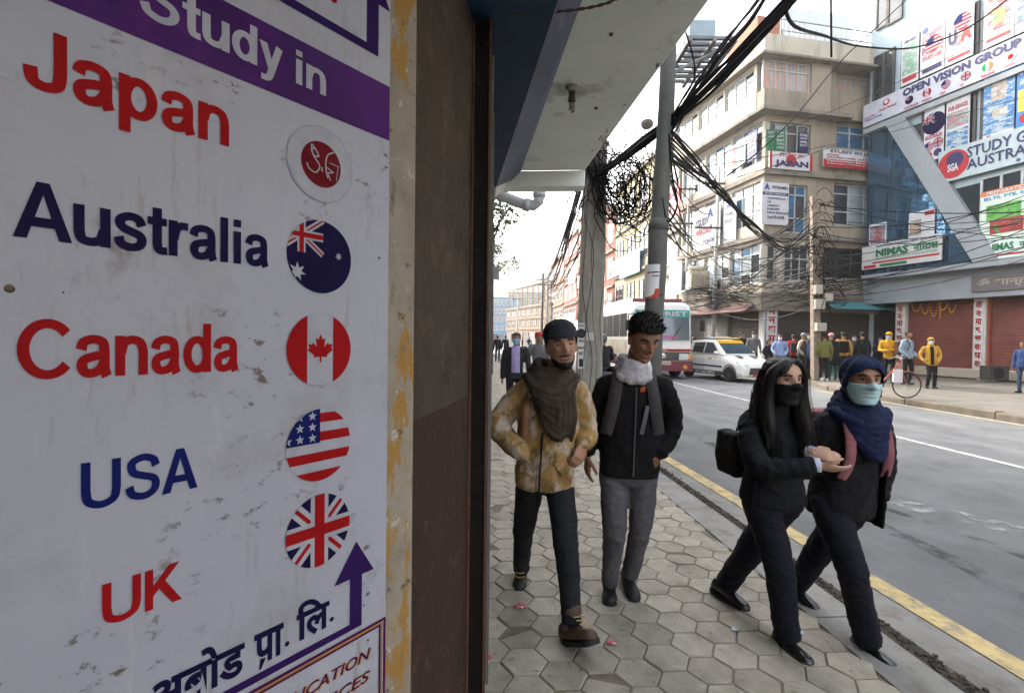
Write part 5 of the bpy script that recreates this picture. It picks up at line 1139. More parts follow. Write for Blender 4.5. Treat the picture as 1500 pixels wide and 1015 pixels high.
mb = MB(); HA.shell(mb, lambda p, a: p.z > (.044 if p.y > .05 else max(-.045, .044 - (.05 - p.y) * .95)), lambda p, a: .009 + .024 * (max(0, p.z - .02) / .09) ** 1.4 + .0008 * math.sin(a * 46))
solid(mb.build('knitted_cap', m_cap, mA, smooth=True), .004)
mb = MB(); HA.shell(mb, lambda p, a: (p.z < -.074 + .9 * max(0, abs(p.x) - .034) and p.y > .0 and p.z < -.01) or (abs(p.x) < .033 and -.0475 - abs(p.x) * .15 < p.z < -.038 and p.y > .03), lambda p, a: .002 + .002 * abs(math.sin(a * 31 + p.z * 700)))
solid(mb.build('beard', m_hair, mA, smooth=True), .003)
m_scarf = mat('cloth_scarf_brown', (.052, .040, .030), .95, var=.25, scale=10, bump=.5, bscale=120, spec=.15, bdist=.004)
mb = MB(); nk = JA['neck']; lt = Vector((fA.y, -fA.x, 0)) * -1
for k in range(4):      # loops round the neck
    ra, rb, dz = .080 + k * .017, .078 + k * .013, .090 - k * .030
    mb.tube([nk + lt * (math.cos(2 * math.pi * i / 18) * ra) + fA * (math.sin(2 * math.pi * i / 18) * rb + .015) + UP * (dz + .012 * math.sin(2 * math.pi * i / 9 + k) - .03 * max(0, math.sin(2 * math.pi * i / 18))) for i in range(19)], .024, 9)
for k in range(7):      # cowl folds hanging across the chest
    w_ = .150 - k * .007; dp_ = .03 + k * .040
    mb.tube(smooth_path([nk + lt * -w_ + fA * .04 + UP * (.03 - k * .006), nk + lt * (-w_ * .72) + fA * .115 - UP * dp_ * .62, nk + lt * (.01 + .012 * (k % 2)) + fA * (.150 + .004 * k) - UP * (dp_ + .03), nk + lt * (w_ * .66) + fA * .120 - UP * dp_ * .55, nk + lt * (w_ * .95) + fA * .05 + UP * .025], 5), .0225, 8)
for k in range(4):      # loose end
    x0 = .015 + k * .026; limb(mb, [nk + lt * x0 + fA * .14 - UP * .05, nk + lt * (x0 + .004) + fA * .172 - UP * .18, nk + lt * (x0 - .008) + fA * .165 - UP * (.29 + .02 * (k % 2))], [.019, .021, .012], 8, 4)
wrinkle(m_scarf, .9); skin(mb, 'scarf', m_scarf, mA, .006, 1, ((.06, .010),))
# brown leather strap of a shoulder bag on the right shoulder
spb = torso_spec(JA, fA, [(.95, .12, .10), (.75, .17, .125), (.55, .172, .132), (.36, .165, .13)]); P = [c + s * (-.62 * hw) + f * (hd * .95 + .02) for c, s, f, hw, hd in spb]; P[0] = JA['shR'] + Vector((.055, .02, .055))
m_strap = mat('strap_brown_leather', (.16, .07, .03), .6, var=.25, scale=20)
def ribbon3(mb, P, sdir, w_, th):
    P = smooth_path(P, 4); rr = []
    for i, p in enumerate(P):
        t = (P[min(i + 1, len(P) - 1)] - P[max(i - 1, 0)]).normalized(); s = Vector(sdir) - t * Vector(sdir).dot(t); s.normalize(); n = t.cross(s)
        rr.append([p + s * w_ + n * th, p - s * w_ + n * th, p - s * w_ - n * th, p + s * w_ - n * th])
    mb.loft(rr); return mb
bgA = thing('shoulder_bag', JA['hipR'] - Vector((.05, -.2, 0)), 'bag with brown leather strap worn by the man in the knitted cap', 'bag')
ribbon3(MB(), P, (1, 0, 0), .02, .004).build('strap', m_strap, bgA, smooth=True)
c = mix((JA['hipR'] + JA['hipL']) / 2, JA['neck'], .5) - fA * .2
MB().obox(c - Vector((.13, .05, .18)), (.26, 0, 0), (0, .1, 0), (0, 0, .34)).build('bag_body', m_strap, bgA, bevel=.03, seg=3)
# ------------------------------------------------------------------ man in black jacket
mB = thing('person', ground(915, 880), 'smiling man in black zip jacket, pale neck scarf and grey jeans, looking down', 'person', 'people walking on the near footway')
JB = px_joints(dict(neck=(927, 548, 3.06), shR=(886, 566, 3.08), shL=(972, 566, 3.04), elR=(870, 620, 3.14), wrR=(861, 664, 3.08), elL=(986, 622, 3.06), wrL=(966, 666, 2.96), hipR=(899, 690, 3.06), hipL=(943, 690, 3.04), knR=(900, 776, 2.96), anR=(893, 852, 3.12), toeR=(893, 885, 2.98), knL=(938, 772, 3.0), anL=(923, 840, 3.16), toeL=(931, 884, 3.03)))
fB = Vector((.12, -1, 0)).normalized()
HB = Head(at(942, 498, 2.99), (.20, -.90, -.44), size=1.05, smile=.7, roll=-.02)
base_body(mB, JB, HB, fB, skinmat((.225, .105, .062)), hands=(dict(wrist=JB['wrR'] - UP * .02, d=(-.03, -.05, -1), pn=(.85, .2, 0), side=1, curl=.42), dict(wrist=JB['wrL'] + Vector((-.015, -.01, -.02)), d=at(948, 684, 2.97) - JB['wrL'], pn=(-.3, 1, 0), side=-1, curl=.3)))
face_parts(mB, HB, True, True, lids=.8)
m_bjack = cloth('black_jacket', (.0075, .0072, .0078)); m_jean = mat('cloth_grey_denim', (.085, .083, .092), .9, var=.2, scale=8, bump=.4, bscale=260, spec=.15, bdist=.002, stain=[((.15, .148, .16), 3.5, .56, .16), ((.04, .04, .048), 4, .58, .12)])
jacket(mB, JB, fB, m_bjack, [(-.03, .166, .118), (.03, .178, .128), (.3, .176, .125), (.6, .178, .125), (.8, .175, .115), (.93, .115, .088), (1.03, .066, .066)], (.066, .060, .043), folds=((.11, .020), (.04, .008)))
wrinkle(m_jean); trousers(mB, JB, fB, m_jean, (.088, .066, .050), waist=(.158, .112), hem=.0, folds=((.09, .016), (.03, .009)))
spz = torso_spec(JB, fB, [(.42, .176, .130), (.55, .178, .131), (.7, .178, .128)]); m_zip = mat('zip_grey', (.075, .075, .08), .5)
ribbon3(MB(), [c + s * (hw * (.26 + .08 * i)) + f * (hd * .95 + .012) for i, (c, s, f, hw, hd) in enumerate(spz)], (1, 0, 0), .012, .003).build('chest_pocket_zip', m_zip, mB)
m_trainer = mat('trainer_black', (.018, .018, .02), .6, var=.3, scale=30); m_tanS = mat('sole_tan', (.30, .22, .15), .8)
for sd_ in 'RL': shoe(mB, JB['an' + sd_], JB['toe' + sd_], m_trainer, m_tanS if sd_ == 'L' else m_black_sole, 1.0)
m_nscarf = mat('cloth_scarf_pale', (.36, .35, .37), .95, var=.2, scale=14, bump=.4, bscale=120, spec=.15, stain=[((.62, .60, .62), 6, .5, .1), ((.04, .04, .06), 5, .64, .04)])
mb = MB(); nk = JB['neck']
for k, (dz, ra, rb, r) in enumerate(((.100, .072, .074, .022), (.070, .078, .080, .025), (.040, .086, .086, .026), (.006, .096, .094, .028))):
    P = [nk + Vector((math.cos(2 * math.pi * i / 16) * ra, -math.sin(2 * math.pi * i / 16) * rb - .012, dz - .035 * max(0, math.sin(2 * math.pi * i / 16)))) for i in range(17)]; mb.tube(P, r, 10)
skin(mb, 'neck_scarf', m_nscarf, mB, .007, 3, ((.04, .014), (.02, .006)))
m_orange = smat((.35, .05, .015)); p = nk + fB * .135 - UP * .065; MB().obox(p, (.028, 0, .006), (-.006, 0, -.03), (0, -.006, 0)).build('zip_tag', m_orange, mB)
mb = MB(); m_hairB = mat('hair_black_matte', (.009, .008, .0075), .6, var=.5, scale=90, spec=.18)
HB.shell(mb, lambda p, a: scalp(p, a) and abs(p.y) < .2, lambda p, a: (.006 if p.z < .03 else .006 + (p.z - .03) * .40) + .003 * math.sin(a * 23 + p.z * 90))
hb = solid(mb.build('hair', m_hairB, mB, smooth=True), .004)
hr = random.Random(2); pts = []
for i in range(620):
    a = hr.uniform(0, 2 * math.pi); z = hr.uniform(.035, .113); p = head_pt(a, z, False)
    if not scalp(p, a): continue
    nn = Vector((p.x, p.y * .8, max(.02, p.z))).normalized(); P0 = HB.w(p + nn * (.004 + (z - .03) * .36)); d = (HB.X * (nn.x + .5) + HB.Y * (nn.y * .6 + .35) + HB.Z * (nn.z + .25)); pts.append((P0, d, hr.uniform(.018, .034)))
mb = MB(); tufts(mb, pts, .0035, hr, .15); mb.build('hair_tufts', m_hairB, hb)['kind'] = 'stuff'
# grey backpack
m_bpg = cloth('backpack_grey', (.048, .044, .044)); bpk = thing('backpack', mix(JB['hipR'], JB['hipL'], .5) + Vector((0, .16, .1)), 'grey backpack with wide straps worn over the black zip jacket', 'backpack')
c = mix((JB['hipR'] + JB['hipL']) / 2, JB['neck'], .55) - fB * .2
mb = MB(); mb.obox(c + Vector((-.15, -.06, -.24)), (.30, 0, 0), (0, .14, 0), (0, 0, .46)); skin(mb, 'bag_body', m_bpg, bpk, .012, 12, ((.1, .02),))
for sx in (-1, 1):
    spb = torso_spec(JB, fB, [(.93, .115, .09), (.85, .16, .108), (.7, .178, .122), (.52, .178, .126), (.4, .176, .125)]); P = []
    for i, (c, s, f, hw, hd) in enumerate(spb):
        x = (.088, .098, .118, .138, .152)[i]; P.append(c + s * (sx * x) + f * (hd * max(.05, 1 - (x / hw) ** 2.35) ** .425 + .012 if i > 1 else (.015, .080)[i]) + UP * (.080, .040, 0, 0, 0)[i])
    P.insert(0, P[0] - fB * .12 - UP * .03)
    ribbon3(MB(), P, (1, -.25 * sx * -1, 0), .036, .006).build('strap', m_bpg, bpk, smooth=True)

mb = MB(); sp = torso_spec(JB, fB, [(-.03, .172, .124), (.015, .176, .128)]); rings_mb(mb, sp); mb.build('hem_band', m_bjack, mB, smooth=True)
mb = MB(); nk = JB['neck']; mb.tube([nk + Vector((math.cos(2 * math.pi * i / 18) * .098, -math.sin(2 * math.pi * i / 18) * .092 - .01, .0 - .035 * max(0, math.sin(2 * math.pi * i / 18)))) for i in range(19)], .022, 8); skin(mb, 'collar', m_bjack, mB, .008, 3)
spf = torso_spec(JB, fB, [(.0, .176, .128), (.3, .176, .127), (.6, .178, .127), (.88, .15, .104)]); MB().tube([c + f * (hd + .010) + s * .01 for c, s, f, hw, hd in spf], .0042, 5).build('front_zip', m_zip, mB)
spf = torso_spec(JA, fA, [(.10, .172, .13), (.22, .168, .128)])
for sx in (-1, 1):
    P = [c + s * (sx * hw * q) + f * (hd * max(.05, 1 - q ** 2.35) ** .425 + .012) for (c, s, f, hw, hd), q in zip(spf, (.72, .45))]; ribbon3(MB(), P, UP, .012, .004).build('pocket_flap', m_camo, mA)
# ------------------------------------------------------------------ two women walking arm in arm
fC = Vector((.26, -.965, 0)).normalized()
wC = thing('person', ground(1130, 930), 'long haired woman in black mask and dark suit with both hands held forward', 'person', 'people walking on the near footway')
JC = px_joints(dict(neck=(1132, 606, 2.68), shR=(1098, 620, 2.65), shL=(1174, 618, 2.74), elR=(1114, 682, 2.50), wrR=(1197, 681, 2.42), elL=(1176, 684, 2.70), wrL=(1188, 663, 2.54), hipR=(1112, 728, 2.67), hipL=(1152, 728, 2.71), knR=(1140, 826, 2.58), anR=(1153, 926, 2.62), toeR=(1189, 977, 2.46), knL=(1098, 806, 2.86), anL=(1066, 852, 3.07), toeL=(1097, 897, 2.95)))
HC = Head(at(1146, 558, 2.62), (.15, -.98, -.06), size=1.02)
sC = skinmat((.42, .25, .175))
base_body(wC, JC, HC, fC, sC, .92, hands=(dict(wrist=JC['wrR'] + Vector((.005, 0, 0)), d=at(1236, 690, 2.40) - JC['wrR'], pn=(.1, .5, .85), side=1, curl=.35, k=.92), dict(wrist=JC['wrL'], d=at(1216, 668, 2.50) - JC['wrL'], pn=(.1, .6, -.5), side=1, curl=.5, k=.9)))
face_parts(wC, HC, False)
m_suit = cloth('dark_suit', (.0075, .008, .0115)); m_suitT = cloth('navy_trousers', (.0075, .008, .015)); m_cuff = cloth('shirt_cuff', (.45, .48, .58)); m_shoe = mat('leather_black', (.012, .011, .011), .22, var=.3, scale=30, spec=.6)
tabC = [(-.05, .168, .128), (.0, .172, .13), (.15, .16, .122), (.32, .142, .110), (.55, .155, .118), (.75, .155, .108), (.9, .115, .08), (1.0, .066, .062)]
jacket(wC, JC, fC, m_suit, tabC, (.062, .056, .044), 'blazer', folds=((.10, .018), (.04, .008)), cuff=.015)
trousers(wC, JC, fC, m_suitT, (.090, .072, .064), waist=(.150, .118), hem=.012)
for sd_ in 'RL': 
    e, w_ = JC['el' + sd_], JC['wr' + sd_]; d = (w_ - e).normalized(); MB().tube([w_ - d * .03, w_ + d * .012], .034, 12).build('cuff', m_cuff, wC, smooth=True)
    shoe(wC, JC['an' + sd_], JC['toe' + sd_], m_shoe, m_black_sole, .92)
mask_part(wC, HC, cloth('mask_black', (.012, .012, .013)), .010)
mb = MB(); limb(mb, [JC['neck'] - UP * .01, JC['neck'] + UP * .05 + fC * .015], [.078, .07], sub=3); skin(mb, 'neck_warmer', MATS['cloth_mask_black'], wC, .008, 3, ((.03, .008),))
# long hair: cap plus falling locks
mb = MB(); HC.shell(mb, lambda p, a: p.z > (.088 - .055 * max(0, abs(p.x - .012) - .012) / .05 if p.y > .03 else -.085), lambda p, a: .012 + .002 * math.sin(a * 40))
hc = solid(mb.build('hair', m_hair, wC, smooth=True), .004)
hr = random.Random(8)
# hair masses: image-left front fall, image-right front fall, back
FALL = []
for sx, L_, fw in ((-1, .40, .085), (1, .34, .085)):
    FALL.append([HC.w(Vector((sx * .030 + .012, .042, .098))), HC.w(Vector((sx * .078, .034, .045))), HC.w(Vector((sx * .090, .020, -.05))), HC.w(Vector((sx * .098, .03, -.14))), HC.w(Vector((sx * .100, .065, -.24))), HC.w(Vector((sx * .085, .085, -.08 - L_)))])
mb = MB()
for P in FALL: limb(mb, P, [.022, .030, .036, .040, .036, .008], 12, 4)
limb(mb, [HC.w(Vector((0, -.06, .04))), HC.w(Vector((0, -.085, -.06))), HC.w(Vector((-.02, -.10, -.20))), HC.w(Vector((-.02, -.11, -.40)))], [.07, .085, .08, .03], 12, 4)
for sx in (-1, 1): limb(mb, [HC.w(Vector((sx * .06, -.03, .03))), HC.w(Vector((sx * .085, -.02, -.08))), HC.w(Vector((sx * .11, -.01, -.20))), HC.w(Vector((sx * .10, .02, -.36)))], [.03, .045, .05, .02], 12, 4)
skin(mb, 'hair_mass', m_hair, hc, .009, 6)
mb = MB()
for i in range(520):
    P = FALL[hr.randrange(2)] if hr.random() < .7 else [HC.w(Vector((hr.uniform(-.09, -.02), -.03, .05))), HC.w(Vector((hr.uniform(-.12, -.08), -.03, -.06))), HC.w(Vector((hr.uniform(-.15, -.09), 0, -.2))), HC.w(Vector((hr.uniform(-.14, -.08), .03, -.38)))]
    o = Vector((hr.gauss(0, .021), hr.gauss(0, .021), hr.gauss(0, .008))); n = len(P); e = hr.uniform(.75, 1.12)
    Q = [q + o * (.45 + .8 * j / n) for j, q in enumerate(P)]; Q[-1] = Q[-2] + (Q[-1] - Q[-2]) * e + Vector((hr.gauss(0, .01), hr.gauss(0, .01), 0)); Q = smooth_path(Q, 4); m_ = len(Q)
    mb.tube(Q, [.0022 * (1 - .7 * j / m_) for j in range(m_)], 3, cap=False)
mb.build('hair_strands', m_hair, hc, smooth=True)['kind'] = 'stuff'
m_bagb = cloth('bag_black', (.012, .012, .012)); bg = thing('shoulder_bag', at(1080, 710, 2.82), 'black bag hanging behind the long haired woman in the dark suit', 'bag')
c = at(1080, 664, 2.84); mb = MB(); mb.obox(c + Vector((-.045, -.06, -.13)), (.09, .02, 0), (-.03, .2, 0), (.0, 0, .25)); skin(mb, 'bag_body', m_bagb, bg, .012, 26, ((.08, .02),))
ribbon3(MB(), [c + UP * .13, JC['shR'] + Vector((.01, .06, .05)), JC['shR'] + Vector((.045, -.02, .06)), JC['shR'] + fC * .13 - UP * .1, c + Vector((.12, .05, -.1))], (.83, .55, 0), .013, .004).build('strap', m_bagb, bg, smooth=True)
fD = Vector((.06, -1, 0)).normalized()
# ---- woman in blue headscarf
wD = thing('person', ground(1230, 935), 'woman in blue headscarf, pale surgical mask and long black coat', 'person', 'people walking on the near footway')
JD = px_joints(dict(neck=(1250, 604, 2.73), shR=(1209, 622, 2.72), shL=(1287, 620, 2.75), elR=(1200, 680, 2.72), wrR=(1236, 702, 2.70), elL=(1294, 676, 2.82), wrL=(1287, 722, 2.76), hipR=(1212, 735, 2.71), hipL=(1252, 735, 2.76), knR=(1246, 830, 2.55), anR=(1271, 934, 2.60), toeR=(1315, 987, 2.44), knL=(1200, 806, 2.90), anL=(1168, 853, 3.10), toeL=(1199, 898, 2.97)))
HD = Head(at(1262, 558, 2.66), (-.16, -.98, -.05), size=1.02)
base_body(wD, JD, HD, fD, skinmat((.31, .16, .10)), .92, hands=(dict(wrist=JD['wrR'], d=(.4, -.3, -.6), pn=(0, 1, 0), side=1, curl=.6, k=.85), dict(wrist=JD['wrL'], d=(0, -.2, -1), pn=(-1, 0, 0), side=-1, curl=.5, k=.85)))
face_parts(wD, HD, False)
m_coat = cloth('black_coat', (.007, .007, .0085)); m_pink = cloth('strap_pink', (.22, .085, .095))
jacket(wD, JD, fD, m_coat, [(-.12, .172, .135), (.0, .176, .138), (.2, .168, .13), (.4, .158, .122), (.6, .162, .122), (.78, .158, .11), (.9, .118, .085), (1.0, .07, .066)], (.066, .062, .050), 'coat', folds=((.12, .022), (.045, .010)), cuff=-.03)
# open coat flap at the left side
mb = MB(); sp = torso_spec(JD, fD, [(.85, .15, .1), (.5, .165, .125), (.1, .185, .14), (-.22, .19, .15)])
ribbon3(mb, [c + s * (hw * .8) + f * (hd * .45) for c, s, f, hw, hd in sp], fD, .075, .010); skin(mb, 'coat_flap', m_coat, wD, .008, 4, ((.06, .02),))
trousers(wD, JD, fD, m_suitT, (.090, .072, .064), waist=(.150, .118), hem=.012)
for sd_ in 'RL': shoe(wD, JD['an' + sd_], JD['toe' + sd_], m_shoe, m_black_sole, .92)
mask_part(wD, HD, mat('mask_pale_blue', (.38, .56, .60), .8, var=.08, scale=10, bump=.2, bscale=60), .011)
m_hij = mat('cloth_headscarf_blue', (.0065, .0135, .044), .85, var=.3, scale=9, bump=.3, bscale=160, spec=.2, bdist=.003, stain=[((.012, .015, .05), 5, .50, .12), ((.18, .06, .08), 8, .67, .03, (1, 1, 2.5)), ((.018, .04, .115), 4.5, .60, .1)])
mb = MB(); HD.shell(mb, lambda p, a: not (p.y > .02 and p.z < .066 - 3.2 * p.x * p.x * 3 and abs(p.x) < .066), lambda p, a: .017 + .004 * math.sin(a * 9 + p.z * 60) + (.012 if p.z < -.04 else 0))
hj = solid(mb.build('headscarf', m_hij, wD, smooth=True), .006)
mb = MB(); nk = JD['neck']
lt = Vector((-fD.y, fD.x, 0))
for k in range(4):
    ra, rb, dz = .074 + k * .018, .076 + k * .013, .085 - k * .028
    mb.tube([nk + lt * (math.cos(2 * math.pi * i / 18) * ra) + fD * (math.sin(2 * math.pi * i / 18) * rb + .012) + UP * (dz + .01 * math.sin(2 * math.pi * i / 9 + k) - .025 * max(0, math.sin(2 * math.pi * i / 18))) for i in range(19)], .025, 9)
for k in range(6):
    w_ = .150 - k * .006; dp_ = .03 + k * .032
    mb.tube(smooth_path([nk + lt * -w_ + fD * .03 + UP * (.02 - k * .008), nk + lt * (-w_ * .7) + fD * .11 - UP * dp_ * .6, nk + lt * (.02 * (k % 2)) + fD * (.142 + .003 * k) - UP * (dp_ + .025), nk + lt * (w_ * .7) + fD * .11 - UP * dp_ * .6, nk + lt * w_ + fD * .03 + UP * .02], 5), .0215, 8)
limb(mb, [HD.w(Vector((0, -.05, -.02))), HD.w(Vector((0, -.065, -.08))), nk - fD * .07 + UP * .02, nk - fD * .10 - UP * .08], [.06, .055, .05, .03])
wrinkle(m_hij, .7); skin(mb, 'headscarf_drape', m_hij, wD, .0065, 1, ((.06, .012),))
bp2 = thing('backpack', JD['neck'] - fD * .2 - UP * .45, 'backpack with pink straps worn over the long black coat', 'backpack')
c = mix((JD['hipR'] + JD['hipL']) / 2, JD['neck'], .55) - fD * .2; mb = MB(); sC_ = fD.cross(UP)
mb.obox(c - sC_ * .13 - fD * .12 - UP * .2, sC_ * .26, fD * .14, UP * .4); skin(mb, 'bag_body', m_pink, bp2, .012, 10, ((.1, .02),))
for sx in (-1, 1):
    spb = torso_spec(JD, fD, [(.9, .118, .085), (.8, .155, .108), (.62, .162, .124), (.45, .158, .124), (.34, .16, .122)]); P = []
    for i, (c, s, f, hw, hd) in enumerate(spb): P.append(c + s * (sx * (.098, .104, .112, .122, .135)[i]) + f * ((.02, .08, .108, .100, .08)[i] + .026) + UP * (.085, .03, 0, 0, 0)[i])
    P.insert(0, P[0] - fD * .1 - UP * .03)
    ribbon3(MB(), P, sC_, .026, .006).build('strap', m_pink, bp2, smooth=True)
# ================================================================== STREET OBJECTS, VEHICLES
def xf(mb, Mx): mb.v = [Mx @ v for v in mb.v]; return mb
# ---- concrete pole by the kerb
m_cpole = mat('pole_concrete', (.30, .285, .25), .92, var=.15, scale=4, bump=.4, bscale=30, stain=[((.20, .18, .15), 2, .56, .12, (2, 2, .5)), ((.5, .48, .44), 5, .63, .06)])
def sq_pole(name, px_base, px_top, Y, w0, w1, label, z0=0.0, m=m_cpole, group=None):
    b = at(px_base, 498, Y); b.z = z0; t = at(px_top[0], px_top[1], Y); tilt = Vector((t.x - b.x, 0, t.z - z0))
    th = thing(name, b, label, 'pole', group)
    def ring(c, w): w /= 2; k = w * .8; return [c + Vector(p) for p in ((-w, -k, 0), (-k, -w, 0), (k, -w, 0), (w, -k, 0), (w, k, 0), (k, w, 0), (-k, w, 0), (-w, k, 0))]
    MB().loft([ring(b - UP * .05, w0), ring(b + tilt * .5, (w0 + w1) / 2), ring(b + tilt, w1)]).build('shaft', m, th)
    return th, b, tilt
pA, pb, ptl = sq_pole('concrete_pole', 862, (873, 190), 9.0, .43, .36, 'square concrete utility pole hung with cable coils at the near kerb')
def pole_pt(b, tl, z, x=0, y=0): return b + tl * ((z - b.z) / tl.z) + Vector((x, y, 0))
for z, n in ((4.4, 3), (3.9, 2), (4.9, 2)): MB().obox(pole_pt(pb, ptl, z, -.21, -.21), (.42, 0, 0), (0, .42, 0), (0, 0, .05)).build('clamp', m_steel, pA)
for (x0, y0, x1, y1), bgc, its, lb in (((846.5, 473, 856, 508), (.6, .6, .6), [('t', 'FACE', .1, .84, .9, .93, BLACK), ('d', .5, .56, .2, BLACK), ('t', 'SKIN', .15, .2, .85, .3, BLACK)], 'narrow white strip notice with black symbols on the concrete pole'), ((846.5, 511, 855.5, 540), (.62, .62, .62), [('r', .2, .1, .8, .5, BLACK), ('t', 'BEST', .15, .7, .85, .85, BLACK)], 'lower white strip notice with black block on the concrete pole'), ((858, 487, 870, 499), (.5, .49, .46), [], 'small torn blank paper pasted on the concrete pole')):
    pl = Plane((0, 9.0 - .235), (1, 0)); board(pl, (x0, y0, x1, y1), lb, bgc, its, off=.0, th=.006, cat='notice')
m_wire0 = m_wire
for k in range(4):
    q_ = random.Random(70 + k); P = []
    for i in range(9): z = 5.6 - i * .62; P.append(pole_pt(pb, ptl, max(.2, z), (k - 1.5) * .10 + q_.gauss(0, .045), -.245 - .03 * q_.random()))
    tag(MB().tube(smooth_path(P, 4), .004 + .003 * q_.random(), 5).build('pole_wire', m_wire), 'loose black wire running down the face of the square concrete pole', 'wire', 'wires down the square pole')
# ---- leaning steel pole
m_gpole = mat('pole_weathered', (.105, .108, .102), .75, metal=.1, var=.2, scale=5, stain=[((.15, .14, .13), 3, .56, .12, (2, 2, .5)), ((.3, .2, .12), 5, .68, .05)])
sb = at(951, 640, 6.6); sb.z = -.02; s_top = at(983, -40, 6.6); sm_ = at(957, 470, 6.6)
gp_ = thing('steel_pole', sb, 'leaning grey tubular steel pole carrying thick cables at the near kerb', 'pole')
spts = [sb, sm_, at(962, 400, 6.6), at(964.5, 330, 6.6), at(966, 318, 6.6), at(976, 160, 6.6), s_top]
MB().tube(spts, [.125, .122, .12, .118, .108, .102, .095], 18).build('shaft', m_gpole, gp_, smooth=True)
MB().tube([at(964.3, 338, 6.6), at(965.6, 322, 6.6)], .128, 18).build('collar', m_gpole, gp_, smooth=True)
m_pred = smat((.40, .05, .03))
# poster wrapped on the pole
pc = thing('pole_poster', at(957, 432, 6.6), 'white and red paper poster wrapped round the leaning steel pole', 'poster')
def wrap(y0, y1, m, name, r=.1245, a0=-1.5, a1=1.5, tilt=0):
    c0 = at(956.5, y1, 6.6); c1 = at(959, y0, 6.6); rr = []
    for i in range(13):
        a = a0 + (a1 - a0) * i / 12; o = Vector((math.sin(a) * r, -math.cos(a) * r, 0)); rr.append([c0 + o + UP * tilt * i, c1 + o])
    MB().loft(rr, cap=False, closed=False).build(name, m, pc, smooth=True)
wrap(389, 438, smat((.62, .62, .64)), 'paper'); wrap(424, 438, m_pred, 'red_corner', .126, -1.4, .25); wrap(432, 438, smat(NAVY), 'navy_corner', .1255, .3, 1.4)
wrap(399, 402, smat(RED), 'lettering_line', .1255, -.9, -.6); wrap(399.5, 401.5, smat(NAVY), 'lettering_line', .1255, -.5, .7); wrap(405, 406.5, smat(NAVY), 'lettering_line', .1255, -.4, .6)
# ---- cables
CAB = [m_wire, m_wire_g]
def cable(A, B, sag, r=.012, label=None, name='overhead_cable', m=m_wire, n=16, group='overhead cables strung between the poles', lat=0.0):
    A, B = Vector(A), Vector(B); P = []
    for i in range(n + 1): t = i / n; P.append(A + (B - A) * t - UP * (4 * sag * t * (1 - t)) + Vector((math.sin(t * math.pi) * lat, 0, 0)))
    return tag(MB().tube(P, r, 5).build(name, m), label or 'black overhead cable strung between utility poles', 'cable', group)
def path_cable(pts, r, label, m=m_wire, group=None, name='overhead_cable', n=6): return tag(MB().tube(smooth_path([at(*p) for p in pts], n), r, 6).build(name, m), label, 'cable', group)
# thick bundle: square pole -> steel pole -> up and over towards the right
path_cable([(868, 262, 8.9), (905, 238, 7.9), (950, 203, 6.9), (985, 178, 6.55), (1040, 128, 6.1), (1090, 80, 5.8), (1140, 26, 5.5), (1190, -40, 5.2)], .034, 'thickest black cable bundle rising past the leaning steel pole')
wr = random.Random(21)
for k in range(9):
    dy = wr.uniform(-14, 10); j = lambda: wr.uniform(-5, 5)
    path_cable([(870, 258 + j(), 8.9), (930, 216 + dy * .5 + j(), 7.3), (985, 176 + dy * .6, 6.5), (1040, 126 + dy + j(), 6.1), (1095, 70 + dy + j(), 5.8), (1165, -8 + dy, 5.3), (1200, -50 + dy, 5.2)], .012 + .006 * wr.random(), 'thin black cable lying along the thick bundle', group='cables along the thick bundle')
for k in range(9):
    y = wr.uniform(-10, 70); j = lambda: wr.uniform(-7, 7)
    path_cable([(985, 175 + y * .3 + j(), 6.5), (1020, 118 + y * .25 + j(), 6.3), (1060, 62 + j() + k * 2, 6.0), (1105, 4 + j() + k * 3, 5.8), (1150, -55 + j(), 5.6)], .008 + .004 * wr.random(), 'thin black cable climbing steeply beside the bundle', group='cables climbing above the bundle', m=CAB[k % 2])
for k in range(12):
    j = lambda s=8: wr.uniform(-s, s)
    path_cable([(984, 190 + k * 4 + j(3), 6.5), (1020, 232 + k * 3 + j(4), 8.5), (1060, 285 + j(), 11), (1100, 330 + j(), 13.5), (1150, 362 + j(10), 16.5), (1196, 352 + j(25), 19)], .010 + .006 * wr.random(), 'black cable dropping from the steel pole to the far kerb pole', group='cables crossing the street', m=CAB[k % 3 == 0])
path_cable([(1150, 15, 5.45), (1166, 40, 6.5), (1205, 52, 9), (1260, 68, 12), (1340, 70, 14), (1420, 40, 15), (1500, -20, 15)], .022, 'single thick black cable looping over to the glazed building')
path_cable([(1065, 258, 8), (1120, 215, 9), (1170, 165, 10), (1230, 92, 11), (1290, 35, 12), (1350, -20, 13)], .011, 'single curved cable sagging in front of the corner building')
path_cable([(1217, -20, 6), (1217.5, 30, 6), (1217.8, 84, 6)], .013, 'straight black cable end hanging down in front of the roof terrace')
for k, (a, b) in enumerate((((1060, 225), (1520, 20)), ((1080, 260), (1520, 95)), ((1000, 250), (1520, 138)))):
    path_cable([(a[0], a[1], 10), ((a[0] + b[0]) / 2, (a[1] + b[1]) / 2 + 10, 12), (b[0], b[1], 13)], .008, 'thin grey service wire sloping across the glazed building', m=m_wire_g, group='service wires across the facades')
path_cable([(768, 368, 20), (800, 330, 15), (835, 290, 11), (858, 262, 9)], .012, 'thin cable running from the concrete pole up the near kerb')
path_cable([(730, 362, 24), (760, 318, 18), (775, 290, 14)], .012, 'slack thin wire beside the roadside tree', m=m_wire_g)
path_cable([(985, 195, 6.5), (992, 160, 6.4), (1018, 110, 6.3), (1002, 40, 6.2), (980, -10, 6.2)], .010, 'looping loose cable at the top of the steel pole')
path_cable([(980, 196, 6.5), (985, 260, 6.5), (992, 300, 6.5), (978, 325, 6.5), (970, 290, 6.5)], .012, 'loose cable loop hanging down the steel pole')
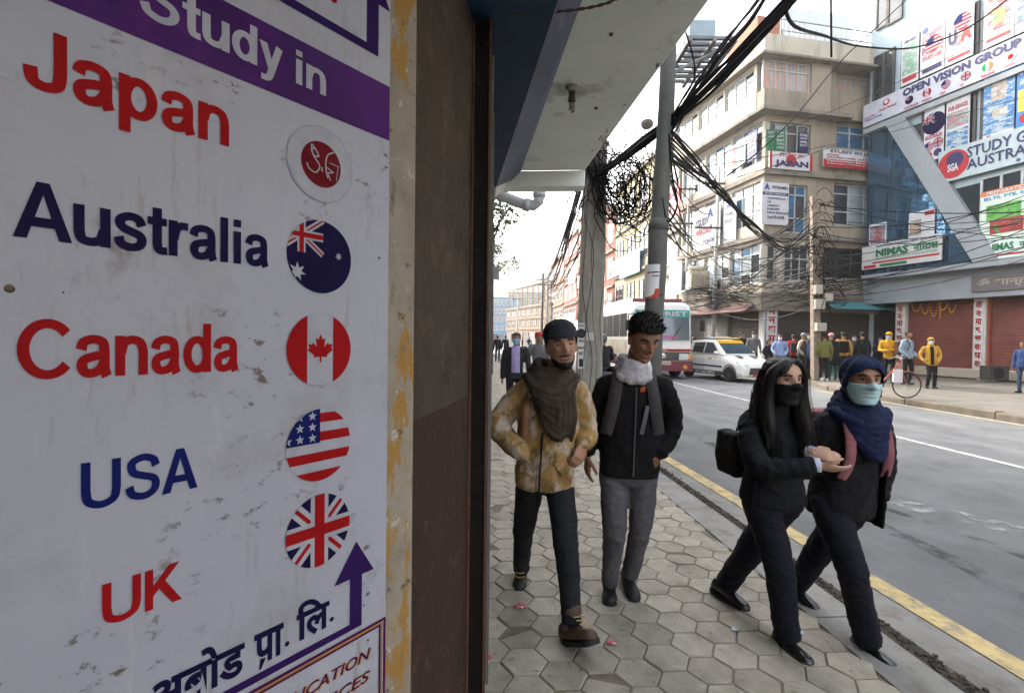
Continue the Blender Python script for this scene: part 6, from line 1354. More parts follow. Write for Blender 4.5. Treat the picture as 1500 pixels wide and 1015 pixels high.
# insulator ball by the bundle
bl = at(948, 182, 6.9); tag(MB().ball(bl, .085, .085, .07, 12, 8).build('cable_spool', m_plastic, smooth=True), 'pale round insulator beside the cable bundle', 'insulator')
# coil of surplus cable on the square pole
mb = MB(); cc = random.Random(33)
for k in range(40):
    c = at(cc.gauss(918, 15), cc.gauss(280, 20), 8.5 + cc.uniform(-.2, .25)); rx, rz = cc.uniform(.10, .42), cc.uniform(.25, .66); ph = cc.uniform(-.45, .45); P = []
    for i in range(21):
        a = 2 * math.pi * i / 20; x = math.cos(a) * rx * (1 + .22 * math.sin(3 * a + k)); z = math.sin(a) * rz * (1 + .18 * math.sin(2 * a + k * 2)); P.append(c + Vector((x * math.cos(ph) - z * math.sin(ph), .05 * math.sin(a * 2 + k), x * math.sin(ph) + z * math.cos(ph))))
    mb.tube(P, cc.uniform(.006, .011), 5, cap=False)
for k in range(30):
    p0 = at(cc.uniform(855, 885), cc.uniform(205, 265), 8.75); p1 = at(cc.uniform(850, 940), cc.uniform(220, 340), 8.6); mb.tube(smooth_path([p0, mix(p0, p1, .5) + Vector((cc.gauss(0, .15), 0, cc.gauss(-.15, .15))), p1], 5), cc.uniform(.007, .013), 5, cap=False)
tag(mb.build('cable_coil', m_wire), 'large tangled coil of black cables hung from the concrete pole', 'cable coil', kind='stuff')
# ---- far kerb pole with boxes
pB, qb, qtl = sq_pole('concrete_pole', 1197, (1192, 288), 19.0, .30, .20, 'mottled concrete utility pole with meter boxes standing among the waiting crowd', FARZ, mat('pole_concrete_mottled', (.20, .16, .125), .92, var=.35, scale=7, bump=.3, bscale=20))
for z, dx, w_, h_ in ((2.75, -.02, .34, .36), (1.95, .02, .36, .30), (3.3, -.05, .26, .34), (3.05, .3, .3, .28)): MB().obox(pole_pt(qb, qtl, z, dx - w_ / 2, -.36), (w_, 0, 0), (0, .18, 0), (0, 0, h_)).build('meter_box', m_plastic, pB, bevel=.02)
for k in range(14):
    z = wr.uniform(2.6, 6.8); A = pole_pt(qb, qtl, z, .1, -.15); B = OU.pt(wr.uniform(3, 5), wr.uniform(4.6, 7.2), 1.2)
    cable(A, B, wr.uniform(.2, .7), .012 + .006 * wr.random(), 'black cable running from the far kerb pole past the brown shutters', group='cables over the brown shutters', m=CAB[k % 2])
TP = at(1046, 300, 27); TP2 = at(1012, 300, 30)
for k in range(30):
    z = wr.uniform(2.8, 6.6); A = pole_pt(qb, qtl, z, -.1, .1); B = Vector((TP.x + wr.uniform(-.5, .3), TP.y, wr.uniform(3.2, 7.5)))
    cable(A, B, wr.uniform(.15, .9), .012 + .007 * wr.random(), 'black cable sagging across the corner building front', group='cables over the corner building', m=CAB[k % 3 == 0])
for k in range(12):
    A = pole_pt(qb, qtl, wr.uniform(3.2, 6.0), .1, .1); B = PR.pt(wr.uniform(2.5, 6), wr.uniform(3.4, 6.0), .4); cable(A, B, wr.uniform(.1, .5), .012, 'black cable running from the far kerb pole to the corner building', group='cables into the corner building', m=CAB[k % 2])
mb = MB()
for k in range(46):
    z = wr.gauss(4.4, 1.1); c = pole_pt(qb, qtl, max(2.6, min(6.9, z)), wr.gauss(.12, .25), wr.gauss(-.2, .12)); rx, rz = wr.uniform(.1, .45), wr.uniform(.15, .6); P = [c + Vector((math.cos(2 * math.pi * i / 14) * rx, .05 * math.sin(i), math.sin(2 * math.pi * i / 14) * rz)) for i in range(wr.randint(8, 15))]; mb.tube(P, wr.uniform(.009, .016), 4, cap=False)
for k in range(75):
    z = wr.uniform(3.2, 4.6); A = PL.pt(wr.uniform(-6, -.2), z, wr.uniform(.5, 1.6)); B = PR.pt(wr.uniform(.2, 5.5), wr.uniform(3.2, 5.0), wr.uniform(.5, 1.5)); P = [A + (B - A) * (i / 10) - UP * (wr.uniform(.0, .5) * 4 * (i / 10) * (1 - i / 10)) for i in range(11)]; mb.tube(P, wr.uniform(.008, .016), 4, cap=False)
tag(mb.build('cable_tangle', m_wire), 'dense tangle of black wires round the far kerb pole and corner shopfronts', 'cables', kind='stuff')
# ---- pair of poles with transformer
m_tpole = mat('pole_pale', (.42, .41, .38), .85, var=.2, scale=4)
for k, (bx, tx, ty, Y, lb) in enumerate(((1044, 1053, 245, 27, 'slim pale steel pole carrying the cream transformer platform'), (1003, 1010, 268, 30, 'slim pale steel pole with two crossarms behind the tourist bus'))):
    b = at(bx, 498, Y); b.z = FARZ; t = at(tx, ty, Y); th = thing('utility_pole', b, lb, 'pole', 'slim poles by the corner building'); MB().tube([b, t], [.12, .085], 10).build('shaft', m_tpole, th, smooth=True)
    for q, (z, hw) in enumerate(((t.z - .4, .95), (t.z - 2.4, .9)) if k else ((t.z - .9, .9), (t.z - 3.2, 1.2))):
        c = b + (t - b) * ((z - b.z) / (t.z - b.z)); MB().obox(c + Vector((-hw, -.16, -.05)), (2 * hw, 0, 0), (0, .08, 0), (0, 0, .1)).build('crossarm', m_frd, th)
        for x in (-.8, -.3, .35, .8): MB().lathe(c + Vector((x * hw, -.12, .05)), (0, 0, 1), [(.04, 0), (.05, .04), (.03, .08), (.045, .12), (.02, .16)], 8).build('insulator', m_brown, th)
tf = at(1022, 410, 28); tr_ = thing('transformer', tf - UP * .9, 'cream finned pole transformer above the tourist bus', 'transformer'); m_tf = mat('transformer_cream', (.42, .38, .28), .6, var=.2, scale=3)
MB().obox(tf + Vector((-.55, -.3, -.55)), (1.1, 0, 0), (0, .6, 0), (0, 0, 1.0)).build('tank', m_tf, tr_, bevel=.03)
for k in range(9): MB().obox(tf + Vector((-.5 + k * .115, -.42, -.5)), (.03, 0, 0), (0, .12, 0), (0, 0, .8)).build('cooling_fin', m_tf, tr_)
for k in range(3): MB().lathe(tf + Vector((-.3 + k * .3, 0, .45)), (0, 0, 1), [(.05, 0), (.07, .06), (.04, .1), (.07, .16), (.04, .2), (.05, .3)], 8).build('bushing', m_brown, tr_)
MB().tube([tf + Vector((-.5, 0, .62)), tf + Vector((.45, 0, .62))], .12, 10).build('conservator', m_tf, tr_, smooth=True)
MB().obox(tf + Vector((-.8, -.35, -.68)), (1.7, 0, 0), (0, .7, 0), (0, 0, .1)).build('platform', m_steel, tr_)
# lamp-maintenance style platform with a metal box, bolted to the steel pole
hb_ = at(1017, 110, 7.4); hoard = thing('pole_platform', hb_, 'slatted steel platform with a pale blue metal box high on the leaning pole', 'platform')
MB().obox(at(1010, 74, 7.6), at(1048, 74, 7.6) - at(1010, 74, 7.6), (0, .35, 0), UP * (at(1010, 29, 7.6).z - at(1010, 74, 7.6).z)).build('metal_box', smat((.36, .46, .52)), hoard, bevel=.01)
zpl = at(1015, 96, 7.4).z; xl, xr = at(984, 96, 7.4).x, at(1049, 96, 7.4).x
for k in range(9): MB().box(xl, xr, 6.75 + k * .14, 6.80 + k * .14, zpl, zpl + .04).build('slat', m_steel, hoard)
for x in (xl, (xl + xr) / 2, xr - .05): MB().box(x, x + .05, 6.7, 7.95, zpl - .06, zpl - .002).build('bearer', m_steel, hoard)
for y in (6.85, 7.6): MB().tube([(xr - .1, y, zpl - .05), (at(977, 150, 6.6).x, 6.62, zpl - .55)], .022, 6).build('brace', m_steel, hoard)
# ------------------------------------------------------------------ tourist bus
m_bw = mat('bus_white', (.78, .77, .75), .3, var=.05, scale=1, spec=.5); m_bm = mat('bus_maroon', (.14, .02, .03), .35, var=.15, scale=2, spec=.5); m_ws = glass('windscreen_glass', (.045, .075, .10), .05); m_teal = smat((.02, .25, .22), .3); m_rub = mat('rubber_black', (.02, .02, .02), .8); m_chrome = mat('chrome', (.5, .5, .5), .2, metal=.9); m_lampg = mat('lamp_glass', (.55, .58, .58), .1, spec=.8); m_amber = mat('lamp_amber', (.6, .25, .03), .2); m_hub = mat('wheel_hub', (.10, .10, .105), .45, metal=.5)
m_bside = mat('bus_side_print', (.55, .48, .38), .3, var=.25, scale=1.3, spec=.5, stain=[((.42, .18, .10), 1.2, .55, .08, (1, .6, 1)), ((.66, .62, .52), 1.6, .52, .1)])
def wheel(parent, c, axis, r, wd, Mx):
    t = xf(MB().lathe(Vector(c) - Vector(axis) * wd / 2, axis, [(r * .62, 0), (r * .92, 0), (r, wd * .2), (r, wd * .8), (r * .92, wd), (r * .62, wd)], 24), Mx).build('wheel', m_rub, parent, smooth=True)
    xf(MB().lathe(Vector(c) + Vector(axis) * wd * .18, axis, [(r * .66, 0), (r * .64, wd * .28), (r * .3, wd * .2), (r * .15, wd * .34), (.01, wd * .34)], 20), Mx).build('rim', m_hub, t)
    return t
bc = at(970, 553, 21.0); BM = Matrix.Translation((bc.x, bc.y, ROADZ)) @ Matrix.Rotation(R(3.5), 4, 'Z') @ Matrix.Scale(1.16, 4)
bus = thing('tourist_bus', BM.translation, 'white tourist minibus with teal windscreen banner and maroon bumper', 'bus')
def bring(y, hw, z0, z1, r=.22, tilt=0):
    P = [];
    for cx, cz, a0 in ((hw - r, z1 - r, 0), (-hw + r, z1 - r, 90), (-hw + .06, z0 + .06, 180), (hw - .06, z0 + .06, 270)):
        rr_ = r if cz > z0 + .2 else .06
        for k in range(4): a = R(a0 + k * 30); P.append(Vector((cx + rr_ * math.cos(a), y + tilt * max(0, (cz + rr_ * math.sin(a)) - 1.3), cz + rr_ * math.sin(a))))
    return P
Wb = 1.08
xf(MB().loft([bring(0, Wb - .06, .45, 2.62, .25, .10), bring(.12, Wb, .40, 2.70, .25, .10), bring(.6, Wb, .40, 2.74), bring(7.0, Wb, .40, 2.72), bring(7.2, Wb - .1, .5, 2.6)]), BM).build('body', m_bw, bus, bevel=0)
xf(MB().loft([bring(.9, .85, 2.70, 2.86, .1), bring(1.3, .9, 2.70, 2.98, .1), bring(5.2, .9, 2.7, 2.98, .1), bring(5.8, .8, 2.7, 2.8, .05)]), BM).build('roof_carrier', m_bw, bus)
xf(MB().obox((-.92, .62, 2.74), (1.84, 0, 0), (0, .05, 0), (0, 0, .14)), BM).build('roof_strip', m_bm, bus)
def fpanel(mb, x0, x1, z0, z1, off, th=.03):
    y = lambda z: -off + .10 * max(0, z - 1.3); return mb.prism([(x0, y(z0), z0), (x1, y(z0), z0), (x1, y(z1), z1), (x0, y(z1), z1)], (0, th, 0))
wsb = xf(fpanel(MB(), -.96, .96, 1.38, 2.42, .035), BM).build('windscreen', m_ws, bus)
xf(fpanel(MB(), -.98, .98, 2.18, 2.44, .045, .012), BM).build('banner', m_teal, wsb)
BPl = Plane((0, -1), (1, 0))
vs, fs = text2d('TOURIST', .03, 2); xf(MB().add([(-.86 + 1.75 * x, -.062 + .10 * (2.22 + .17 * y - 1.3), 2.22 + .17 * y) for x, y in vs], fs), BM).build('lettering', smat(WHITE), bus)
for x in (-.35, .3): xf(MB().tube([(x, -.05, 1.36), (x + .35, -.045 + .06, 1.85)], .012, 5), BM).build('wiper', m_rub, bus)
xf(fpanel(MB(), -.6, -.2, 1.42, 1.6, .042, .005), BM).build('sticker', smat(WHITE), wsb); xf(fpanel(MB(), 0, .5, 1.42, 1.54, .042, .005), BM).build('sticker', smat((.4, .1, .25)), wsb)
xf(fpanel(MB(), -1.03, 1.03, .98, 1.06, .02), BM).build('red_stripe', smat(RED), bus)
gl = xf(fpanel(MB(), -.98, .98, .66, .95, .03), BM).build('grille', m_frd, bus)
for k in range(4): xf(fpanel(MB(), -.5, .5, .69 + k * .065, .705 + k * .065, .05), BM).build('grille_bar', m_steel, gl)
xf(MB().lathe((0, -.06, .81), (0, -1, 0), [(.1, 0), (.1, .02), (.06, .03)], 14), BM).build('badge', m_chrome, gl)
vs, fs = text2d('TATA', .03, 2); xf(MB().add([(-.15 + .3 * x, -.03, .985 + .06 * y) for x, y in vs], fs), BM).build('lettering', m_chrome, bus)
for sx in (-1, 1):
    xf(fpanel(MB(), sx * .75 - .17, sx * .75 + .17, .68, .9, .045, .03), BM).build('headlight', m_lampg, bus); xf(fpanel(MB(), sx * .98 - .06, sx * .98 + .06, .7, .88, .04, .03), BM).build('indicator', m_amber, bus)
    xf(MB().lathe((sx * .78, -.10, .42), (0, -1, 0), [(.08, 0), (.08, .03), (.04, .05)], 12), BM).build('fog_lamp', m_amber, bus)
    mr_ = xf(MB().tube([(sx * 1.02, .05, 2.3), (sx * 1.3, -.2, 2.25), (sx * 1.32, -.22, 2.0)], .02, 6), BM).build('mirror_arm', m_rub, bus)
    xf(MB().obox((sx * 1.32 - .09, -.26, 1.7), (.18, 0, 0), (0, .06, 0), (0, 0, .36)), BM).build('mirror', m_rub, mr_, bevel=.02)
    for y in (1.25, 5.5): wheel(bus, (sx * .93, y, .42), (sx, 0, 0), .42, .26, BM)
bp_ = xf(MB().loft([bring(-.12, 1.06, .28, .64, .08), bring(.35, 1.10, .26, .64, .08)]), BM).build('bumper', m_bm, bus)
xf(MB().obox((-.25, -.14, .5), (.5, 0, 0), (0, .02, 0), (0, 0, .13)), BM).build('number_plate', smat((.5, .5, .48)), bp_); vs, fs = text2d('BA 1 KHA 7091', .03, 2); xf(MB().add([(-.2 + .4 * x, -.152, .53 + .06 * y) for x, y in vs], fs), BM).build('lettering', smat(RED), bp_)
for sx in (-1, 1):
    for k in range(6):
        y0 = .75 + k * 1.02; wd = .92; xf(MB().obox((sx * (Wb - .005), y0, 1.5), (sx * .02, 0, 0), (0, wd, 0), (0, 0, .85)), BM).build('side_window', m_pane, bus)
    xf(MB().obox((sx * (Wb - .004), .7, .8), (sx * .012, 0, 0), (0, 6.1, 0), (0, 0, .58)), BM).build('side_panel', m_bside, bus)
    xf(MB().obox((sx * (Wb - .004), 1.75, .42), (sx * .012, 0, 0), (0, 3.2, 0), (0, 0, .3)), BM).build('skirt', m_bm, bus)
# ------------------------------------------------------------------ white taxi
fw_ = g2(1070, 559, ROADZ); rw_ = Vector((fw_.x - 2.36 * math.sin(R(17)), fw_.y + 2.36 * math.cos(R(17)), 0)); tc_ = (fw_ + rw_) / 2
ang_t = math.atan2((fw_ - rw_).y, (fw_ - rw_).x) + math.pi / 2    # local -Y is forward
TM = Matrix.Translation((tc_.x + .62, tc_.y + .1, ROADZ)) @ Matrix.Rotation(ang_t, 4, 'Z') @ Matrix.Scale(1.09, 4)
m_tw = mat('taxi_white', (.76, .76, .73), .22, var=.05, scale=2, spec=.55); taxi = thing('taxi', TM.translation, 'white hatchback taxi with roof lamp rack and yellow visor strip', 'car')
def cring(y, hw, z0, zs, zt, n=0):
    return [Vector((-hw * .93, y, z0)), Vector((-hw, y, z0 + .12)), Vector((-hw, y, zs)), Vector((-hw * .95, y, zt - .05)), Vector((-hw * .80, y, zt)), Vector((hw * .80, y, zt)), Vector((hw * .95, y, zt - .05)), Vector((hw, y, zs)), Vector((hw, y, z0 + .12)), Vector((hw * .93, y, z0))]
bd = MB(); bd.loft([cring(-1.72, .56, .26, .48, .55), cring(-1.66, .68, .22, .55, .66), cring(-1.45, .735, .2, .62, .78), cring(-.95, .745, .2, .72, .90), cring(-.72, .745, .2, .76, .95), cring(.2, .745, .2, .80, .97), cring(1.35, .745, .2, .82, 1.0), cring(1.62, .72, .24, .8, .98), cring(1.70, .64, .3, .7, .9)])
xf(bd, TM); tb = bd.build('body', m_tw, taxi, smooth=False, bevel=.035, seg=3)
gh = MB()
def gring(y, hw0, hw1, z0, z1): return [Vector((-hw0, y, z0)), Vector((-hw1, y, z1)), Vector((-hw1 * .8, y, z1 + .035)), Vector((hw1 * .8, y, z1 + .035)), Vector((hw1, y, z1)), Vector((hw0, y, z0))]
gh.loft([gring(-.82, .70, .69, .93, .95), gring(-.18, .70, .585, .95, 1.43), gring(.4, .70, .58, .96, 1.475), gring(1.2, .69, .56, .98, 1.43), gring(1.60, .66, .52, .98, 1.15)])
xf(gh, TM).build('cabin', m_tw, taxi, bevel=.02)
def tpanel(pts, m, name, off=(0, 0, 0), par=taxi, th=(0, 0, .012)): 
    return xf(MB().prism([Vector(p) + Vector(off) for p in pts], th), TM).build(name, m, par)
tpanel([(-.62, -.795, .985), (.62, -.795, .985), (.53, -.235, 1.40), (-.53, -.235, 1.40)], m_ws, 'windscreen', (0, -.02, .015), th=(0, -.01, .012))
tpanel([(-.55, -.32, 1.34), (.55, -.32, 1.34), (.53, -.18, 1.445), (-.53, -.18, 1.445)], smat((.60, .33, .02)), 'visor_strip', (0, -.028, .022), th=(0, -.008, .012))
tpanel([(-.6, 1.56, 1.02), (.6, 1.56, 1.02), (.5, 1.3, 1.36), (-.5, 1.3, 1.36)], m_pane, 'rear_window', (0, .03, .02), th=(0, .01, .01))
for sx in (-1, 1):
    tpanel([(sx * .712, -.55, 1.0), (sx * .712, .28, 1.0), (sx * .60, .26, 1.40), (sx * .60, -.10, 1.385)], m_pane, 'front_side_window', th=(sx * .014, 0, 0)); tpanel([(sx * .71, .36, 1.0), (sx * .70, 1.02, 1.02), (sx * .59, .98, 1.38), (sx * .60, .34, 1.40)], m_pane, 'rear_side_window', th=(sx * .014, 0, 0))
    tpanel([(sx * .746, -.75, .50), (sx * .746, .95, .52), (sx * .746, .95, .57), (sx * .746, -.75, .55)], m_rub, 'door_moulding', th=(sx * .016, 0, 0))
    tpanel([(sx * .740, -.78, .22), (sx * .740, .92, .22), (sx * .742, .92, .36), (sx * .742, -.78, .36)], m_frd, 'sill_band', th=(sx * .014, 0, 0))
    tpanel([(sx * .748, -.5, .845), (sx * .748, 1.3, .87), (sx * .748, 1.3, .895), (sx * .748, -.5, .865)], smat((.55, .35, .05)), 'yellow_stripe', th=(sx * .004, 0, 0))
    for y in (-.18, .95): tpanel([(sx * .748, y, .78), (sx * .748, y + .14, .78), (sx * .748, y + .14, .81), (sx * .748, y, .81)], m_rub, 'door_handle', th=(sx * .02, 0, 0))
    for y in (-.66, .31, 1.03): tpanel([(sx * .7475, y, .3), (sx * .7475, y + .01, .3), (sx * .7475, y + .01, .95), (sx * .7475, y, .95)], m_rub, 'door_seam', th=(sx * .002, 0, 0))
    m1 = xf(MB().ball((sx * .82, -.52, 1.02), .10, .06, .065, 10, 6), TM).build('wing_mirror', m_tw, taxi, smooth=True)
    tpanel([(sx * .66, -1.58, .60), (sx * .40, -1.71, .56), (sx * .42, -1.67, .68), (sx * .68, -1.38, .76)], m_lampg, 'headlight', (sx * .035, -.012, 0), th=(sx * .01, -.03, .012))
    xf(MB().lathe((sx * .52, -1.68, .38), (0, -1, 0), [(.06, 0), (.06, .03), (.03, .04)], 12), TM).build('fog_lamp', m_lampg, taxi)
    for y in (-1.14, 1.22):
        wheel(taxi, (sx * .70, y, .28), (sx, 0, 0), .28, .17, TM)
        P = [Vector((sx * .75, y + math.cos(R(a)) * .335, .28 + math.sin(R(a)) * .335)) for a in range(-10, 191, 20)]; xf(MB().tube(P, .018, 6), TM).build('wheel_arch', m_frd, taxi)
vs, fs = text2d('SUZUKI', .05, 2); xf(MB().add([(-.757, .75 - 1.1 * x, .245 + .09 * y) for x, y in vs], fs), TM).build('lettering', smat((.5, .5, .48)), taxi)
tpanel([(-.42, -1.735, .30), (.42, -1.735, .30), (.36, -1.73, .52), (-.36, -1.73, .52)], m_frd, 'grille', th=(0, -.02, 0)); tpanel([(-.25, -1.74, .24), (.25, -1.74, .24), (.25, -1.74, .32), (-.25, -1.74, .32)], smat((.35, .03, .03)), 'number_plate', (0, -.02, 0), th=(0, -.012, 0))
for x in (-.3, .3): tpanel([(x - .1, -1.25, .865), (x + .1, -1.25, .865), (x + .09, -1.0, .915), (x - .09, -1.0, .915)], m_frd, 'bonnet_scoop', th=(0, 0, .02))
for sx in (-1, 1): xf(MB().tube([(sx * .5, -.1, 1.52), (sx * .5, 1.15, 1.53)], .014, 6), TM).build('roof_rail', m_frd, taxi)
rk = xf(MB().obox((-.55, -.12, 1.50), (1.1, 0, 0), (0, .09, 0), (0, 0, .05)), TM).build('lamp_rack', m_frd, taxi)
for x in (-.42, -.22, 0, .22, .42): xf(MB().obox((x - .075, -.16, 1.53), (.15, 0, 0), (0, .06, 0), (0, 0, .06)), TM).build('roof_lamp', smat((.6, .45, .12), .2), rk, bevel=.01)
for y in (.5, .8, 1.1): xf(MB().tube([(-.5, y, 1.53), (.5, y, 1.53)], .012, 5), TM).build('rack_bar', m_steel, rk)
xf(MB().obox((-.5, .3, 1.54), (1.0, 0, 0), (0, .2, 0), (0, 0, .07)), TM).build('roof_sign', smat((.5, .5, .5)), taxi, bevel=.02)
# ------------------------------------------------------------------ bicycle at the far kerb
m_bred = mat('bicycle_red', (.32, .07, .05), .4, var=.2, scale=10); wz = FARZ + .34
fwc = at(1328, 571, 13.4); bk_ = Matrix.Translation((fwc.x, fwc.y, FARZ)) @ Matrix.Rotation(R(168), 4, 'Z')   # local +X points to the rear wheel
byc = thing('bicycle', bk_.translation, 'red city bicycle parked at the far kerb beside the yellow hooded person', 'bicycle')
for x, nm in ((0, 'front'), (1.08, 'rear')):
    w0 = xf(MB().tube([(x + math.cos(2 * math.pi * k / 32) * .325, 0, .335 + math.sin(2 * math.pi * k / 32) * .325) for k in range(33)], .018, 6, cap=False), bk_).build('wheel', m_rub, byc, smooth=True)
    mb = MB()
    for k in range(16): a = 2 * math.pi * k / 16; mb.tube([(x, .02 * (-1) ** k, .335), (x + math.cos(a) * .31, 0, .335 + math.sin(a) * .31)], .0025, 3)
    xf(mb, bk_).build('spokes', m_steel, w0); xf(MB().tube([(x, -.05, .335), (x, .05, .335)], .02, 8), bk_).build('hub', m_steel, w0)
    xf(MB().tube([(x + math.cos(R(a)) * .36, 0, .335 + math.sin(R(a)) * .36) for a in range(30, 171, 14)], .014, 5), bk_).build('mudguard', m_bred, byc)
fr_ = xf(MB().tube([(.18, 0, .92), (.55, 0, .42), (.62, 0, .30)], .017, 8), bk_).build('frame', m_bred, byc, smooth=True)
for P in ([(.2, 0, .84), (.60, 0, .36)], [(.62, 0, .30), (.78, 0, .86)], [(.62, 0, .30), (1.08, 0, .335)], [(.75, 0, .78), (1.08, 0, .335)], [(0, 0, .335), (.05, 0, .5), (.17, 0, .92)], [(.17, 0, .92), (.14, 0, 1.02)]): xf(MB().tube(P, .014, 7), bk_).build('frame_tube', m_bred, fr_, smooth=True)
xf(MB().tube(smooth_path([Vector((.30, -.28, 1.0)), Vector((.16, -.22, 1.06)), Vector((.13, 0, 1.02)), Vector((.16, .22, 1.06)), Vector((.30, .28, 1.0))], 4), .011, 6), bk_).build('handlebar', m_steel, byc, smooth=True)
xf(MB().ball((.82, 0, .92), .14, .085, .04, 12, 6), bk_).build('saddle', m_rub, byc, smooth=True); xf(MB().obox((.85, -.08, .70), (.38, 0, 0), (0, .16, 0), (0, 0, .02)), bk_).build('carrier', m_steel, byc)
xf(MB().lathe((.62, -.05, .30), (0, 1, 0), [(.09, 0), (.09, .01), (.03, .02), (.03, .08)], 16), bk_).build('crank', m_steel, byc); bkt = xf(MB().obox((.12, -.05, .40), (.2, 0, 0), (0, .1, 0), (0, 0, .34)), bk_).build('bag', m_white_sole, byc); bkt.name = 'carrier_bag'; bkt.data.materials[0] = smat((.55, .52, .53))
# ------------------------------------------------------------------ litter on the near pavement
m_litr = mat('wrapper_red', (.50, .08, .10), .4, var=.5, scale=25, stain=[((.65, .6, .58), 18, .56, .04)])
for k, (x, y, s_, lb) in enumerate(((763, 888, .035, 'crumpled red and white wrapper on the pavers behind the boot'), (712, 966, .036, 'red and white wrapper on the pavers beside the steel post'), (896, 941, .024, 'small pink wrapper on the pavers below the grey jeans'), (1076, 921, .022, 'small bluish scrap on the pavers by the black shoe'), (1175, 927, .014, 'tiny pale scrap between the two women on the pavers'))):
    p = ground(x, y, .004); mb = MB(); n = 5; a0 = wr.uniform(0, 3); rr = []
    for i in range(n + 1):
        rr.append([p + Vector((math.cos(a0), math.sin(a0), 0)) * (s_ * (i / n - .5) * 2) + Vector((-math.sin(a0), math.cos(a0), 0)) * (s_ * .6 * q) + UP * (.001 + .006 * abs(math.sin(i * 1.7 + q * 2))) for q in (-1, -.3, .4, 1)])
    mb.loft(rr, cap=False, closed=False); o = mb.build('wrapper', m_litr if k < 3 else smat((.4, .5, .6))); solid(o, .0012); tag(o, lb, 'litter')
mb = MB()
for k in range(260):
    p = ground(wr.uniform(705, 1300), wr.uniform(640, 1015), .0); 
    if p.x > kerb_x(p.y) - .04: continue
    s_ = wr.uniform(.002, .006); a = wr.uniform(0, 6); L1 = wr.uniform(.004, .03); mb.tube([p + UP * .003, p + Vector((math.cos(a) * L1, math.sin(a) * L1, .004))], s_ * .35, 4)
tag(mb.build('leaf_debris', m_bed, org=(0, 0, 0)), 'small twigs and crumbs scattered over the pavers', 'debris', kind='stuff')
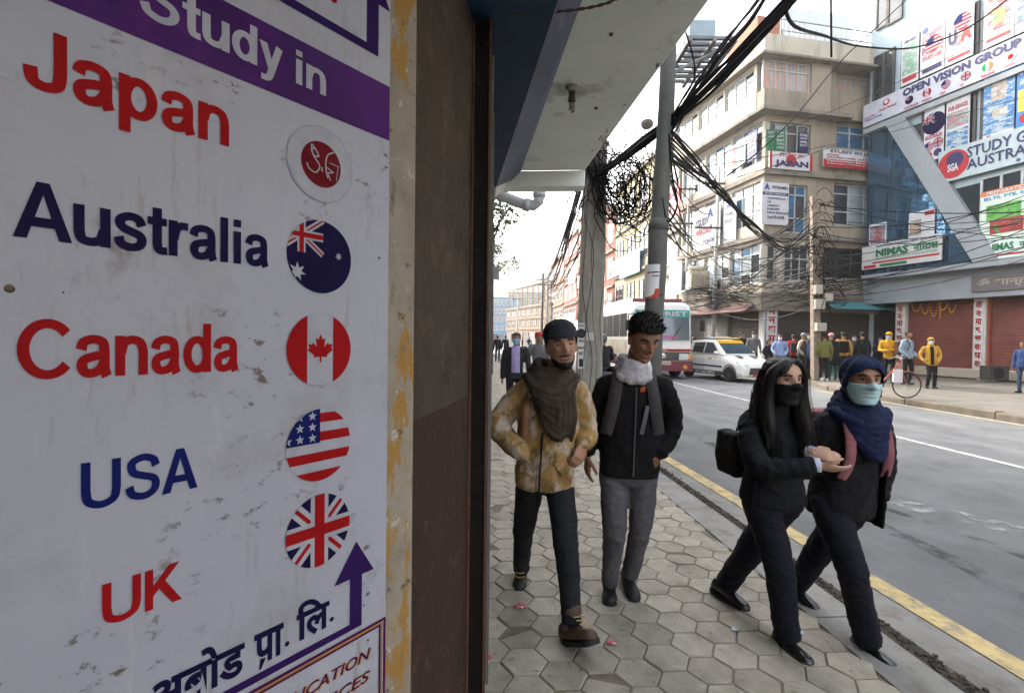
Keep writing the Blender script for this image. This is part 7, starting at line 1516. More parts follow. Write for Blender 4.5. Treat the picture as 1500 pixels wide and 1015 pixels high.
# ================================================================== PEOPLE FURTHER OFF
def bgperson(x, y, z0, h, face, top, bottom, label, hair=(.015, .012, .01), cover='hair', mask=None, walk=0.0, arms='down', group='people waiting on the far pavement', long_top=0.0, sit=False, skinc=(.26, .14, .09), shoes=(.03, .03, .035), hood=None, vest=None, bag=None, top_mat=None, front=None):
    k = h / 1.68; f = Vector((math.sin(R(face)), -math.cos(R(face)), 0)); s = Vector((f.y, -f.x, 0)) * -1   # s = person's right... lateral axis
    s = f.cross(UP); b = Vector((x, y, z0)); v = lambda a, c, d: b + (s * a + f * c + UP * d) * k
    t = thing('person', b, label, 'person', group)
    w = walk
    J = dict(neck=v(0, 0, 1.42), shR=v(.18, 0, 1.36), shL=v(-.18, 0, 1.36), hipR=v(.09, 0, .86), hipL=v(-.09, 0, .86), knR=v(.10, .10 * w + .02, .47), knL=v(-.10, -.06 * w + .02, .47), anR=v(.10, .24 * w, .09), anL=v(-.10, -.26 * w, .10), toeR=v(.12, .24 * w + .17, .02), toeL=v(-.12, -.26 * w + .16, .02))
    if arms == 'down': J.update(elR=v(.24, -.02 + .08 * -w, 1.09), wrR=v(.25, .05 - .16 * w, .84), elL=v(-.24, -.02 + .08 * w, 1.09), wrL=v(-.25, .05 + .16 * w, .84))
    elif arms == 'front': J.update(elR=v(.24, .02, 1.10), wrR=v(.07, .20, 1.08), elL=v(-.24, .02, 1.10), wrL=v(-.07, .20, 1.05))
    elif arms == 'pocket': J.update(elR=v(.27, -.03, 1.09), wrR=v(.19, .10, .90), elL=v(-.27, -.03, 1.09), wrL=v(-.19, .10, .90))
    elif arms == 'ride': J.update(elR=v(.26, .16, 1.12), wrR=v(.26, .40, 1.08), elL=v(-.26, .16, 1.12), wrL=v(-.26, .40, 1.08))
    if sit: J.update(knR=v(.15, .38, .78), knL=v(-.15, .38, .78), anR=v(.15, .22, .40), anL=v(-.15, .22, .40), toeR=v(.16, .38, .34), toeL=v(-.16, .38, .34))
    q_ = random.Random(label); ln = s * q_.gauss(0, .022) * k + f * q_.gauss(.01, .025) * k; hsw = s * q_.gauss(0, .02) * k
    for nm in ('neck', 'shR', 'shL', 'elR', 'elL', 'wrR', 'wrL'): J[nm] = J[nm] + ln
    if not sit:
        for nm in ('hipR', 'hipL'): J[nm] = J[nm] + hsw
        if not walk: kk = q_.choice('RL'); J['kn' + kk] += f * .06 * k + s * q_.gauss(0, .02) * k; J['sh' + kk] -= UP * .02 * k; J['wr' + kk] += f * q_.uniform(-.02, .06) * k + UP * q_.uniform(0, .05) * k
    hf = (f + s * q_.gauss(0, .28)).normalized() + Vector((0, 0, q_.uniform(-.25, .02)))
    Hd = Head(v(0, .025, 1.57) + ln, hf, size=k * .98); sk = skinmat(skinc)
    mb = MB(); Hd.mesh(mb, 18, 20); limb(mb, [J['neck'] - UP * .06, Hd.w(Vector((0, -.02, -.06)))], [.058 * k, .052 * k], 8, 2)
    rings_mb(mb, torso_spec(J, f, [(-.05, .11 * k, .08 * k), (.4, .11 * k, .08 * k), (.9, .1 * k, .07 * k), (1, .055 * k, .05 * k)]), 10)
    for q in 'RL':
        limb(mb, [J['sh' + q], J['el' + q], J['wr' + q]], [.04, .034, .026], 8, 2); d = (J['wr' + q] - J['el' + q]).normalized(); limb(mb, [J['wr' + q], J['wr' + q] + d * .12 * k], [.03, .02], 8, 2)
        limb(mb, [J['hip' + q], J['kn' + q], J['an' + q]], [.06, .045, .035], 8, 2)
    skin(mb, 'body', sk, t, .016, 2)
    tm = top_mat or cloth('bg_%02x%02x%02x' % tuple(int(c * 255) for c in top), top); bm = cloth('bg_%02x%02x%02x' % tuple(int(c * 255) for c in bottom), bottom)
    mb = MB(); rings_mb(mb, torso_spec(J, f, [(-.08 - long_top, .165 * k, .125 * k), (.1, .17 * k, .13 * k), (.4, .155 * k, .12 * k), (.7, .17 * k, .12 * k), (.9, .13 * k, .09 * k), (1.02, .066 * k, .066 * k)]), 14)
    if vest is None or True:
        for q in 'RL': limb(mb, [J['sh' + q] * .75 + J['neck'] * .25 - UP * .02, J['sh' + q] - UP * .01, J['el' + q], J['wr' + q]], [.066 * k, .066 * k, .056 * k, .046 * k], 10, 3)
    skin(mb, 'jacket', tm, t, .018, 3, ((.12, .03),))
    if vest:
        mb = MB(); rings_mb(mb, torso_spec(J, f, [(-.06, .178 * k, .138 * k), (.1, .185 * k, .145 * k), (.4, .172 * k, .135 * k), (.7, .185 * k, .135 * k), (.88, .14 * k, .10 * k), (.98, .075 * k, .075 * k)]), 14); skin(mb, 'vest', cloth('vest', vest), t, .018, 3, ((.08, .03),))
    mb = MB(); rings_mb(mb, torso_spec(J, f, [(-.14, .09 * k, .08 * k), (-.05, .148 * k, .11 * k), (.15, .14 * k, .105 * k)]), 12)
    for q in 'RL': limb(mb, [J['hip' + q], J['kn' + q], J['an' + q] - UP * .01], [.088 * k, .066 * k, .056 * k], 10, 3)
    skin(mb, 'trousers', bm, t, .018, 3, ((.1, .02),))
    shm = cloth('bg_shoe_%02x' % int(shoes[0] * 255), shoes)
    for q in 'RL': shoe(t, J['an' + q], J['toe' + q], shm, m_black_sole if shoes[0] < .3 else m_white_sole, .95 * k)
    hm = mat('hair_%02x%02x%02x' % tuple(int(c * 255) for c in hair), hair, .6, var=.3, scale=40)
    if cover == 'hair': mb = MB(); Hd.shell(mb, scalp, lambda p, a: .012 + .006 * max(0, p.z) / .1, 20, 18); solid(mb.build('hair', hm, t, smooth=True), .006)
    elif cover == 'long': mb = MB(); Hd.shell(mb, lambda p, a: p.z > .062 or (p.y < .02), lambda p, a: .016, 20, 18); hh_ = solid(mb.build('hair', hm, t, smooth=True), .008); mb = MB(); limb(mb, [Hd.w(Vector((0, -.06, -.02))), Hd.w(Vector((0, -.085, -.12))), Hd.w(Vector((0, -.09, -.28)))], [.06 * k, .065 * k, .03 * k], 10, 3); mb.build('hair_tail', hm, hh_, smooth=True)
    elif cover in ('beanie', 'hood', 'helmet'):
        cm = cloth('cap_%02x%02x%02x' % tuple(int(c * 255) for c in hood), hood) if cover != 'helmet' else mat('helmet_%02x%02x' % tuple(int(c * 255) for c in hood[:2]), hood, .3)
        off = {'beanie': .016, 'hood': .024, 'helmet': .034}[cover]; lim = {'beanie': .035, 'hood': -.2, 'helmet': -.03}[cover]
        mb = MB(); Hd.shell(mb, lambda p, a: (p.z > lim or p.y < .0) and not (p.y > .015 and p.z < .06 and abs(p.x) < .06) if cover != 'beanie' else p.z > (.035 if p.y > .03 else -.01), lambda p, a: off, 20, 18); solid(mb.build({'beanie': 'knitted_hat', 'hood': 'hood', 'helmet': 'helmet'}[cover], cm, t, smooth=True), .008)
        if cover == 'hood': mb = MB(); limb(mb, [J['neck'] - UP * .06, J['neck'] + UP * .07 - f * .02], [.10 * k, .085 * k], 12, 3); mb.build('hood_collar', cm, t, smooth=True)
    if front:
        sp = torso_spec(J, f, [(-.06 - long_top * .6, .165 * k, .125 * k), (.3, .158 * k, .122 * k), (.7, .17 * k, .12 * k), (.95, .1 * k, .08 * k)]); ribbon3(MB(), [c + fx * (hd + .012) for c, sx, fx, hw, hd in sp], s, .062, .01).build('shirt_front', cloth('front_%02x' % int(front[0] * 255), front), t, smooth=True)
        for sg in (-1, 1): ribbon3(MB(), [c + fx * (hd * .93 + .022) + sx * (sg * .072) for c, sx, fx, hw, hd in sp], s, .026, .012).build('scarf_end', cloth('cap_%02x%02x%02x' % tuple(int(c * 255) for c in hood), hood), t, smooth=True)
    if mask: mb = MB(); Hd.shell(mb, lambda p, a: p.y > .0 and -.105 < p.z < .0, lambda p, a: .012, 22, 24); solid(mb.build('face_mask', mat('bgmask_%02x%02x' % tuple(int(c * 255) for c in mask[:2]), mask, .8), t, smooth=True), .003)
    if bag:
        bt = thing('backpack', v(0, -.2, .95), bag[1], 'backpack'); c = v(0, -.22, 1.15); mb = MB(); mb.obox(c - s * .15 * k - f * .08 * k - UP * .22 * k, s * .30 * k, f * .15 * k, UP * .42 * k); skin(mb, 'bag_body', cloth('bag_%02x' % int(bag[0][0] * 255), bag[0]), bt, .02, 6)
        for q in (-1, 1): ribbon3(MB(), [v(.12 * q, -.12, 1.40), v(.12 * q, 0, 1.47), v(.12 * q, .12, 1.36), v(.13 * q, .15, 1.2), v(.16 * q, .10, 1.05)], s, .022, .005).build('strap', cloth('bag_%02x' % int(bag[0][0] * 255), bag[0]), bt)
    return t
BLK = (.014, .014, .016); JN = (.05, .07, .12)
def far(px, head_y, Z, **k):
    """place by the pixel column and a distance read off the far pavement; z on the pavement slab"""
    p = at(px, 500, Z); z = FARZ + .02 if k.pop('kerb', True) else ROADZ
    h = at(px, head_y, Z).z - z; bgperson(p.x, Z, z, max(1.45, min(1.82, h)), **k)
BAG = lambda c, l: (c, l)
far(1103, 484, 22.6, face=-15, top=(.13, .13, .14), bottom=BLK, label='man in grey jacket and white mask standing behind the taxi', mask=(.6, .6, .6))
far(1126, 497, 20.5, face=25, top=BLK, bottom=BLK, label='dark haired woman in black jacket beside the taxi bonnet', cover='long', arms='pocket')
far(1143, 490, 20.2, face=-20, top=(.22, .30, .50), bottom=JN, label='person in light blue hooded top and white mask', mask=(.55, .6, .63), arms='pocket')
far(1163, 490, 21.5, face=160, top=(.45, .03, .04), bottom=BLK, label='person in red jacket carrying a dark backpack', bag=BAG((.03, .03, .03), 'dark backpack on the person in the red jacket'))
far(1175, 488, 20.0, face=35, top=(.42, .36, .27), bottom=BLK, label='person in grey knitted hat and dark vest with beige sleeves', cover='beanie', hood=(.22, .25, .28), vest=(.05, .05, .055), arms='pocket')
far(1186, 488, 21.8, face=-10, top=(.08, .10, .09), bottom=BLK, label='person in dark green jacket and pale mask behind the mottled pole', mask=(.45, .6, .62))
far(1190, 496, 19.9, face=170, top=(.07, .15, .30), bottom=(.02, .025, .04), label='short haired person in blue shirt seen from behind by the pole')
far(1208, 489, 18.8, face=172, top=(.125, .125, .035), bottom=BLK, label='person in olive jumper, black trousers and white trainers seen from behind', shoes=(.62, .6, .58))
far(1220, 488, 19.6, face=165, top=BLK, bottom=(.01, .06, .05), label='person in pink knitted hat and long black dress', cover='beanie', hood=(.55, .30, .30), long_top=.5)
far(1236, 484, 20.4, face=150, top=(.42, .24, .06), bottom=BLK, label='man in mustard jacket with a black backpack seen from behind', bag=BAG((.012, .012, .012), 'black backpack on the man in the mustard jacket'))
far(1251, 491, 21.5, face=-20, top=(.06, .055, .05), bottom=BLK, label='person in white mask between the mustard and black jackets', mask=(.62, .62, .62))
far(1263, 485, 20.2, face=175, top=BLK, bottom=BLK, label='broad man in black jacket seen from behind')
far(1287, 494, 21.0, face=-10, top=BLK, bottom=BLK, label='person in black with blue mask before the dark doorway', mask=(.25, .42, .55), arms='front')
far(1303, 487, 18.2, face=-40, top=(.55, .28, .02), bottom=BLK, label='person in bright yellow hooded top and black trousers', cover='hood', hood=(.55, .28, .02), mask=(.3, .5, .55), arms='front')
far(1329, 480, 17.6, face=20, top=(.26, .33, .40), bottom=BLK, label='young man in pale denim jacket with dark curly hair', arms='pocket', bag=BAG((.10, .04, .025), 'brown backpack on the young man in denim'))
far(1365, 495, 16.2, face=-25, top=(.48, .26, .04), bottom=BLK, label='woman in yellow headscarf and patterned yellow cardigan', cover='hood', hood=(.42, .24, .03), mask=(.6, .62, .62), shoes=(.03, .07, .22), long_top=.1, arms='pocket', front=(.012, .012, .013), top_mat=mat('cloth_yellow_dots', (.46, .25, .04), .9, var=.1, stain=[((.08, .05, .02), 26, .62, .03)]))
far(1501, 500, 15.0, face=-70, top=(.03, .06, .15), bottom=JN, label='person in dark blue jacket and jeans by the black speaker box')
bxp = OG.pt(upx(1484, 556), FARZ + .08, 1.1); bx_ = thing('speaker_box', bxp, 'black speaker box standing on the far pavement by the shutter', 'speaker'); MB().obox(bxp + Vector((-.35, -.2, 0)), (.75, 0, 0), (0, .4, 0), (0, 0, .55)).build('cabinet', m_frd, bx_, bevel=.02); MB().lathe(bxp + Vector((0, -.2, .28)), (0, -1, 0), [(.2, 0), (.2, .015), (.15, .02), (.05, .004)], 16).build('cone', m_rub, bx_)
for px, hy, Z, f_, lb in ((1010, 490, 24, 20, 'person in black cap and jacket between bus and taxi'), (1017, 494, 25.5, 160, 'person in black coat seen from behind near the taxi rear'), (1085, 487, 24.5, 10, 'dark haired person looking over the taxi roof')):
    far(px, hy, Z, face=f_, top=BLK, bottom=BLK, label=lb, group='people by the taxi', kerb=px != 1010 and px != 1017)
# near footway: masked woman and others behind the two men
p = at(755, 500, 9.6); bgperson(p.x, 9.6, 0, 1.66, 4, (.025, .025, .028), BLK, 'woman in black padded jacket over lilac shirt with blue mask', cover='long', mask=(.22, .45, .60), walk=.5, group='people on the near footway further back', hair=(.03, .015, .01))
m_lil = cloth('lilac_shirt', (.36, .30, .55)); pr_ = Vector((p.x, 9.6, 0)); f4 = Vector((math.sin(R(4)), -math.cos(R(4)), 0)); mb = MB(); ribbon3(mb, [pr_ + f4 * .075 + UP * 1.42, pr_ + f4 * .132 + UP * 1.25, pr_ + f4 * .134 + UP * 1.05, pr_ + f4 * .136 + UP * .92], (1, 0, 0), .078, .010)
sh_ = mb.build('shirt_front', m_lil, [o for o in COL.objects if o.get('label', '').startswith('woman in black padded')][0], smooth=True)
p = at(729, 500, 34); bgperson(p.x, 34, 0, 1.70, 178, (.02, .02, .024), JN, 'person in dark top and blue jeans walking away up the footway', walk=.7, group='people on the near footway further back', bag=BAG((.02, .02, .025), 'dark backpack on the person walking away in jeans'))
p = at(741, 500, 42); bgperson(p.x, 42, ROADZ, 1.75, 175, BLK, BLK, 'person all in black walking away beside the kerb', walk=.6, group='people on the near footway further back')
p = at(714, 500, 13); bgperson(p.x - .15, 13, 0, 1.68, 170, (.04, .08, .2), (.03, .04, .09), 'person in blue jacket half hidden behind the steel post', group='people on the near footway further back')
p = at(789, 500, 11.5); bgperson(p.x, 11.5, 0, 1.70, 20, (.12, .12, .13), BLK, 'person in red cap and grey jacket behind the knitted cap man', cover='beanie', hood=(.40, .03, .04), group='people on the near footway further back')
# ---- motorcycles
m_mblue = mat('motorcycle_blue', (.03, .22, .42), .3, var=.15, scale=8, spec=.5, stain=[((.45, .05, .06), 5, .62, .04)]); m_mred = mat('motorcycle_red', (.40, .03, .03), .3, spec=.5)
def motorcycle(x, y, face, m, label, group):
    Mx = Matrix.Translation((x, y, ROADZ)) @ Matrix.Rotation(R(face), 4, 'Z'); t = thing('motorcycle', Mx.translation, label, 'motorcycle', group)
    for yy in (-.68, .62): wheel(t, (0, yy, .30), (1, 0, 0), .30, .11, Mx)
    xf(MB().loft([[Vector((sx * w_, yy, z)) for sx, z in ((-1, z0), (-1, (z0 + z1) / 2), (-.6, z1), (.6, z1), (1, (z0 + z1) / 2), (1, z0))] for yy, w_, z0, z1 in ((-.62, .05, .72, .86), (-.45, .13, .6, .96), (-.15, .17, .55, .98), (.05, .13, .5, .84), (.3, .12, .6, .82), (.62, .10, .68, .86), (.85, .05, .78, .9))]), Mx).build('body', m, t, bevel=.02)
    xf(MB().obox((-.13, .0, .82), (.26, 0, 0), (0, .72, .04), (0, 0, .08)), Mx).build('seat', m_rub, t, bevel=.03)
    xf(MB().obox((-.14, -.28, .25), (.28, 0, 0), (0, .45, 0), (0, 0, .33)), Mx).build('engine', m_frd, t, bevel=.03)
    xf(MB().tube([(-.36, -.30, 1.03), (-.12, -.45, 1.02), (.12, -.45, 1.02), (.36, -.30, 1.03)], .015, 6), Mx).build('handlebar', m_frd, t)
    for sx in (-1, 1): xf(MB().tube([(sx * .07, -.68, .30), (sx * .07, -.5, .95)], .022, 6), Mx).build('fork', m_steel, t); xf(MB().ball((sx * .32, -.38, 1.2), .07, .02, .045, 8, 5), Mx).build('mirror', m_frd, t)
    xf(MB().lathe((0, -.66, .86), (0, -1, 0), [(.09, 0), (.09, .03), (.05, .05)], 12), Mx).build('headlight', m_lampg, t); xf(MB().obox((-.06, .86, .76), (.12, 0, 0), (0, .03, 0), (0, 0, .07)), Mx).build('tail_light', smat((.5, .02, .02)), t)
    xf(MB().tube([(.15, .1, .32), (.17, .75, .42)], .045, 8), Mx).build('exhaust', m_steel, t); return Mx
p = at(884, 530, 12.5); motorcycle(p.x, 12.5, 178, m_mblue, 'blue motorcycle with red flashes ridden behind the concrete pole', 'motorcycles on the road')
bgperson(p.x, 12.45, ROADZ, 1.7, 178, (.02, .02, .022), BLK, 'rider in black jacket and grey helmet on the blue motorcycle', cover='helmet', hood=(.10, .11, .12), arms='ride', sit=True, group='motorcycle riders')
for k, (px, Z, f_, m, c, lb) in enumerate(((722, 60, 5, m_mred, (.3, .03, .03), 'red'), (757, 66, 0, m_mred, BLK, 'far red'), (775, 58, 178, m_mblue, BLK, 'blue'))):
    p = at(px, 500, Z); motorcycle(p.x, Z, f_, m, 'small %s motorcycle far down the street' % lb, 'motorcycles on the road'); bgperson(p.x, Z, ROADZ, 1.7, f_, c, BLK, 'helmeted rider on the %s motorcycle far down the street' % lb, cover='helmet', hood=(.35, .05, .05) if k < 2 else (.05, .05, .06), arms='ride', sit=True, group='motorcycle riders')
for k, (px, Z, c, lb) in enumerate(((803, 40, (.4, .05, .05), 'person in red top standing by the brick terrace'), (812, 42, BLK, 'person in black by the brick terrace shops'), (826, 38, (.05, .07, .15), 'person in navy by the brick terrace shops'), (765, 64, BLK, 'tiny dark figure crossing at the street bend'))):
    p = at(px, 500, Z); bgperson(p.x, Z, ROADZ, 1.68, 30 * k, c, BLK, lb, group='distant pedestrians')
m_cone = smat((.6, .15, .03)); p = at(776, 500, 44); cn = thing('traffic_cone', (p.x, 44, ROADZ), 'orange traffic cone on the road far up the street', 'cone'); MB().lathe((p.x, 44, ROADZ + .03), (0, 0, 1), [(.17, 0), (.03, .7)], 12).build('cone', m_cone, cn); MB().box(p.x - .2, p.x + .2, 43.8, 44.2, ROADZ + .008, ROADZ + .03).build('base', m_cone, cn)
# ================================================================== FAR BUILDINGS, TREE, HILLS, HAZE
def row_building(P, u0, u1, ztop, floors, cols, wm, label, fm=m_frw, pm=m_pane, depth=9, base=FARZ - .2, roof=m_ledge, winh=.55, winw=.62, gfh=3.2, ledge=True, ornaments=True):
    b = thing('street_building', P.pt((u0 + u1) / 2, base, -2), label, 'building')
    MB().pbox(P, u0, u1, base, ztop, -depth, 0).build('wall', wm, b)
    MB().pbox(P, u0 - .1, u1 + .1, ztop, ztop + .35, -depth, .22).build('parapet', roof, b)
    fh = (ztop - gfh - base) / floors; cw = (u1 - u0) / cols
    for f in range(floors):
        za = base + gfh + f * fh
        if ledge: MB().pbox(P, u0, u1, za - .09, za + .09, .001, .18).build('ledge', roof, b)
        for c in range(cols):
            uc = u0 + cw * (c + .5); window(b, P, uc - cw * winw / 2, uc + cw * winw / 2, za + fh * (.5 - winh / 2) + .05, za + fh * (.5 + winh / 2) + .05, 2, (1.5, 1), fm, pm, off=.0, fw=.09)
    for c in range(max(1, cols - 1)):
        cw2 = (u1 - u0) / max(1, cols - 1); shutter(b, P, u0 + cw2 * c + .2, u0 + cw2 * (c + 1) - .2, base + .25, base + gfh - .5, (m_shutd, m_shutg, m_shut)[c % 3], .02, .2)
    return b
m_ylw = mat('render_yellow', (.33, .285, .175), .92, var=.12, scale=.6, stain=[((.28, .24, .16), .5, .56, .15, (2, 2, .4), .6)])
m_rb = mat('brick_deep_red', (.20, .055, .038), .92, var=.2, scale=2, bump=.2, bscale=10); m_rb2 = mat('brick_orange', (.22, .10, .062), .92, var=.2, scale=2); m_bl = mat('render_sky_blue', (.10, .24, .40), .9, var=.1, scale=.5); m_bk3 = mat('brick_tan', (.25, .165, .105), .92, var=.2, scale=1.5); m_gy = mat('render_grey', (.24, .232, .215), .92, var=.15, scale=.7)
e0 = PL.pt(UL, 0, 0); RW = Plane((e0.x, e0.y), (.085, -1))     # u grows towards the camera
def rw(px): return RW.hit(px, 480)[0]
z_at = lambda px, py: RW.hit(px, py)[1]
row_building(RW, rw(975), -.25, 13.5, 4, 3, m_gy, 'narrow grey building between yellow and tan buildings', pm=[m_pane, m_panew])
row_building(RW, rw(900), rw(976), z_at(940, 250), 3, 4, m_ylw, 'yellow plastered building with dark windows and blue sign', fm=m_frd)
row_building(RW, rw(868), rw(899), z_at(880, 330), 3, 3, m_rb, 'deep red building with projecting bays behind the cable coil')
row_building(RW, rw(846), rw(867), z_at(855, 318), 4, 3, m_rb2, 'orange brick building with pale window frames')
row_building(RW, rw(826), rw(845), z_at(836, 350), 4, 3, m_rb, 'red brick building with arched gallery far up the street')
row_building(RW, rw(806), rw(825), z_at(815, 385), 3, 4, m_rb2, 'low brick terrace far up the street')
row_building(RW, rw(790), rw(805), z_at(800, 440), 2, 4, m_bk3, 'tan brick shop row near the street bend')
# bays and balconies on the red row
for px0, px1, y0, y1 in ((836, 858, 330, 440), (870, 890, 345, 445)):
    u0, u1 = rw(px0), rw(px1); 
board(PlaneOff(RW, .25), (909, 378, 938, 398), 'blue and green shop sign on the yellow building', (.06, .16, .42), [('r', .5, 0, 1, 1, (.05, .30, .22)), ('t', 'NIC', .1, .3, .4, .7, WHITE), ('t', 'HOSTEL', .55, .35, .95, .65, WHITE)])
board(PlaneOff(RW, .25), (897, 385, 908, 402), 'white shop sign beside the blue and green sign', WHITE, [('r', .1, .3, .9, .6, RED)])
board(PlaneOff(RW, .9), (984, 278, 997, 312), 'red vertical projecting sign with white stacked letters', RED, [('t', s_, .25, .72 - k * .17, .75, .85 - k * .17, WHITE) for k, s_ in enumerate('JAPAN'[1:])] + [('d', .5, .92, .05, WHITE)])
board(PlaneOff(RW, .5), (982, 388, 999, 430), 'faded white hanging banner with dark print on the grey building', (.5, .5, .5), [('r', .1, .1, .9, .35, (.25, .25, .35)), ('r', .1, .6, .9, .85, (.3, .3, .33))], cat='banner')
for k, (px, y, c) in enumerate(((842, 385, (.5, .45, .35)), (838, 400, (.5, .5, .48)), (851, 405, (.55, .5, .5)), (884, 425, (.5, .3, .28)), (838, 460, (.3, .4, .3)), (846, 470, (.5, .48, .45)), (829, 462, (.5, .3, .35)), (856, 455, (.5, .5, .5)), (874, 440, (.45, .5, .55)), (820, 466, (.55, .5, .4)))):
    pl = PlaneOff(RW, .75); board(pl, (px - 4, y, px + 5, y + 13), ('small cream', 'small grey', 'small pink-white', 'small reddish', 'small green', 'small beige', 'small rose', 'small white', 'small bluish', 'small sand')[k] + ' shop sign on the distant brick row', c, [('r', .15, .2, .85, .7, [q * .5 for q in c])], group=None)
# street end: brick block with timber roof frame, blue block, hill
EB = Plane((at(806, 498, 78).x, 78), (.33, -.94)); u9 = EB.hit(742, 480)[0]
eb = row_building(EB, u9, 0, EB.hit(800, 447)[1], 2, 8, m_bk3, 'long tan brick block with timber roof frame at the street bend', base=-.1, fm=m_frd)
zt_e = EB.hit(800, 447)[1] + .35
m_tim = mat('timber_brown', (.22, .14, .09), .9)
for k in range(9): u = u9 + .5 + k * (-u9 - 1) / 8; MB().pbox(EB, u - .08, u + .08, zt_e, zt_e + 3.2, -.3, -.14).build('roof_post', m_tim, eb)
for k in range(16): u = u9 + .3 + k * (-u9 - .6) / 15; MB().obox(EB.pt(u - .05, zt_e + 3.2, .2), EB.d * .1, EB.n * -7 + UP * 1.6, UP * .12).build('rafter', m_tim, eb)
for k in range(7): MB().obox(EB.pt(u9, zt_e + 3.34 + k * .26, -.2 - k * 1.1), EB.d * -u9, EB.n * -.1, UP * .08).build('batten', m_tim, eb)
BB = Plane((at(748, 498, 135).x, 135), (1, -.15)); b_ = row_building(BB, BB.hit(722, 480)[0], BB.hit(748, 480)[0], BB.hit(735, 437)[1], 4, 4, m_bl, 'sky blue block closing the view down the street', base=-.1)
W2 = Plane((at(770, 498, 150).x, 150), (1, .0)); row_building(W2, W2.hit(744, 480)[0], W2.hit(800, 480)[0], W2.hit(770, 430)[1], 5, 6, m_gy, 'pale block behind the timber roof frame', base=-.1)
W3 = Plane((at(716, 498, 110).x, 110), (1, .1)); row_building(W3, W3.hit(700, 480)[0], W3.hit(722, 480)[0], W3.hit(718, 440)[1], 4, 3, m_cream, 'cream block beside the sky blue block', base=-.1)
m_hill = mat('hill_scrub', (.10, .12, .07), .95, var=.4, scale=.02, bump=.5, bscale=.1); mb = MB(); rr = []
hrn = random.Random(6)
for j in range(9):
    y = 380 + j * 70; ring = []
    for i in range(41):
        x = -700 + i * 35; hgt = (108 * math.exp(-((x - 20) / 190) ** 2) + 26 * math.exp(-((x + 330) / 170) ** 2) + 20 * math.exp(-((x - 420) / 200) ** 2)) * math.sin(min(1, (j + .05) / 5) * math.pi / 2) + hrn.uniform(-2, 2); ring.append(Vector((x, y, max(-.5, hgt) if j else -.6)))
    rr.append(ring)
mb.loft(rr, cap=False, closed=False); tag(mb.build('hills', m_hill, smooth=True, org=(0, 0, 0)), kind='structure')
hc_ = [m_cream, m_rb2, m_gy, m_rb]
for k in range(20):
    px = 718 + (k * 37 % 88); Z = 400 + (k % 5) * 45; p = at(px, 498, Z); x = p.x; hgt = 108 * math.exp(-((x - 20) / 190) ** 2) * math.sin(min(1, (Z - 376) / 350) * math.pi / 2); w_, h_ = hrn.uniform(8, 14), hrn.uniform(8, 13); b = thing('hill_house', (x, Z, hgt - 2), 'boxy %s house on the hazy hillside' % ('cream', 'orange brick', 'grey', 'red brick')[k % 4], 'house', 'houses on the hazy hillside')
    MB().box(x - w_ / 2, x + w_ / 2, Z - 5, Z + 5, hgt - 4, hgt + h_).build('wall', hc_[k % 4], b); MB().box(x - w_ / 2 - .3, x + w_ / 2 + .3, Z - 5.3, Z + 5.3, hgt + h_, hgt + h_ + .4).build('roof', m_ledge, b)
    for q in range(2):
        for r_ in range(3): MB().box(x - w_ * .3 + q * w_ * .4, x - w_ * .3 + q * w_ * .4 + 1.6, Z - 5.12, Z - 5.02, hgt + 1 + r_ * 2.6, hgt + 2.5 + r_ * 2.6).build('window', m_paned, b)
# ---- roadside tree on the left
m_leaf = mat('leaf_green', (.055, .085, .03), .7, var=.4, scale=3, rnd=.1); m_bark = mat('bark', (.10, .08, .06), .95, var=.3, scale=8, bump=.5, bscale=20)
def tree(base, h, cr, label, n=2600, seed=1, squash=.8, group=None, trunk=.14, leaf=.07):
    q = random.Random(seed); base = Vector(base); t = thing('tree', base, label, 'tree', group); cc_ = base + UP * (h - cr * squash * .9)
    tips = []; mb = MB(); mb.tube([base - UP * .1, base + UP * h * .3 + Vector((.08, 0, 0)), base + UP * h * .6, cc_], [trunk, trunk * .8, trunk * .6, trunk * .35], 9)
    for k in range(16):
        a = q.uniform(0, 6.28); e = q.uniform(-.2, 1.2); s0 = base + UP * h * q.uniform(.45, .75); tip = cc_ + Vector((math.cos(a) * math.cos(e), math.sin(a) * math.cos(e), math.sin(e) * squash)) * cr * q.uniform(.6, .95); tips.append(tip)
        mb.tube(smooth_path([s0, mix(s0, tip, .5) + UP * .1 * cr, tip], 3), [trunk * .35 * (1 - i / 7) + .008 for i in range(7)], 5)
    mb.build('trunk', m_bark, t, smooth=True)
    cl = [(tip + Vector((q.gauss(0, .12), q.gauss(0, .12), q.gauss(0, .12))) * cr, q.uniform(.16, .34) * cr) for tip in tips for _ in range(4)]
    mb = MB()
    for k in range(n):
        c, r_ = q.choice(cl); p = c + Vector((q.gauss(0, .6), q.gauss(0, .6), q.gauss(0, .5))) * r_; a = Vector((q.gauss(0, 1), q.gauss(0, 1), q.gauss(0, .6))).normalized(); b2 = a.orthogonal().normalized(); L1 = leaf * q.uniform(.6, 1.3)
        mb.add([p - a * L1, p + b2 * L1 * .45, p + a * L1, p - b2 * L1 * .45], [[0, 1, 2, 3]])
    mb.build('crown', m_leaf, t)['kind'] = 'stuff'; return t
tree((at(700, 498, 15).x, 15, 0), 5.9, 1.35, 'leafy green street tree rising behind the canopy end', 3200, 3)
tree((at(703, 498, 27).x, 27, 0), 6.8, 1.7, 'second street tree further up the near footway', 2600, 5, leaf=.09)
# tall trees behind the shop houses (mirrored in the glazed building)
for k, (x, y, h_, r_) in enumerate(((-9, 24, 15, 4.2), (-10, 31, 17, 5), (-9.5, 38, 14, 4))):
    tree((x, y, 0), h_, r_, ('tall park tree behind the plastered shop houses', 'tallest park tree behind the shop houses', 'smaller park tree behind the long shop house')[k], 4200, 40 + k, .9, None, .3, .24)
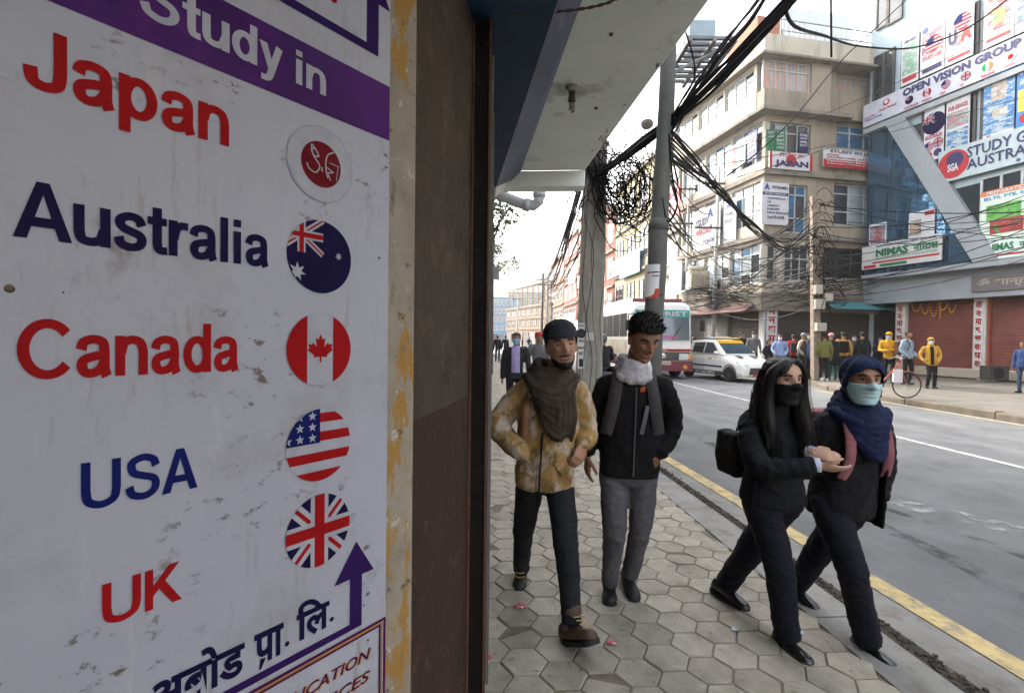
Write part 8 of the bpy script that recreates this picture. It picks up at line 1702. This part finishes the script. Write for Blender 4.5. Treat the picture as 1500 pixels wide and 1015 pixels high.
# slim post with a round road sign and a box
pp = at(719, 498, 22); rs = thing('road_sign', (pp.x, 22, 0), 'round red edged road sign on a grey post up the footway', 'road sign')
MB().tube([(pp.x, 22, 0), (pp.x, 22, 6.5)], [.11, .09], 10).build('post', m_gpole, rs, smooth=True); sc = at(714.5, 475, 21.8)
MB().lathe(sc, (0, -1, 0), [(.25, 0), (.25, .02)], 24).build('disc', smat(RED), rs); MB().lathe(sc + Vector((0, -.021, 0)), (0, -1, 0), [(.18, 0), (.18, .006)], 24).build('face', smat(WHITE), rs); MB().lathe(sc + Vector((0, -.028, 0)), (0, -1, 0), [(.08, 0), (.08, .004)], 16).build('symbol', smat(BLACK), rs)
bx0 = at(725, 400, 21.8); MB().obox(bx0 + Vector((-.18, -.15, -.25)), (.36, 0, 0), (0, .3, 0), (0, 0, .5)).build('junction_box', m_steel, rs, bevel=.02)
for k, (px, Z, h_) in enumerate(((793, 55, 8.5), (757, 70, 7.5), (800, 46, 7))):
    p = at(px, 498, Z); t = thing('utility_pole', (p.x, Z, ROADZ), ('tall dark utility pole before the tan brick block', 'slim utility pole at the street bend', 'short utility pole beside the brick row')[k], 'pole'); MB().tube([(p.x, Z, ROADZ), (p.x + .1, Z, h_)], [.16, .11], 8).build('shaft', m_frd if k == 0 else m_tpole, t); MB().obox((p.x - .7, Z - .1, h_ - .7), (1.4, 0, 0), (0, .08, 0), (0, 0, .1)).build('crossarm', m_frd, t)
for k in range(16):
    A = at(800 + wr.uniform(-10, 4), 415 + wr.uniform(-15, 25), 46); B = pole_pt(pb, ptl, wr.uniform(3.2, 5.2), -.1, .15); cable(A, B, wr.uniform(.2, 1.2), .012 + .008 * wr.random(), 'cable running from the near concrete pole to the brick row', group='cables down the street', m=CAB[k % 2])
for k in range(14):
    A = at(wr.uniform(1000, 1050), wr.uniform(300, 380), 29); B = at(wr.uniform(955, 985), wr.uniform(215, 330), 6.65); cable(A, B, wr.uniform(.2, .8), .010 + .004 * wr.random(), 'cable running from the leaning pole to the slim poles', group='cables from leaning pole to slim poles', m=CAB[k % 2])
# ---- haze: one even box of air round the scene
hz = MB(); hz.box(-900, 900, -60, 1100, -1.2, 150); ho = hz.build('haze', None, org=(0, 0, -1.2)); ho.data.materials.clear()
hm_ = bpy.data.materials.new('haze_air'); hm_.use_nodes = True; N = hm_.node_tree.nodes; N.clear(); ov = N.new('ShaderNodeOutputMaterial'); pv = N.new('ShaderNodeVolumePrincipled'); pv.inputs['Color'].default_value = (.95, .92, .86, 1); pv.inputs['Density'].default_value = .0010; pv.inputs['Anisotropy'].default_value = .55
hm_.node_tree.links.new(pv.outputs[0], ov.inputs['Volume']); ho.data.materials.append(hm_); tag(ho, kind='stuff')
ho['label'] = 'pale dusty haze filling the air of the street'; ho['category'] = 'haze'
